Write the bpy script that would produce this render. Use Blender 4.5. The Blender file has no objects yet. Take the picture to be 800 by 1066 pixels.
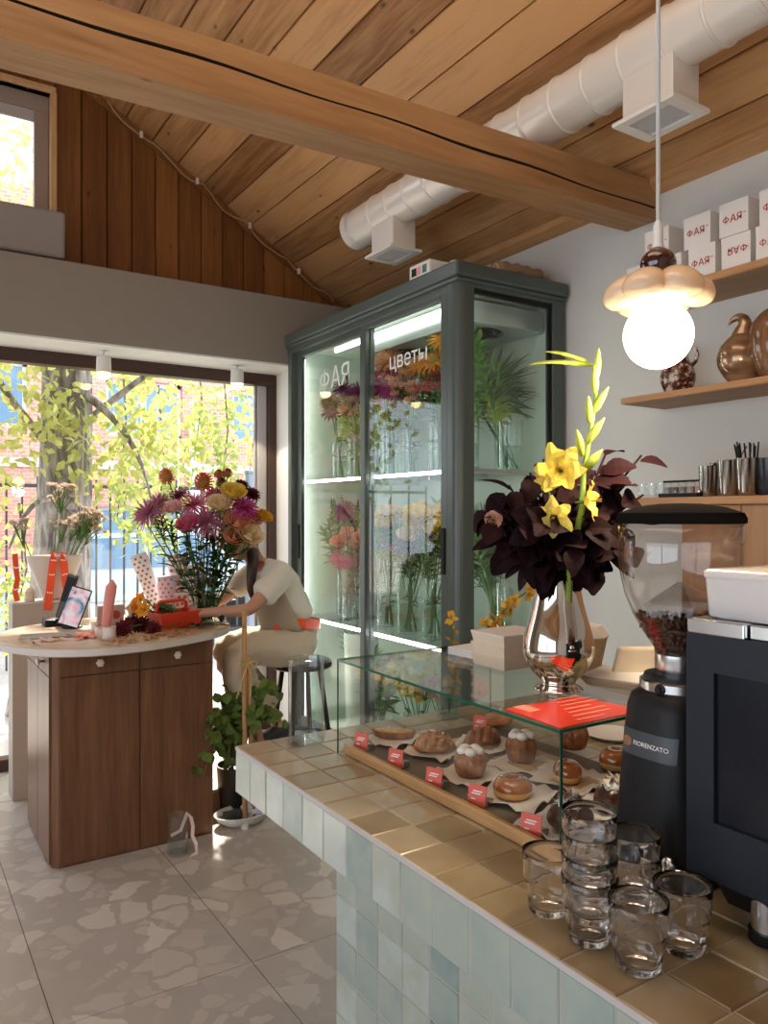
import bpy, bmesh, math, random
from mathutils import Vector, Matrix, Euler, Quaternion
random.seed(7)
S = bpy.context.scene
COL = S.collection
PI = math.pi
V = Vector
# ------------------------------------------------------------------ camera, sky, sun, exposure
CAMZ = 1.57
cd = bpy.data.cameras.new('camera'); cam = bpy.data.objects.new('camera', cd); COL.objects.link(cam)
cd.sensor_width = 36; cd.lens = 805 / 1066 * 36; cd.shift_y = 2 / 1066; cd.clip_start = .02; cd.clip_end = 200
cam.location = (0, 0, CAMZ); cam.rotation_euler = (PI / 2, 0, -math.atan(520 / 805))
S.camera = cam
w_ = bpy.data.worlds.new('sky'); S.world = w_; w_.use_nodes = True
bg = w_.node_tree.nodes['Background']; bg.inputs[0].default_value = (.80, .89, 1, 1); bg.inputs[1].default_value = 2.5
sl = bpy.data.lights.new('sun', 'SUN'); sl.energy = 11.0; sl.angle = math.radians(3.5); sl.color = (1, .90, .76)
sun = bpy.data.objects.new('sun', sl); COL.objects.link(sun); sun.location = (4, 14, 14)
sun.rotation_euler = V((-.29, -.84, -1)).to_track_quat('-Z', 'Y').to_euler()
S.view_settings.view_transform = 'Standard'; S.view_settings.look = 'None'; S.view_settings.gamma = 1
S.view_settings.use_curve_mapping = False; S.view_settings.exposure = 0.52
al = bpy.data.lights.new('unseen_ridge_fill', 'AREA'); al.shape = 'RECTANGLE'; al.size = 2.2; al.size_y = 3.4; al.energy = 40; al.color = (1, .88, .72)  # added fill out of view, brightens the floor and counter from above
ao = bpy.data.objects.new('unseen_ridge_fill', al); COL.objects.link(ao); ao.location = (0, 1.1, 4.55)
ul = bpy.data.lights.new('unseen_ceiling_fill', 'AREA'); ul.shape = 'RECTANGLE'; ul.size = .3; ul.size_y = 2.4; ul.energy = 34; ul.color = (1, .86, .66)  # added fill out of view, aimed up to brighten the ceiling boards
uo = bpy.data.objects.new('unseen_ceiling_fill', ul); COL.objects.link(uo); uo.location = (.45, .75, 3.16); uo.rotation_euler = (PI, 0, 0)
cy = S.cycles
cy.use_denoising = True; cy.max_bounces = 14; cy.transparent_max_bounces = 40; cy.transmission_bounces = 12
cy.glossy_bounces = 5; cy.diffuse_bounces = 5; cy.sample_clamp_indirect = 6; cy.caustics_refractive = True; cy.caustics_reflective = False
cy.use_adaptive_sampling = True; cy.adaptive_threshold = .015
CY, SY = math.cos(math.atan(520 / 805)), math.sin(math.atan(520 / 805))
def at(px, py, w):                     # the point of the room seen at (px, py) of the photograph, w metres deep
    u = (px - 400) / 805 * w
    return V((w * SY + u * CY, w * CY - u * SY, CAMZ - (py - 535) / 805 * w))
def on(px, py, z):                     # the point at height z seen there
    return at(px, py, 805 * (CAMZ - z) / (py - 535))
# ------------------------------------------------------------------ mesh builder
class MB:
    def __init__(s): s.v = []; s.f = []; s.m = []; s.mi = 0
    def add(s, vs, fs):
        o = len(s.v); s.v += [tuple(p) for p in vs]; s.f += [tuple(i + o for i in f) for f in fs]; s.m += [s.mi] * len(fs); return s
    def box(s, a, b, M=None):
        (x0, y0, z0), (x1, y1, z1) = a, b
        vs = [V(p) for p in ((x0,y0,z0),(x1,y0,z0),(x1,y1,z0),(x0,y1,z0),(x0,y0,z1),(x1,y0,z1),(x1,y1,z1),(x0,y1,z1))]
        if M is not None: vs = [M @ p for p in vs]
        return s.add(vs, [(0,3,2,1),(4,5,6,7),(0,1,5,4),(1,2,6,5),(2,3,7,6),(3,0,4,7)])
    def hexa(s, lo, hi):               # two quads of corners, joined
        return s.add(list(lo) + list(hi), [(0,3,2,1),(4,5,6,7),(0,1,5,4),(1,2,6,5),(2,3,7,6),(3,0,4,7)])
    def loft(s, rings, cap=True, close=False):
        n = len(rings[0]); vs = [p for r in rings for p in r]; fs = []
        m = len(rings)
        for i in range(m if close else m - 1):
            a, b = i * n, ((i + 1) % m) * n
            for j in range(n):
                k = (j + 1) % n; fs.append((a + j, a + k, b + k, b + j))
        if cap and not close:
            fs.append(tuple(range(n - 1, -1, -1))); fs.append(tuple((m - 1) * n + j for j in range(n)))
        return s.add(vs, fs)
    def lathe(s, prof, n=32, c=(0,0,0), M=None, flute=None):
        vs = []; fs = []; idx = []
        for r, z in prof:
            if r < 1e-6: idx.append([len(vs)]); vs.append(V((0,0,z)))
            else:
                ring = []
                for j in range(n):
                    a = 2 * PI * j / n; rr = r * (flute(a, z) if flute else 1)
                    ring.append(len(vs)); vs.append(V((rr * math.cos(a), rr * math.sin(a), z)))
                idx.append(ring)
        for A, B in zip(idx, idx[1:]):
            if len(A) == 1 and len(B) == 1: continue
            for j in range(n):
                k = (j + 1) % n
                if len(A) == 1: fs.append((A[0], B[k], B[j]))
                elif len(B) == 1: fs.append((A[j], A[k], B[0]))
                else: fs.append((A[j], A[k], B[k], B[j]))
        c = V(c); vs = [(M @ p if M is not None else p) + c for p in vs]
        return s.add(vs, fs)
    def tube(s, pts, r, n=8, cap=True, sq=1.0, up=None):
        pts = [V(p) for p in pts]; rs = r if isinstance(r, (list, tuple)) else [r] * len(pts)
        t = (pts[1] - pts[0]).normalized()
        u = V(up) if up else (t.orthogonal())
        u = (u - t * u.dot(t)).normalized(); rings = []
        for i, p in enumerate(pts):
            t2 = (pts[min(i + 1, len(pts) - 1)] - pts[max(i - 1, 0)]).normalized()
            u = (u - t2 * u.dot(t2)).normalized(); v = t2.cross(u)
            rings.append([p + u * (rs[i] * math.cos(2 * PI * j / n)) + v * (rs[i] * sq * math.sin(2 * PI * j / n)) for j in range(n)])
        return s.loft(rings, cap)
    def ell(s, c, r, nu=18, nv=10, M=None, fn=None):
        if not isinstance(r, (tuple, list)): r = (r, r, r)
        vs = [V((0,0,-1))]; fs = []
        for i in range(1, nv):
            a = -PI / 2 + PI * i / nv
            for j in range(nu):
                b = 2 * PI * j / nu; vs.append(V((math.cos(a) * math.cos(b), math.cos(a) * math.sin(b), math.sin(a))))
        vs.append(V((0,0,1))); L = len(vs) - 1
        for j in range(nu):
            k = (j + 1) % nu; fs.append((0, 1 + k, 1 + j)); fs.append((L, L - nu + j, L - nu + k))
        for i in range(nv - 2):
            for j in range(nu):
                k = (j + 1) % nu; a = 1 + i * nu; fs.append((a + j, a + k, a + nu + k, a + nu + j))
        if fn: vs = [fn(p) for p in vs]
        vs = [V((p.x * r[0], p.y * r[1], p.z * r[2])) for p in vs]
        c = V(c); vs = [(M @ p if M is not None else p) + c for p in vs]
        return s.add(vs, fs)
    def sheet(s, rows):
        n = len(rows[0]); vs = [p for r in rows for p in r]; fs = []
        for i in range(len(rows) - 1):
            for j in range(n - 1): fs.append((i * n + j, i * n + j + 1, (i + 1) * n + j + 1, (i + 1) * n + j))
        return s.add(vs, fs)
    def prism(s, poly, t0, t1, fn=lambda x, y, t: V((x, y, t))):
        n = len(poly); vs = [fn(x, y, t0) for x, y in poly] + [fn(x, y, t1) for x, y in poly]
        fs = [tuple(range(n - 1, -1, -1)), tuple(range(n, 2 * n))] + [(i, (i + 1) % n, n + (i + 1) % n, n + i) for i in range(n)]
        return s.add(vs, fs)
    def leaf(s, p, d, nrm, l, w, curl=.3, fold=.25, seg=3):
        p = V(p); d = V(d).normalized(); nrm = V(nrm); nrm = (nrm - d * nrm.dot(d))
        nrm = nrm.normalized() if nrm.length > 1e-4 else d.orthogonal().normalized()
        sd = d.cross(nrm); rows = []
        for i in range(seg + 1):
            t = i / seg; ww = w * .5 * (math.sin(PI * min(.97, .06 + t * .94)) ** .8)
            c = p + d * (l * t) - nrm * (curl * l * t * t)
            rows.append([c - sd * ww + nrm * (fold * ww), c, c + sd * ww + nrm * (fold * ww)])
        return s.sheet(rows)
    def bbox(s):
        xs, ys, zs = zip(*s.v); return (min(xs), min(ys), min(zs)), (max(xs), max(ys), max(zs))
def smooth_prof(pr, k=4):
    out = []
    for i in range(len(pr) - 1):
        p0, p1, p2, p3 = pr[max(0, i - 1)], pr[i], pr[i + 1], pr[min(len(pr) - 1, i + 2)]
        for j in range(k):
            t = j / k; out.append(tuple(max(0, .5 * (2 * b_ + (c_ - a_) * t + (2 * a_ - 5 * b_ + 4 * c_ - d_) * t * t + (3 * b_ - a_ - 3 * c_ + d_) * t ** 3)) for a_, b_, c_, d_ in zip(p0, p1, p2, p3)))
    return out + [pr[-1]]
def meta(o, label=None, cat=None, group=None, kind=None):
    for k, x in (('label', label), ('category', cat), ('group', group), ('kind', kind)):
        if x: o[k] = x
    return o
def par(o, p):
    o.parent = p
    o.matrix_parent_inverse = p.matrix_basis.inverted()
    return o
def build(mb, name, mats, parent=None, smooth=False, bevel=0, seg=2, label=None, cat=None, group=None, kind=None, origin=None, sub=0, auto=None):
    if not isinstance(mats, (list, tuple)): mats = [mats]
    me = bpy.data.meshes.new(name)
    lo, hi = mb.bbox()
    if origin is None: origin = ((lo[0] + hi[0]) / 2, (lo[1] + hi[1]) / 2, lo[2]) if parent is None else (0, 0, 0)
    ox, oy, oz = origin
    me.from_pydata([(x - ox, y - oy, z - oz) for x, y, z in mb.v], [], mb.f)
    for m in mats: me.materials.append(m)
    if any(mb.m): me.polygons.foreach_set('material_index', mb.m)
    if smooth: me.polygons.foreach_set('use_smooth', [True] * len(me.polygons))
    me.update()
    if smooth and auto: me.set_sharp_from_angle(angle=math.radians(auto))
    o = bpy.data.objects.new(name, me); COL.objects.link(o); o.location = origin
    if bevel:
        b = o.modifiers.new('bevel', 'BEVEL'); b.width = bevel; b.segments = seg; b.limit_method = 'ANGLE'; b.angle_limit = math.radians(40)
    if sub:
        b = o.modifiers.new('subsurf', 'SUBSURF'); b.levels = sub; b.render_levels = sub
    if parent is not None: par(o, parent)
    return meta(o, label, cat, group, kind)
def thing(name, label, cat, loc=(0,0,0), group=None, rz=0, kind=None):
    o = bpy.data.objects.new(name, None); COL.objects.link(o); o.location = loc; o.rotation_euler = (0, 0, rz); o.empty_display_size = .05
    return meta(o, label, cat, group, kind)
def dup(o, loc=None, rz=None, label=None, parent=None, group=None):
    c = o.copy(); COL.objects.link(c)
    if parent is not None: c.parent = parent
    if loc is not None: c.location = loc
    if rz is not None: c.rotation_euler = (0, 0, rz)
    if label: c['label'] = label
    if group: c['group'] = group
    for ch in list(o.children): dup(ch, parent=c)
    return c
def structure(mb, name, mats, **k): return build(mb, name, mats, kind='structure', **k)
def evalmesh(o):
    bpy.context.view_layer.update(); dg = bpy.context.evaluated_depsgraph_get()
    return bpy.data.meshes.new_from_object(o.evaluated_get(dg))
def lettering(text, size, M, mat, parent, extrude=.0006, align='LEFT', name='lettering', shear=0, bold=0):
    phi = text[0] == 'Ф'; ad = size * .80 if phi else 0
    if phi:
        b = MB(); t_ = size * (.075 + bold * 20) ; rows = []
        for j in range(33):
            a = 2 * PI * j / 32; c_, s_ = math.cos(a), math.sin(a)
            rows.append([V((size * .37 + c_ * size * .33, size * .36 + s_ * size * .24, z)) for z in (-extrude, extrude)] + [V((size * .37 + c_ * (size * .33 - t_), size * .36 + s_ * (size * .24 - t_), z)) for z in (extrude, -extrude)])
        b.loft(rows, cap=False); b.box((size * .37 - t_ / 2, 0, -extrude), (size * .37 + t_ / 2, size * .72, extrude)); b.v = [tuple(M @ V(p)) for p in b.v]
        build(b, name, mat, parent, origin=(0, 0, 0)); text = text[1:]; M = M @ Matrix.Translation((ad, 0, 0))
    c = bpy.data.curves.new('lettering', 'FONT'); c.body = text; c.size = size; c.extrude = extrude; c.align_x = align; c.shear = shear; c.offset = bold; c.resolution_u = 3
    t = bpy.data.objects.new('lettering', c); COL.objects.link(t); me = evalmesh(t); bpy.data.objects.remove(t)
    me.transform(M); me.materials.clear(); me.materials.append(mat)
    o = bpy.data.objects.new(name, me); COL.objects.link(o); return par(o, parent)
def frame(o, x, y):                    # matrix with given local x, y axes
    x = V(x).normalized(); y = V(y); y = (y - x * y.dot(x)).normalized(); z = x.cross(y)
    return Matrix(((x.x, y.x, z.x, o[0]), (x.y, y.y, z.y, o[1]), (x.z, y.z, z.z, o[2]), (0, 0, 0, 1)))
def aim(d, roll=0):                    # rotation taking +Z to d
    return V(d).normalized().to_track_quat('Z', 'Y').to_matrix().to_4x4() @ Matrix.Rotation(roll, 4, 'Z')
def bez(a, b, c, n=8):
    a, b, c = V(a), V(b), V(c)
    return [a * (1 - t) ** 2 + b * 2 * t * (1 - t) + c * t * t for t in [i / n for i in range(n + 1)]]
def rnd(a, b): return random.uniform(a, b)
# ------------------------------------------------------------------ materials
class NT:
    def __init__(s, name):
        s.m = bpy.data.materials.new(name); s.m.use_nodes = True; s.t = s.m.node_tree; s.b = s.t.nodes['Principled BSDF']; s.out = s.t.nodes['Material Output']
    def n(s, typ, props=None, **ins):
        x = s.t.nodes.new('ShaderNode' + typ)
        for k, v in (props or {}).items(): setattr(x, k, v)
        for k, v in ins.items():
            k = int(k[1:]) if k[0] == '_' else k.replace('__', ' ')
            if hasattr(v, 'is_output'): s.t.links.new(v, x.inputs[k])
            else: x.inputs[k].default_value = v
        return x
    def l(s, a, b): s.t.links.new(a, b)
    def ramp(s, fac, stops, interp='LINEAR'):
        r = s.n('ValToRGB', Fac=fac); cr = r.color_ramp; cr.interpolation = interp
        while len(cr.elements) < len(stops): cr.elements.new(.5)
        for e, (p, c) in zip(cr.elements, stops): e.position = p; e.color = (*c, 1) if len(c) == 3 else c
        return r.outputs[0]
    def mix(s, fac, a, b, mode='MIX'):
        x = s.n('Mix', {'data_type': 'RGBA', 'blend_type': mode})
        for i, v in ((0, fac), (6, a), (7, b)):
            if hasattr(v, 'is_output'): s.l(v, x.inputs[i])
            else: x.inputs[i].default_value = v if i == 0 else (*v, 1)
        return x.outputs[2]
    def math(s, op, a, b=0.0):
        x = s.n('Math', {'operation': op})
        for i, v in enumerate((a, b)):
            if hasattr(v, 'is_output'): s.l(v, x.inputs[i])
            else: x.inputs[i].default_value = v
        return x.outputs[0]
    def obj(s, scale=(1,1,1), rot=(0,0,0), gen='Object'):
        tc = s.n('TexCoord'); mp = s.n('Mapping', Vector=tc.outputs[gen]); mp.inputs['Scale'].default_value = scale; mp.inputs['Rotation'].default_value = rot
        return mp.outputs[0]
    def bump(s, h, strength=.3, dist=.01):
        b = s.n('Bump', Height=h, Strength=strength, Distance=dist); s.l(b.outputs[0], s.b.inputs['Normal']); return s
def P(name, c, rough=.5, metal=0, noise=0, nscale=40, bump=0, bscale=60, spec=.5, em=None, est=0, coat=0, trans=0, alpha=1, sheen=0):
    q = NT(name); b = q.b
    b.inputs['Base Color'].default_value = (*c, 1); b.inputs['Roughness'].default_value = rough; b.inputs['Metallic'].default_value = metal
    b.inputs['Specular IOR Level'].default_value = spec; b.inputs['Coat Weight'].default_value = coat; b.inputs['Transmission Weight'].default_value = trans
    if em: b.inputs['Emission Color'].default_value = (*em, 1); b.inputs['Emission Strength'].default_value = est
    if noise:
        nz = q.n('TexNoise', Vector=q.obj(), Scale=nscale, Detail=4.0)
        q.l(q.mix(nz.outputs[0], tuple(x * (1 - noise) for x in c), tuple(min(1, x * (1 + noise)) for x in c)), b.inputs['Base Color'])
    if bump:
        nz = q.n('TexNoise', Vector=q.obj(), Scale=bscale, Detail=5.0); q.bump(nz.outputs[0], bump, .004)
    return q.m
def wood(name, dark, light, axis=0, rough=.45, grain=9, island=.35, knots=False, spec=.4, coat=0):
    q = NT(name); sc = [grain, grain, grain]; sc[axis] = grain * .07
    vec = q.obj(tuple(sc))
    isl = q.n('NewGeometry').outputs['Random Per Island']
    off = q.n('VectorMath', {'operation': 'ADD'}); q.l(vec, off.inputs[0])
    cx = q.n('CombineXYZ', X=q.math('MULTIPLY', isl, 37.0), Y=q.math('MULTIPLY', isl, 91.0), Z=q.math('MULTIPLY', isl, 53.0)); q.l(cx.outputs[0], off.inputs[1])
    n1 = q.n('TexNoise', Vector=off.outputs[0], Scale=1.4, Detail=5.0, Roughness=.6, Distortion=.6)
    n2 = q.n('TexNoise', Vector=off.outputs[0], Scale=7.0, Detail=3.0)
    f = q.math('ADD', q.math('MULTIPLY', n1.outputs[0], .6), q.math('MULTIPLY', n2.outputs[0], .4))
    f = q.math('ADD', f, q.math('MULTIPLY', q.math('SUBTRACT', isl, .5), island))
    col = q.ramp(f, [(.30, dark), (.68, light)])
    if knots:
        ks = [7, 7, 7]; ks[axis] = 3.4
        vo = q.n('TexVoronoi', Vector=q.obj(tuple(ks)), Scale=1.0, Randomness=1.0)
        k = q.ramp(vo.outputs['Distance'], [(.03, (1,1,1)), (.10, (0,0,0))])
        col = q.mix(k, col, tuple(x * .35 for x in dark))
    q.l(col, q.b.inputs['Base Color']); q.b.inputs['Roughness'].default_value = rough; q.b.inputs['Specular IOR Level'].default_value = spec; q.b.inputs['Coat Weight'].default_value = coat
    q.bump(n2.outputs[0], .12, .002)
    return q.m
def pane(name, tint=(1,1,1), ior=1.5, rough=0.0, gain=1.0):     # thin clear glass: see-through, mirror by angle
    q = NT(name); q.t.nodes.remove(q.b)
    tr = q.n('BsdfTransparent'); tr.inputs[0].default_value = (*tint, 1)
    gl = q.n('BsdfGlossy'); gl.inputs['Roughness'].default_value = rough
    f0 = ((ior - 1) / (ior + 1)) ** 2 * gain; fc = q.n('LayerWeight', Blend=.5).outputs['Facing']
    f = q.math('ADD', q.math('MULTIPLY', q.math('POWER', fc, 5.0), 1 - f0), f0)
    mx = q.n('MixShader', Fac=f); q.l(tr.outputs[0], mx.inputs[1]); q.l(gl.outputs[0], mx.inputs[2]); q.l(mx.outputs[0], q.out.inputs[0])
    return q.m
def petal(name, c1, c2, trans=.35, rough=.6):
    q = NT(name)
    isl = q.n('NewGeometry').outputs['Random Per Island']; oi = q.n('ObjectInfo').outputs['Random']
    f = q.math('MULTIPLY', q.math('ADD', isl, oi), .5)
    col = q.mix(f, c1, c2)
    q.l(col, q.b.inputs['Base Color']); q.b.inputs['Roughness'].default_value = rough; q.b.inputs['Specular IOR Level'].default_value = .25 if c2[0] > .03 else .12
    t = q.n('BsdfTranslucent'); q.l(col, t.inputs[0]); mx = q.n('MixShader', Fac=trans)
    q.l(q.b.outputs[0], mx.inputs[1]); q.l(t.outputs[0], mx.inputs[2]); q.l(mx.outputs[0], q.out.inputs[0])
    return q.m
def glow(name, c, st):
    q = NT(name); q.t.nodes.remove(q.b); e = q.n('Emission', Strength=st); e.inputs[0].default_value = (*c, 1); q.l(e.outputs[0], q.out.inputs[0]); return q.m
def tilemat(name, ramp, rough=.25, coat=.3):
    q = NT(name); isl = q.n('NewGeometry').outputs['Random Per Island']
    nz = q.n('TexNoise', Vector=q.obj(), Scale=8.0, Detail=3.0, Roughness=.55); n2 = q.n('TexNoise', Vector=q.obj(), Scale=55.0, Detail=3.0)
    f = q.math('ADD', q.math('MULTIPLY', isl, .55), q.math('MULTIPLY', nz.outputs[0], .75)); f = q.math('SUBTRACT', f, .17)
    q.l(q.ramp(f, ramp), q.b.inputs['Base Color'])
    q.l(q.math('ADD', q.math('MULTIPLY', n2.outputs[0], .03), rough - .015), q.b.inputs['Roughness']); q.b.inputs['Coat Weight'].default_value = coat; q.b.inputs['Coat Roughness'].default_value = .12
    q.bump(nz.outputs[0], .12, .004); return q.m
m_wall = P('white_plaster', (.62, .61, .59), .85, noise=.04, nscale=3, bump=.08, bscale=90)
m_drywall = P('shaded_plaster', (.25, .225, .195), .85, noise=.04, nscale=3, bump=.06, bscale=90)  # plaster colour darkened to carry the shade on the window wall
m_white = P('white_paint', (.72, .72, .70), .55)
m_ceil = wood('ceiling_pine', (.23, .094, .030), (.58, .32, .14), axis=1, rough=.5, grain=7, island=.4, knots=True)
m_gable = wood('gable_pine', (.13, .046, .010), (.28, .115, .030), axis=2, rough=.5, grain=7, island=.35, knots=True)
m_beam = wood('beam_pine', (.25, .115, .042), (.47, .27, .12), axis=0, rough=.55, grain=6, island=0, knots=True)
m_crack = P('dark_crack', (.03, .016, .008), .9)
m_groove = P('groove_brown', (.05, .022, .008), .9)
m_shelf = wood('shelf_oak', (.36, .18, .075), (.56, .32, .15), axis=1, rough=.5, grain=10, island=.1)
m_shelf_under = wood('shelf_underside', (.26, .15, .08), (.38, .24, .14), axis=1, rough=.6, grain=10, island=.1)  # darker, greyer wood for the underside only
m_walnut = wood('cabinet_walnut', (.10, .043, .019), (.235, .110, .053), axis=2, rough=.38, grain=9, island=.12)
m_oak = wood('cabinet_oak', (.32, .17, .08), (.47, .28, .15), axis=2, rough=.5, grain=9, island=.08)
m_traywood = wood('tray_oak', (.36, .19, .07), (.60, .36, .16), axis=1, rough=.45, grain=18, island=0)
m_pole = wood('pole_wood', (.34, .18, .07), (.55, .33, .15), axis=2, rough=.5, grain=30, island=.1)
m_darkframe = P('window_brown', (.045, .018, .012), .35)
m_greyframe = P('window_grey', (.42, .42, .44), .4)
m_duct = P('duct_white', (.78, .75, .70), .28, metal=.15)
m_fridge = P('fridge_green', (.075, .098, .088), .35, spec=.5)
m_fridge_in = P('fridge_inside', (.58, .65, .57), .4)
m_black = P('matt_black', (.007, .007, .008), .5, spec=.3)
m_steel = P('brushed_steel', (.72, .72, .72), .22, metal=1)
m_chrome = P('polished_steel', (.66, .61, .55), .05, metal=1)
m_navy = P('machine_navy', (.011, .015, .023), .45, spec=.3)
m_red = P('signal_red', (.62, .045, .018), .35)
m_orange = P('orange_red', (.80, .075, .018), .5)
m_kraft = P('kraft_card', (.55, .40, .26), .8, noise=.06, nscale=30)
m_kraft_pale = P('pale_card', (.72, .60, .45), .8, noise=.05, nscale=30)
m_card = P('white_card', (.74, .71, .69), .6)
m_paper = P('white_paper', (.76, .74, .72), .8)
m_print = P('red_print', (.45, .03, .03), .6)
m_wprint = P('white_print', (.9, .9, .88), .6)
m_tilegrout = P('grout', (.42, .38, .33), .9)
m_ttop = tilemat('zellige_brown', [(.08, (.18, .125, .058)), (.42, (.29, .222, .122)), (.7, (.38, .31, .20)), (.95, (.47, .40, .28))], .3)
m_tside = tilemat('zellige_aqua', [(.1, (.20, .29, .29)), (.4, (.33, .40, .36)), (.65, (.40, .44, .37)), (.8, (.46, .53, .50)), (.95, (.50, .51, .41))], .22)
m_glass = pane('clear_pane'); m_fridgeglass = pane('fridge_pane', (.95, .985, .965), gain=1.0); m_caseglass = pane('case_glass', (.97, .985, .98), 1.28)
m_vase = pane('vase_glass', (.965, .985, .978), gain=1.3)
m_edge = P('glass_edge', (.01, .10, .06), .1, spec=.6)
m_water = pane('water', (.84, .92, .87), 1.33)
q = NT('tumbler_glass'); q.t.nodes.remove(q.b); fc = q.n('LayerWeight', Blend=.5).outputs['Facing']
tr = q.n('BsdfTransparent'); q.l(q.ramp(fc, [(.45, (.975, .985, .98)), (.97, (.62, .65, .64))]), tr.inputs[0]); gl = q.n('BsdfGlossy', Roughness=.015)
mx = q.n('MixShader', Fac=q.math('ADD', q.math('MULTIPLY', q.math('POWER', fc, 4.0), .90), .06)); q.l(tr.outputs[0], mx.inputs[1]); q.l(gl.outputs[0], mx.inputs[2])
rf = q.n('BsdfGlass', Roughness=0.0, IOR=1.46); m2 = q.n('MixShader', Fac=1.0); q.l(mx.outputs[0], m2.inputs[1]); q.l(rf.outputs[0], m2.inputs[2]); q.l(m2.outputs[0], q.out.inputs[0]); m_tumbler = q.m
m_led = glow('led_strip', (.97, 1, .96), 14); m_tube = glow('tube_light', (.95, 1, .97), 5); m_bulb = glow('spot_bulb', (1, .76, .42), 9); m_globe = glow('globe_light', (1, .88, .66), 6)
m_stem = petal('stem_green', (.06, .14, .03), (.12, .22, .05), .1); m_leaf = petal('leaf_green', (.035, .10, .02), (.10, .20, .04), .3)
m_leafdark = petal('leaf_dark', (.015, .045, .015), (.04, .09, .025), .2); m_burg = petal('burgundy_leaf', (.007, .0013, .0025), (.020, .0035, .006), .06, .7)
# ------------------------------------------------------------------ the room
XR, YW, YF, ZE, SLOPE = 3.06, 4.83, 5.20, 3.11, .613
def zc(x): return ZE + SLOPE * (XR - abs(x))
b = MB(); gx, gy = .645, 1.29
q = NT('terrazzo_floor')
vec = q.obj(); nz = q.n('TexNoise', Vector=vec, Scale=9.0, Detail=2.0)
wv = q.n('VectorMath', {'operation': 'MULTIPLY_ADD'}); q.l(nz.outputs['Color'], wv.inputs[0]); wv.inputs[1].default_value = (.10,) * 3; q.l(vec, wv.inputs[2])
def shards(scale, lo, edge):
    a = q.n('TexVoronoi', {'voronoi_dimensions': '2D'}, Vector=wv.outputs[0], Scale=scale)
    e = q.n('TexVoronoi', {'voronoi_dimensions': '2D', 'feature': 'DISTANCE_TO_EDGE'}, Vector=wv.outputs[0], Scale=scale)
    sx = q.n('SeparateColor', Color=a.outputs['Color'])
    m1 = q.math('GREATER_THAN', sx.outputs[0], lo); m2 = q.n('MapRange', Value=e.outputs[0]); m2.inputs[1].default_value = edge; m2.inputs[2].default_value = edge + .03
    return q.math('MULTIPLY', m1, m2.outputs[0]), sx.outputs[1]
s1, r1 = shards(7.5, .52, .07); s2, r2 = shards(17.0, .66, .08)
n3 = q.n('TexNoise', Vector=vec, Scale=3.0, Detail=5.0)
base = q.mix(n3.outputs[0], (.36, .33, .305), (.50, .465, .43))
c1 = q.mix(r1, (.50, .46, .42), (.68, .64, .59)); c2 = q.mix(r2, (.40, .36, .32), (.60, .56, .51))
col = q.mix(q.math('MULTIPLY', s2, .7), base, c2); col = q.mix(q.math('MULTIPLY', s1, .8), col, c1)
q.l(col, q.b.inputs['Base Color']); q.b.inputs['Roughness'].default_value = .30; q.b.inputs['Specular IOR Level'].default_value = .5
m_floor = q.m
for i in range(-6, 6):
    for j in range(-4, 3):
        x0 = max(-3.06, .437 + i * gx + .0015); x1 = min(XR, .437 + (i + 1) * gx - .0015); y0 = max(-2.6, 2.527 + j * gy + .0015); y1 = min(5.3, 2.527 + (j + 1) * gy - .0015)
        if x1 > x0 and y1 > y0: b.box((x0, y0, -.02), (x1, y1, 0))
b.mi = 1; b.box((-3.06, -2.6, -.12), (XR, 5.3, -.003))
structure(b, 'floor', [m_floor, P('floor_joint', (.05, .045, .04), .9)])
# walls
b = MB(); b.box((XR, -2.6, 0), (XR + .15, 5.35, ZE + .05)); structure(b, 'wall_right', m_wall)
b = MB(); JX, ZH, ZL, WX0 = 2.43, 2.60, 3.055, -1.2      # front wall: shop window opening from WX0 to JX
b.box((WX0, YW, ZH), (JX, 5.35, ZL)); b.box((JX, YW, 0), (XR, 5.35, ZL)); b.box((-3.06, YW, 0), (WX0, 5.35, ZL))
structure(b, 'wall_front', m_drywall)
b = MB(); b.box((WX0, YW + .004, ZH - .012), (JX, YF + .02, ZH)); structure(b, 'lit_soffit', m_white)  # added white lining, keeps the lit soffit bright beside the darkened plaster
b = MB(); b.box((JX, YW + .004, 0), (JX + .012, YF + .02, ZH)); b.v = [(x - .012, y, z) for x, y, z in b.v]; structure(b, 'lit_jamb', m_white)  # same added white lining for the lit jamb
b = MB(); x = -3.05                                       # pine gable above the ledge
while x < XR:
    x1 = x + .158
    z1 = min(zc(x), zc(min(x1, XR))) + .06; e = .007
    for (za, zb) in ([(ZL, 3.30), (4.20, z1)] if -.87 <= x + .08 <= .87 else [(ZL, z1)]):
        if zb > za: b.prism([(x + .002, YF + .03), (x + .002, YF + e), (x + e, YF), (x1 - e, YF), (x1 - .002, YF + e), (x1 - .002, YF + .03)], za, zb)
    x = x1
b.mi = 1
b.box((-3.06, YF + .03, ZL), (-.88, 5.33, 5.2)); b.box((.88, YF + .03, ZL), (XR, 5.33, 5.2)); b.box((-.88, YF + .03, ZL), (.88, 5.33, 3.30)); b.box((-.88, YF + .03, 4.2), (.88, 5.33, 5.2))
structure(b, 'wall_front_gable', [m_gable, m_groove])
b = MB(); b.box((-3.21, -2.6, 0), (-3.06, -1.9, ZE + .05)); b.box((-3.21, -1.9, 0), (-3.06, 2.9, .5)); b.box((-3.21, -1.9, 2.75), (-3.06, 2.9, ZE + .05)); b.box((-3.21, 2.9, 0), (-3.06, 5.35, ZE + .05)); b.box((-3.21, .5, .5), (-3.06, .65, 2.75))
structure(b, 'wall_left', m_wall)
b = MB(); b.box((-3.21, -2.75, 0), (3.21, -2.6, 5.2))
structure(b, 'wall_back', m_wall)
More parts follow.
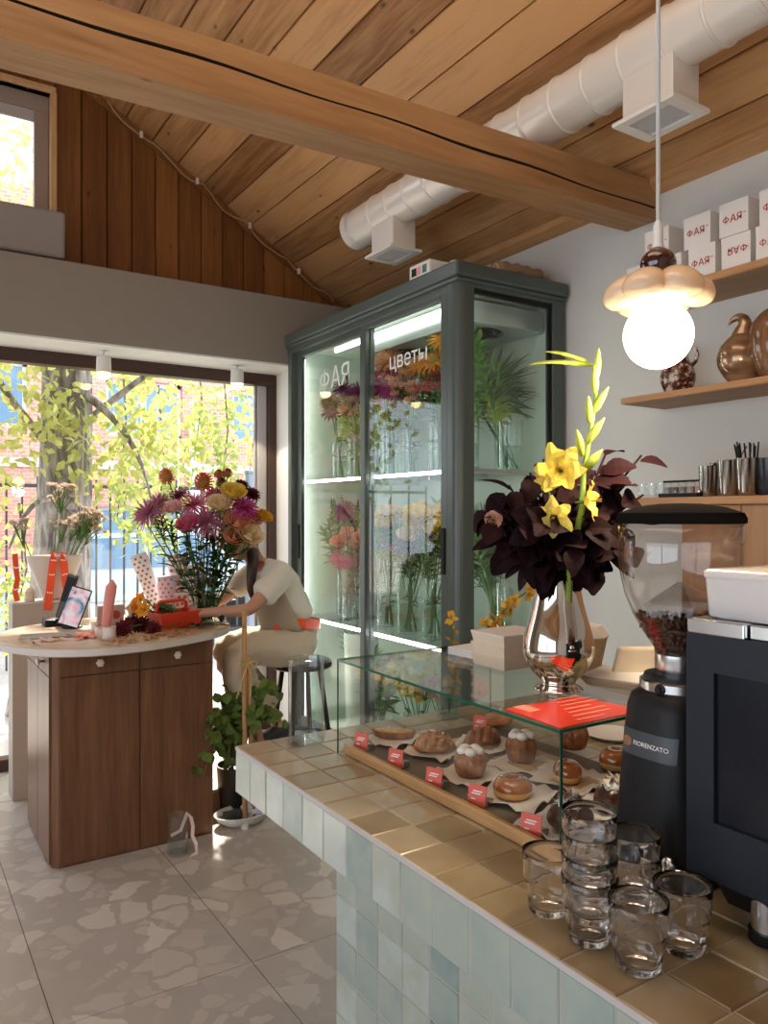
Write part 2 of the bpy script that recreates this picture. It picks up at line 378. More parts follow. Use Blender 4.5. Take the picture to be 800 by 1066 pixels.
# ceiling boards
b = MB(); sl_ = math.atan(SLOPE); ln = XR / math.cos(sl_); wb = .205
for side in (1, -1):
    d = V((-side * math.cos(sl_), 0, math.sin(sl_))); nn = V((side * math.sin(sl_), 0, math.cos(sl_))); o = V((side * XR, 0, ZE))
    t = -.02
    while t < ln:
        t1 = min(t + wb, ln + .02); e = .008; fn = lambda x, y, yy: o + d * x + nn * y + V((0, yy, 0))
        poly = [(t + .002, .03), (t + .002, e), (t + e, 0), (t1 - e, 0), (t1 - .002, e), (t1 - .002, .03)]
        b.mi = 0; b.prism(poly, -2.6, 5.25, fn)
        t = t1
    b.mi = 1; b.prism([(-.1, .028), (ln, .028), (ln, .12), (-.1, .12)], -2.75, 5.35, fn)
structure(b, 'ceiling', [m_ceil, m_groove])
b = MB(); b.prism([(XR - .055, ZE + .03), (XR - .055, ZE - .005), (XR - .001, ZE - .04), (XR - .001, ZE)], -2.6, 5.2, lambda x, z, t: V((x, t, z)))
structure(b, 'trim_1', m_shelf)
b = MB(); d = V((-math.cos(sl_), 0, math.sin(sl_))); nn = V((math.sin(sl_), 0, math.cos(sl_))); o = V((XR, YF - .025, ZE))
b.prism([(.0, -.045), (ln, -.045), (ln, -.002), (.0, -.002)], 0, .025, lambda x, y, t: o + d * x + nn * y + V((0, t, 0)))
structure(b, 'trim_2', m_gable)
# tie beam with its long drying crack
b = MB(); rings = []; N = 60; xs = [-3.04 + 6.09 * i / N for i in range(N + 1)]
for x in xs:
    z0 = 2.877 + .0235 * x; h = .185; zk = z0 + h * (.52 + .10 * math.sin(x * 1.1 + .6) - .05 * x) + .004 * math.sin(x * 9); g = .0035 + .003 * math.sin(x * 2.3) ** 2; y0, y1 = 2.36, 2.53
    rings.append([V((x, y0, z0)), V((x, y0, zk - g)), V((x, y0 + .03, zk)), V((x, y0, zk + g)), V((x, y0, z0 + h)), V((x, y1, z0 + h)), V((x, y1, z0))])
b.loft(rings)
for i, f in enumerate(b.f):
    if len(f) == 4 and (f[0] % 7) in (1, 2): b.m[i] = 1
structure(b, 'ceiling_beam', [m_beam, m_crack])
# shop window
wn = thing('window_1', None, None, (.6, 5.25, 0), kind='structure')
b = MB(); f0, f1 = YF, 5.30
b.box((WX0, f0, 2.505), (JX, f1, ZH)); b.box((JX - .075, f0, 0), (JX, f1, 2.505)); b.box((WX0, f0, 0), (WX0 + .07, f1, 2.505)); b.box((WX0 + .07, f0, -.0), (JX - .075, f1, .075))
build(b, 'window_frame', m_darkframe, wn, bevel=.004)
b = MB(); b.box((JX - .145, f0 + .03, .075), (JX - .076, f1 - .02, 2.505)); b.box((JX - .165, f0 + .045, .075), (JX - .146, f1 - .03, 2.505)); build(b, 'window_sash', m_greyframe, wn, bevel=.004)
b = MB(); b.box((WX0 + .06, 5.245, .06), (JX - .15, 5.255, 2.52)); build(b, 'window_pane', m_glass, wn)
w2 = thing('window_2', None, None, (0, 5.26, 3.3), kind='structure')
b = MB()
for (a, c) in (((-.90, YF - .03, 4.2), (.90, 5.33, 4.235)), ((.87, YF - .03, 3.28), (.905, 5.33, 4.2)), ((-.905, YF - .03, 3.28), (-.87, 5.33, 4.2))): b.box(a, c)
build(b, 'window_casing', wood('casing_pine', (.45, .26, .12), (.66, .43, .24), axis=2, island=0), w2, bevel=.003)
b = MB()
for (a, c) in (((-.87, 5.25, 4.10), (.87, 5.31, 4.2)), ((.785, 5.25, 3.3), (.87, 5.31, 4.10)), ((-.87, 5.25, 3.3), (-.785, 5.31, 4.10)), ((-.04, 5.25, 3.38), (.04, 5.31, 4.10)), ((-.785, 5.25, 3.3), (.785, 5.31, 3.38))): b.box(a, c)
build(b, 'window_frame', P('frame_taupe', (.30, .24, .21), .5), w2, bevel=.004)
b = MB(); b.box((-.785, 5.265, 4.05), (.785, 5.275, 4.10)); b.box((-.785, 5.262, 4.03), (.785, 5.28, 4.05)); build(b, 'blind_rail', m_greyframe, w2)
b = MB(); b.box((-.79, 5.285, 3.37), (.79, 5.29, 4.11)); build(b, 'window_pane', m_glass, w2)
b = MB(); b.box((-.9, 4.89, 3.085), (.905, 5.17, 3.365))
t = thing('blind_box', 'long grey-white box lying on the ledge under the small gable window', 'box', (0, 5.03, ZL))
build(b, 'housing', P('box_shaded', (.27, .25, .245), .6), t, bevel=.02, seg=3)  # grey-white housing, its colour darkened for the shade on the ledge
b = MB(); b.box((-.88, 4.91, ZL), (.88, 5.15, 3.086)); build(b, 'shadow_gap', m_groove, t)  # dark strip standing in for the shadow gap below the box
# ------------------------------------------------------------------ ventilation duct, vents, wire
DX, DZ, DR = 2.40, 3.285, .112
t = thing('ventilation_duct', 'white round spiral duct running under the sloping pine ceiling', 'duct', (DX, 1.5, DZ))
R90 = Matrix.Rotation(-PI / 2, 4, 'X')
b = MB(); b.lathe([(DR, 0), (DR, 6.6)], 40, (DX, -2.6, DZ), R90); build(b, 'tube', m_duct, t, smooth=True)
y = -2.5
while y < 3.9:
    b = MB(); b.lathe([(DR, -.008), (DR + .006, -.004), (DR + .006, .004), (DR, .008)], 40, (DX, y, DZ), R90); build(b, 'seam_ring', m_duct, t, smooth=True); y += .178
b = MB(); b.lathe([(DR + .005, -.04), (DR + .005, .025), (DR - .01, .035), (0, .035)], 40, (DX, 4.0, DZ), R90); build(b, 'end_cap', m_duct, t, smooth=True, auto=40)
for i, y in enumerate((1.84, 3.62)):
    t = thing('air_vent', ('square white air vent under the duct in front of the beam, near the pendant cord', 'square white air vent under the far end of the duct, above the flower fridge')[i], 'vent', (DX, y, 3.02), 'vents under the duct')
    b = MB(); b.box((DX - .075, y - .11, 3.035), (DX + .075, y + .11, 3.20)); build(b, 'box_neck', m_duct, t, bevel=.003)
    b = MB()
    for (a, c) in (((-.105, -.135), (.105, -.09)), ((-.105, .09), (.105, .135)), ((-.105, -.09), (-.065, .09)), ((.065, -.09), (.105, .09))): b.box((DX + a[0], y + a[1], 3.018), (DX + c[0], y + c[1], 3.034))
    build(b, 'flange', m_white, t, bevel=.002)
    b = MB()
    for k in range(5):
        xx = DX - .05 + k * .025; M = Matrix.Translation((xx, y, 3.028)) @ Matrix.Rotation(.6, 4, 'Y'); b.box((-.011, -.09, -.001), (.011, .09, .001), M)
    build(b, 'louvre_grille', m_greyframe, t)
b = MB(); pts = []
for i in range(40):
    x = 1.2 + (2.86 - 1.2) * i / 39; pts.append((x, 5.13 + .012 * math.sin(i * 1.1), zc(x) - .03 - .05 * abs(math.sin(i * .42))))
b.tube(pts, .004, 6); t = build(b, 'light_wire', P('wire_clear', (.45, .33, .22), .4), smooth=True, label='thin wire clipped along the slope where the pine gable meets the ceiling', cat='wire')
for k in (5, 14, 23, 32):
    p = pts[k]; b = MB(); b.box((p[0] - .009, p[1] - .009, p[2] - .009), (p[0] + .009, p[1] + .009, p[2] + .03)); build(b, 'clip', m_white, t, origin=(0, 0, 0))
# ------------------------------------------------------------------ pendant lamp
pc = V((1.262, .972, 1.905))
t = thing('pendant_lamp', 'flower-shaped pendant lamp with a glowing globe hanging above the tiled counter', 'lamp', pc)
zt = zc(pc.x)
b = MB(); b.tube([pc + V((0, 0, .19)), (pc.x, pc.y, zt)], .0042, 10); build(b, 'cord', m_white, t, smooth=True)
b = MB(); b.lathe([(0, 0), (.045, 0), (.045, -.02), (.012, -.04), (0, -.04)], 24, (pc.x, pc.y, zt)); build(b, 'ceiling_rose', m_white, t, smooth=True)
b = MB(); b.lathe([(.004, .235), (.009, .225), (.009, .19), (.013, .18)], 16, pc); build(b, 'cord_grip', m_white, t, smooth=True)
b = MB(); b.ell(pc + V((0, 0, .150)), (.034, .034, .031), 28, 16); build(b, 'cap_ball', P('cherry_glass', (.035, .004, .006), .06, coat=1), t, smooth=True)
q = NT('cream_glass'); q.b.inputs['Base Color'].default_value = (.74, .62, .46, 1); q.b.inputs['Roughness'].default_value = .12; q.b.inputs['Coat Weight'].default_value = .5
tl = q.n('BsdfTranslucent'); tl.inputs[0].default_value = (.95, .66, .28, 1); mx = q.n('MixShader', Fac=.22); q.l(q.b.outputs[0], mx.inputs[1]); q.l(tl.outputs[0], mx.inputs[2]); q.l(mx.outputs[0], q.out.inputs[0]); m_cream = q.m
for k in range(6):
    a = 2 * PI * k / 6 + .28
    M = Matrix.Rotation(a, 4, 'Z') @ Matrix.Rotation(.42, 4, 'Y')
    b = MB(); b.ell(pc + V((math.cos(a) * .060, math.sin(a) * .060, .098)), (.047, .041, .031), 24, 14, M, lambda p: V((p.x, p.y * (1 + .12 * p.x), p.z))); build(b, 'petal', m_cream, t, smooth=True)
b = MB(); b.ell(pc + V((0, 0, .012)), .0655, 36, 20); build(b, 'globe', m_globe, t, smooth=True)
pl = bpy.data.lights.new('pendant_light', 'POINT'); pl.energy = 14; pl.color = (1, .80, .52); pl.shadow_soft_size = .067
po = bpy.data.objects.new('pendant_light', pl); COL.objects.link(po); po.location = pc + V((0, 0, -.075)); par(po, t)
# window spots
for i, (px, py) in enumerate(((108, 380), (247, 392))):
    w = 5.0 / (CY - (px - 400) / 805 * SY); p = at(px, py, w)
    t = thing('window_spotlight', ('white cylinder spotlight under the window lintel, above the polka-dot paper side of the table', 'white cylinder spotlight under the window lintel, above the table bouquet')[i], 'spotlight', p, 'window spotlights')
    b = MB(); b.tube([p + V((0, 0, .03)), (p.x, p.y, ZH - .012)], .007, 8); build(b, 'stem', m_white, t, smooth=True)
    b = MB(); b.lathe([(0, 0), (.032, 0), (.032, -.014), (0, -.014)], 20, (p.x, p.y, ZH)); build(b, 'mount', m_white, t, smooth=True, auto=40)
    b = MB(); b.lathe([(0, .05), (.040, .05), (.043, .045), (.046, -.05), (.038, -.05), (.036, .02), (0, .02)], 24, p); build(b, 'shade', m_white, t, smooth=True, auto=40)
    b = MB(); b.ell(p + V((0, 0, -.056)), (.037, .037, .036), 20, 12); build(b, 'bulb', m_bulb, t, smooth=True)
    ld = bpy.data.lights.new('spot_light', 'SPOT'); ld.energy = 30; ld.color = (1, .82, .58); ld.spot_size = 1.7; ld.shadow_soft_size = .03
    lo = bpy.data.objects.new('spot_light', ld); COL.objects.link(lo); lo.location = p + V((0, 0, -.09)); par(lo, t)
# ------------------------------------------------------------------ outside the window
b = MB(); b.box((-14, 5.36, -.25), (30, 40, -.12)); structure(b, 'ground_outside', P('paving', (.50, .47, .43), .9, noise=.2, nscale=5))
q = NT('pink_brick'); br = q.n('TexBrick', Vector=q.obj((1, 1, 1), (PI / 2, 0, 0)), Scale=4.0, Mortar__Size=.012) if False else q.n('TexBrick', Vector=q.obj((1, 1, 1), (PI / 2, 0, 0)), Scale=4.0)
br.inputs['Color1'].default_value = (.60, .26, .20, 1); br.inputs['Color2'].default_value = (.70, .36, .28, 1); br.inputs['Mortar'].default_value = (.72, .58, .50, 1); br.inputs['Mortar Size'].default_value = .015
q.l(br.outputs[0], q.b.inputs['Base Color']); q.b.inputs['Roughness'].default_value = .9; m_brick = q.m
m_blueglass = P('sky_blue_glass', (.16, .30, .46), .08, spec=.8)
t = thing('brick_building', 'pink brick building with white-framed blue windows beyond the fence', 'building', (4, 14.5, -.12))
wins = [(-1.6, .2, 3.0, 4.1), (.6, 2.0, 3.0, 4.1), (3.25, 4.62, 2.95, 3.95), (5.6, 7.2, 2.95, 3.95), (8.5, 10.2, 2.95, 3.95), (3.0, 4.8, -.1, 1.7), (5.6, 7.2, .5, 1.7), (8.5, 10.2, .5, 1.7)]
b = MB(); YB = 14.0; zb = sorted({-.12, 7.0} | {z for w in wins for z in w[2:]})
xb = sorted({-4., 13.} | {x for w in wins for x in w[:2]})
for x0, x1 in zip(xb, xb[1:]):
    for z0, z1 in zip(zb, zb[1:]):
        if not any(w[0] <= x0 and x1 <= w[1] and w[2] <= z0 and z1 <= w[3] for w in wins): b.box((x0, YB, z0), (x1, YB + .4, z1))
b.box((-4, YB + .4, -.12), (13, YB + .5, 7)); build(b, 'wall', m_brick, t)
for x0, x1, z0, z1 in wins:
    b = MB(); e = .07; y0, y1 = YB + .12, YB + .2
    b.box((x0, y0, z0), (x1, y1, z0 + e)); b.box((x0, y0, z1 - e), (x1, y1, z1)); b.box((x0, y0, z0), (x0 + e, y1, z1)); b.box((x1 - e, y0, z0), (x1, y1, z1)); b.box(((x0 + x1) / 2 - .05, y0, z0), ((x0 + x1) / 2 + .05, y1, z1))
    f = build(b, 'window', m_white, t); b = MB(); b.box((x0, y0 + .03, z0), (x1, y0 + .05, z1)); build(b, 'pane', m_blueglass, f)
b = MB(); b.box((-4, YB - .03, 4.25), (13, YB, 4.5)); b.box((-4, YB - .05, 2.35), (13, YB, 2.5)); build(b, 'string_course', P('pale_stone', (.72, .66, .60), .9), t)
p = at(246, 440, 12.6); b = MB(); b.tube([(p.x, 13.9, -.1), (p.x, 13.9, 3.4)], .10, 14); build(b, 'drainpipe', P('zinc_pale', (.75, .78, .80), .4), t, smooth=True)
# railing
fx0, fx1, fy = -2.0, 9.0, 9.2
t = thing('street_fence', 'dark metal railing of thin upright bars beyond the shop window', 'fence', (3, fy, -.12)); m_rail = P('rail_iron', (.06, .055, .06), .5)
b = MB(); b.box((fx0, fy - .02, 1.86), (fx1, fy + .02, 1.90)); b.box((fx0, fy - .02, .1), (fx1, fy + .02, .14)); build(b, 'rail', m_rail, t)
x = fx0
while x < fx1:
    b = MB(); b.box((x - .01, fy - .01, -.12), (x + .01, fy + .01, 1.98)); build(b, 'bar', m_rail, t); x += .155 if .9 < x < 4.6 else .31
# car
cx, cyy = 3.0, 11.6; t = thing('parked_car', 'pale blue parked car behind the railing', 'car', (cx, cyy, -.12)); m_car = P('car_blue', (.62, .76, .80), .2, coat=1)
b = MB(); prof = [(-2.1, .15), (-2.15, .55), (-2.0, .85), (-1.35, .92), (-.75, 1.42), (.75, 1.45), (1.45, .95), (2.05, .85), (2.15, .5), (2.1, .15)]
rings = [[V((cx + x, cyy + yy, -.12 + (z if z < .9 else .9 + (z - .9) * 1))) for x, z in prof] for yy in (-.85, .85)]
b.loft(rings); build(b, 'car_body', m_car, t, bevel=.05, seg=3)
for yy in (-.856, .856):
    b = MB(); b.prism([(-1.15, .95), (-.68, 1.36), (.0, 1.38), (.0, .95)], 0, .012, lambda x, z, k: V((cx + x, cyy + yy - k * (1 if yy < 0 else -1), z - .12))); b.prism([(.06, .95), (.06, 1.38), (.70, 1.38), (1.25, .95)], 0, .012, lambda x, z, k: V((cx + x, cyy + yy - k * (1 if yy < 0 else -1), z - .12))); build(b, 'side_window', m_blueglass, t)
    for xx in (-1.35, 1.35):
        b = MB(); b.lathe([(0, -.1), (.2, -.1), (.31, -.08), (.32, .08), (.2, .1), (0, .1)], 24, (cx + xx, cyy + yy * .95, .20), Matrix.Rotation(PI / 2, 4, 'X')); build(b, 'wheel', m_black, t, smooth=True, auto=35)
# tree trunk, climbers, bushes
def bark(name):
    q = NT(name); wv = q.n('TexNoise', Vector=q.obj((9, 9, 2.2)), Scale=1.6, Detail=7.0, Distortion=.9)
    q.l(q.ramp(wv.outputs[0], [(.34, (.10, .085, .075)), (.5, (.25, .225, .205)), (.68, (.46, .43, .40))]), q.b.inputs['Base Color']); q.b.inputs['Roughness'].default_value = .95; q.bump(wv.outputs[0], .9, .05); return q.m
m_bark = bark('tree_bark'); m_twig = P('twig_brown', (.16, .11, .07), .9)
m_yleaf = petal('autumn_leaf', (.46, .50, .12), (.74, .70, .30), .5); m_yleaf2 = petal('lime_leaf', (.32, .42, .11), (.62, .66, .25), .5)
m_dry = petal('dry_bloom', (.42, .30, .20), (.66, .52, .40), .3)
def clump(name, centers, n, size, mats, label, group, cat='climber', twigs=(), parent_trunk=None, stuff=False, spread=.35):
    b = MB()
    for _ in range(n):
        c, r = random.choice(centers); g = V((random.gauss(0, 1), random.gauss(0, 1), random.gauss(0, 1))); p = V(c) + V((g.x * r * .55, g.y * r * .45, g.z * r * .6))
        d = V((rnd(-1, 1), rnd(-1, 1), rnd(-1.3, .3))); b.leaf(p, d, V((rnd(-1, 1), rnd(-1, 1), rnd(-.2, 1))), size * rnd(.7, 1.3), size * rnd(.55, .95), .25, .2, 2)
    lo, hi = b.bbox(); t = thing(name, label, cat, ((lo[0] + hi[0]) / 2, (lo[1] + hi[1]) / 2, lo[2]), group)
    build(b, 'foliage', mats, t)
    b = MB()
    for pts, r in twigs: b.tube(pts, [r * (1 - .6 * i / (len(pts) - 1)) for i in range(len(pts))], 6)
    if twigs: build(b, 'branches', m_twig, t, smooth=True)
    return t
tx, ty = 1.30, 7.1
t = thing('street_tree', 'thick grey tree trunk standing close outside the shop window', 'tree', (tx, ty, -.12))
b = MB(); rings = []
for i in range(30):
    z = -.12 + 6.0 * i / 29; r = .235 + .12 * math.exp(-max(0, z) * 2.2) - .012 * z; cxx = tx + .03 * math.sin(z * .9) + .03 * z - .08
    rings.append([V((cxx + math.cos(2 * PI * j / 28) * r * (1 + .05 * math.sin(5 * 2 * PI * j / 28 + z) + .03 * math.sin(11 * 2 * PI * j / 28 - 2 * z)), ty + math.sin(2 * PI * j / 28) * r, z)) for j in range(28)])
b.loft(rings); build(b, 'trunk', m_bark, t, smooth=True)
b = MB()
for (a, m, c) in (((tx, ty, 2.2), (tx + .7, ty - .2, 2.9), (tx + 1.3, ty - .2, 3.3)), ((tx, ty, 2.0), (tx - .6, ty - .3, 2.6), (tx - 1.0, ty - .4, 3.4)), ((tx + .1, ty - .2, 2.6), (tx + .5, ty - .5, 2.3), (tx + .6, ty - .5, 1.7)), ((tx + .05, ty - .22, 1.6), (tx - .3, ty - .5, 1.9), (tx - .5, ty - .55, 1.3))):
    b.tube(bez(a, m, c, 8), [.04, .036, .032, .028, .024, .02, .016, .012, .008], 8)
build(b, 'branch', m_bark, t, smooth=True)
b = MB()
for (c, r, n) in (((tx - .62, 6.75, 2.75), .55, 420), ((tx - .1, 6.8, 2.35), .28, 140), ((tx + .62, 6.7, 2.3), .32, 170), ((tx + .25, 6.75, 1.95), .25, 90), ((tx - .65, 6.8, 2.0), .3, 120)):
    for _ in range(n):
        p = V(c) + V((random.gauss(0, .6) * r, random.gauss(0, .35) * r, random.gauss(0, .6) * r)); b.leaf(p, (rnd(-1, 1), rnd(-1, 1), rnd(-1.3, .2)), (rnd(-1, 1), rnd(-1, 1), rnd(0, 1)), rnd(.06, .10), rnd(.045, .08), .25, .2, 2)
build(b, 'foliage', m_yleaf, t)
def vine(px, top, bot, Y, n, size, mat, label, width=.25):
    t_ = (px - 400) / 805; w = Y / (CY - t_ * SY); x = w * (SY + t_ * CY)
    z1 = CAMZ + (535 - top) / 805 * w; z0 = CAMZ + (535 - bot) / 805 * w
    cs = [((x + rnd(-.1, .1), Y + rnd(-.15, .15), z0 + (z1 - z0) * k / 5), width * (1.3 if k > 2 else .8)) for k in range(6)]
    clump('hanging_vine', cs, n, size, mat, label, 'vines outside the window', twigs=[([(x, Y, z1 + .3), (x + .06, Y, (z0 * .4 + z1 * .6)), (x - .03, Y, z0)], .012)])
vine(125, 365, 545, 8.0, 420, .085, m_yleaf2, 'yellow-green vine hanging left of the two-pane blue window')
vine(165, 430, 560, 8.3, 420, .085, m_yleaf2, 'yellow-green vine hanging below the two-pane blue window', .3)
vine(205, 375, 480, 8.6, 330, .080, m_yleaf, 'yellow-green vine hanging right of the two-pane blue window', .3)
vine(232, 400, 520, 8.1, 330, .080, m_yleaf2, 'yellow-green vine hanging beside the pale drainpipe', .25)
vine(262, 380, 500, 8.4, 300, .080, m_yleaf, 'yellow-green vine hanging by the right edge of the shop window', .22)
vine(148, 350, 410, 7.6, 120, .075, m_yleaf, 'short vine spray hanging from above the two-pane blue window', .16)
vine(20, 560, 640, 7.3, 260, .07, m_yleaf2, 'low yellow-green creeper growing left of the grey tree trunk', .3)
# greenery seen through the gable window
cs = [((x, 9.0 + rnd(-.6, .6), rnd(4.3, 6.2)), .7) for x in (-1.2, -.3, .5, 1.2, 1.9)]
clump('tree_crown', cs, 1500, .12, m_yleaf, 'yellow-green tree crown filling the small gable window', None, 'tree', twigs=[(bez((.4, 9.4, -.12), (.3, 9.3, 3), (.7, 9.0, 5.8), 8), .12)])
b = MB(); p = at(262, 560, 8.2); b.box((p.x - .055, p.y - .05, -.12), (p.x + .055, p.y + .05, 2.0)); b.box((p.x - .065, p.y - .06, 2.0), (p.x + .065, p.y + .06, 2.03)); build(b, 'gate_post', P('post_blue', (.20, .25, .33), .6), bevel=.01, label='blue-grey square post outside, behind the bouquet on the table', cat='post')
# ------------------------------------------------------------------ flowers: blooms built once, then shared
PET = {}
def pm(key, c1, c2, tr=.35): PET[key] = petal(key, c1, c2, tr)
pm('magenta', (.40, .03, .16), (.62, .12, .36)); pm('peach', (.72, .30, .16), (.80, .47, .27)); pm('coral', (.66, .13, .07), (.74, .26, .15))
pm('orange', (.70, .24, .015), (.80, .40, .04)); pm('yellow', (.76, .54, .06), (.84, .68, .22)); pm('cream', (.78, .62, .36), (.84, .73, .52))
pm('purple', (.16, .02, .08), (.34, .07, .19)); pm('mauve', (.36, .10, .19), (.54, .24, .34)); pm('pink', (.62, .10, .22), (.76, .32, .42))
pm('palepink', (.66, .33, .34), (.78, .50, .48)); pm('red', (.40, .02, .025), (.58, .06, .05)); pm('darkred', (.075, .008, .014), (.17, .02, .03))
pm('greenball', (.17, .30, .02), (.34, .48, .06)); pm('lime', (.30, .42, .06), (.52, .60, .14)); pm('gold', (.55, .27, .012), (.72, .44, .05)); pm('gladiolus', (.84, .66, .08), (.86, .76, .25))
pm('teal', (.03, .14, .13), (.05, .20, .18)); pm('greygreen', (.10, .16, .11), (.20, .27, .19)); pm('darkgreen', (.02, .055, .022), (.05, .11, .04)); pm('grass', (.10, .22, .06), (.26, .42, .13)); pm('fern', (.09, .19, .07), (.20, .33, .13))
m_centre = P('flower_centre', (.30, .20, .03), .8); m_centre_dark = P('flower_centre_dark', (.06, .03, .01), .9)
BL = {}
def fib(n): return [V((math.cos(i * 2.39996) * math.sqrt(1 - (1 - 2 * (i + .5) / n) ** 2), math.sin(i * 2.39996) * math.sqrt(1 - (1 - 2 * (i + .5) / n) ** 2), 1 - 2 * (i + .5) / n)) for i in range(n)]
def ring(b, n, L, w, el, off=0, r0=.05, z0=0, curl=.2, fold=.3, seg=3):
    for k in range(n):
        a = 2 * PI * (k + off) / n + rnd(-.08, .08); e = el + rnd(-.06, .06)
        d = V((math.cos(a) * math.cos(e), math.sin(a) * math.cos(e), math.sin(e))); up = V((-math.cos(a) * math.sin(e), -math.sin(a) * math.sin(e), math.cos(e)))
        b.leaf(V((math.cos(a) * r0, math.sin(a) * r0, z0)), d, up, L * rnd(.92, 1.06), w, curl, fold, seg)
def bloom(kind, key):
    k = (kind, key)
    if k in BL: return BL[k]
    b = MB(); mats = [PET[key], m_centre, m_stem]
    if kind == 'dahlia':
        for el, n, L, w, o in ((-.25, 15, 1, .26, 0), (.05, 15, .98, .26, .5), (.35, 13, .88, .24, 0), (.68, 11, .74, .22, .5), (1.0, 8, .58, .2, 0), (1.3, 5, .42, .16, .5)): ring(b, n, L, w, el, o, .06, 0, .12, .5)
    elif kind == 'spider':
        for el, n, L, w, o in ((-.35, 18, 1, .11, 0), (.0, 18, 1, .11, .5), (.35, 16, .95, .10, 0), (.75, 12, .8, .1, .5), (1.15, 8, .6, .09, 0)): ring(b, n, L, w, el, o, .05, 0, .05, .6)
    elif kind == 'pompon':
        for d in fib(110):
            if d.z > -.8: b.leaf(d * .62, d + V((0, 0, .1)), V((0, 0, 1)) - d * d.z + V((1e-3, 0, 0)), .40, .26, -.1, .5, 2)
        b.mi = 1; b.ell((0, 0, 0), .62, 12, 8)
    elif kind == 'ball':
        for d in fib(220): b.leaf(d * .6, d + V((rnd(-.4, .4), rnd(-.4, .4), rnd(-.4, .4))), V((rnd(-1, 1), rnd(-1, 1), rnd(-1, 1))), .44, .10, .1, .3, 2)
        b.ell((0, 0, 0), .62, 12, 8)
    elif kind == 'rose':
        for n, R, h, w, o, fl in ((5, .95, .75, 1.15, 0, .35), (5, .72, .88, .95, .5, .12), (4, .50, .95, .75, .2, 0), (3, .28, .98, .6, .1, -.05)):
            for kk in range(n):
                a0 = 2 * PI * (kk + o) / n; rows = []
                for i in range(5):
                    t = i / 4; row = []
                    for j in range(5):
                        s = (j / 4 - .5) * w * 1.5 * (.45 + .55 * math.sin(PI * min(1, t * .8 + .15))); rr = R * (.35 + .65 * math.sin(min(1, t * 1.15) * PI / 2)) + fl * max(0, t - .55) * 1.2
                        row.append(V((math.cos(a0 + s) * rr, math.sin(a0 + s) * rr, -.35 + h * t - .12 * abs(j / 4 - .5) * t - (fl * .5 * max(0, t - .7)))))
                    rows.append(row)
                b.sheet(rows)
        b.mi = 2; ring(b, 5, .7, .3, -.5, 0, .05, -.3, -.2)
    elif kind == 'spray':
        for i in range(9):
            d = V((random.gauss(0, .5), random.gauss(0, .5), rnd(-.1, .7)))
            for el, n, L in ((.1, 6, .32), (.6, 6, .28), (1.1, 4, .22)):
                for kk in range(n):
                    a = 2 * PI * (kk + el) / n; b.leaf(d, (math.cos(a) * math.cos(el), math.sin(a) * math.cos(el), math.sin(el)), (-math.cos(a) * math.sin(el), -math.sin(a) * math.sin(el), math.cos(el)), L, .26, -.35, .3, 2)
            b.mi = 2; b.tube([V((0, 0, -.9)), d * .7 + V((0, 0, -.3)), d], .03, 4); b.mi = 0
    elif kind == 'lily':
        for n, L, w, o in ((3, 1.1, .95, 0), (3, 1.05, .85, .5)): ring(b, n, L, w, .95, o, .06, -.2, .55, .12, 6)
        b.mi = 1
        for a in (0, 2.1, 4.2): b.tube([V((0, 0, 0)), V((.08 * math.cos(a), .08 * math.sin(a), .75))], .02, 4)
        b.mi = 2; b.lathe([(.05, -.7), (.09, -.35), (.12, -.05)], 8)
        b.v = [(x + .05 * math.sin(9 * y + 4 * z), y + .05 * math.sin(9 * x + 5 * z), z + .07 * math.sin(7 * x - 6 * y)) if x * x + y * y > .12 else (x, y, z) for x, y, z in b.v]
    elif kind == 'orchid':
        ring(b, 3, .95, .55, .25, .25, .03, 0, .15, .15); ring(b, 2, .95, .85, .2, 0, .03, .02, .1, .1)
        b.mi = 1; ring(b, 3, .42, .3, .9, 0, .02, .02, .5, .4)
    elif kind == 'sunflower':
        for el, n, L in ((.05, 17, 1), (.3, 15, .92)): ring(b, n, L, .24, el, el, .35, 0, .2, .3)
        b.mi = 1; b.ell((0, 0, .05), (.40, .40, .16), 16, 8)
    elif kind == 'leafy':                                 # leafy stem end, one unit long
        b.mi = 0; b.tube([V((0, 0, -1)), V((.03, 0, 0)), V((0, 0, 1))], .03, 5)
        for i in range(34):
            z = -.85 + 1.85 * i / 34; a = i * 2.4; e = .45 + .5 * i / 34; b.leaf((0, 0, z), (math.cos(a) * math.cos(e), math.sin(a) * math.cos(e), math.sin(e)), (-math.cos(a) * math.sin(e), -math.sin(a) * math.sin(e), math.cos(e)), .62 * (1 - .3 * i / 34), .17, .3, .3)
    elif kind == 'palm':
        for i in range(22):
            a = rnd(0, 2 * PI); e = rnd(.3, 1.4); b.leaf((0, 0, rnd(-.6, .1)), (math.cos(a) * math.cos(e), math.sin(a) * math.cos(e), math.sin(e)), (-math.cos(a) * math.sin(e), -math.sin(a) * math.sin(e), math.cos(e)), rnd(.9, 1.35), .14, .45, .3, 5)
    elif kind == 'plume':
        for i in range(60):
            a = rnd(0, 2 * PI); e = rnd(.6, 1.5); b.leaf((0, 0, rnd(-.9, .3)), (math.cos(a) * math.cos(e), math.sin(a) * math.cos(e), math.sin(e)), (0, 0, 1), rnd(.6, 1.1), .035, .35, .2, 4)
    elif kind == 'snap':
        b.mi = 2; b.tube([V((0, 0, -1)), V((0, 0, 1.2))], .03, 5); b.mi = 0
        for i in range(30):
            z = -.6 + 1.7 * i / 30; a = i * 2.4; s = .26 * (1.2 - i / 30); b.ell((math.cos(a) * s * .8, math.sin(a) * s * .8, z), (s * .75, s * .55, s * .6), 8, 5, Matrix.Rotation(a, 4, 'Z'))
    elif kind == 'strap':
        rows = [[V((-.09 * (1 - t) ** .5, 0, 2 * t - 1)), V((0, .03, 2 * t - 1)), V((.09 * (1 - t) ** .5, 0, 2 * t - 1))] for t in [i / 12 for i in range(13)]]
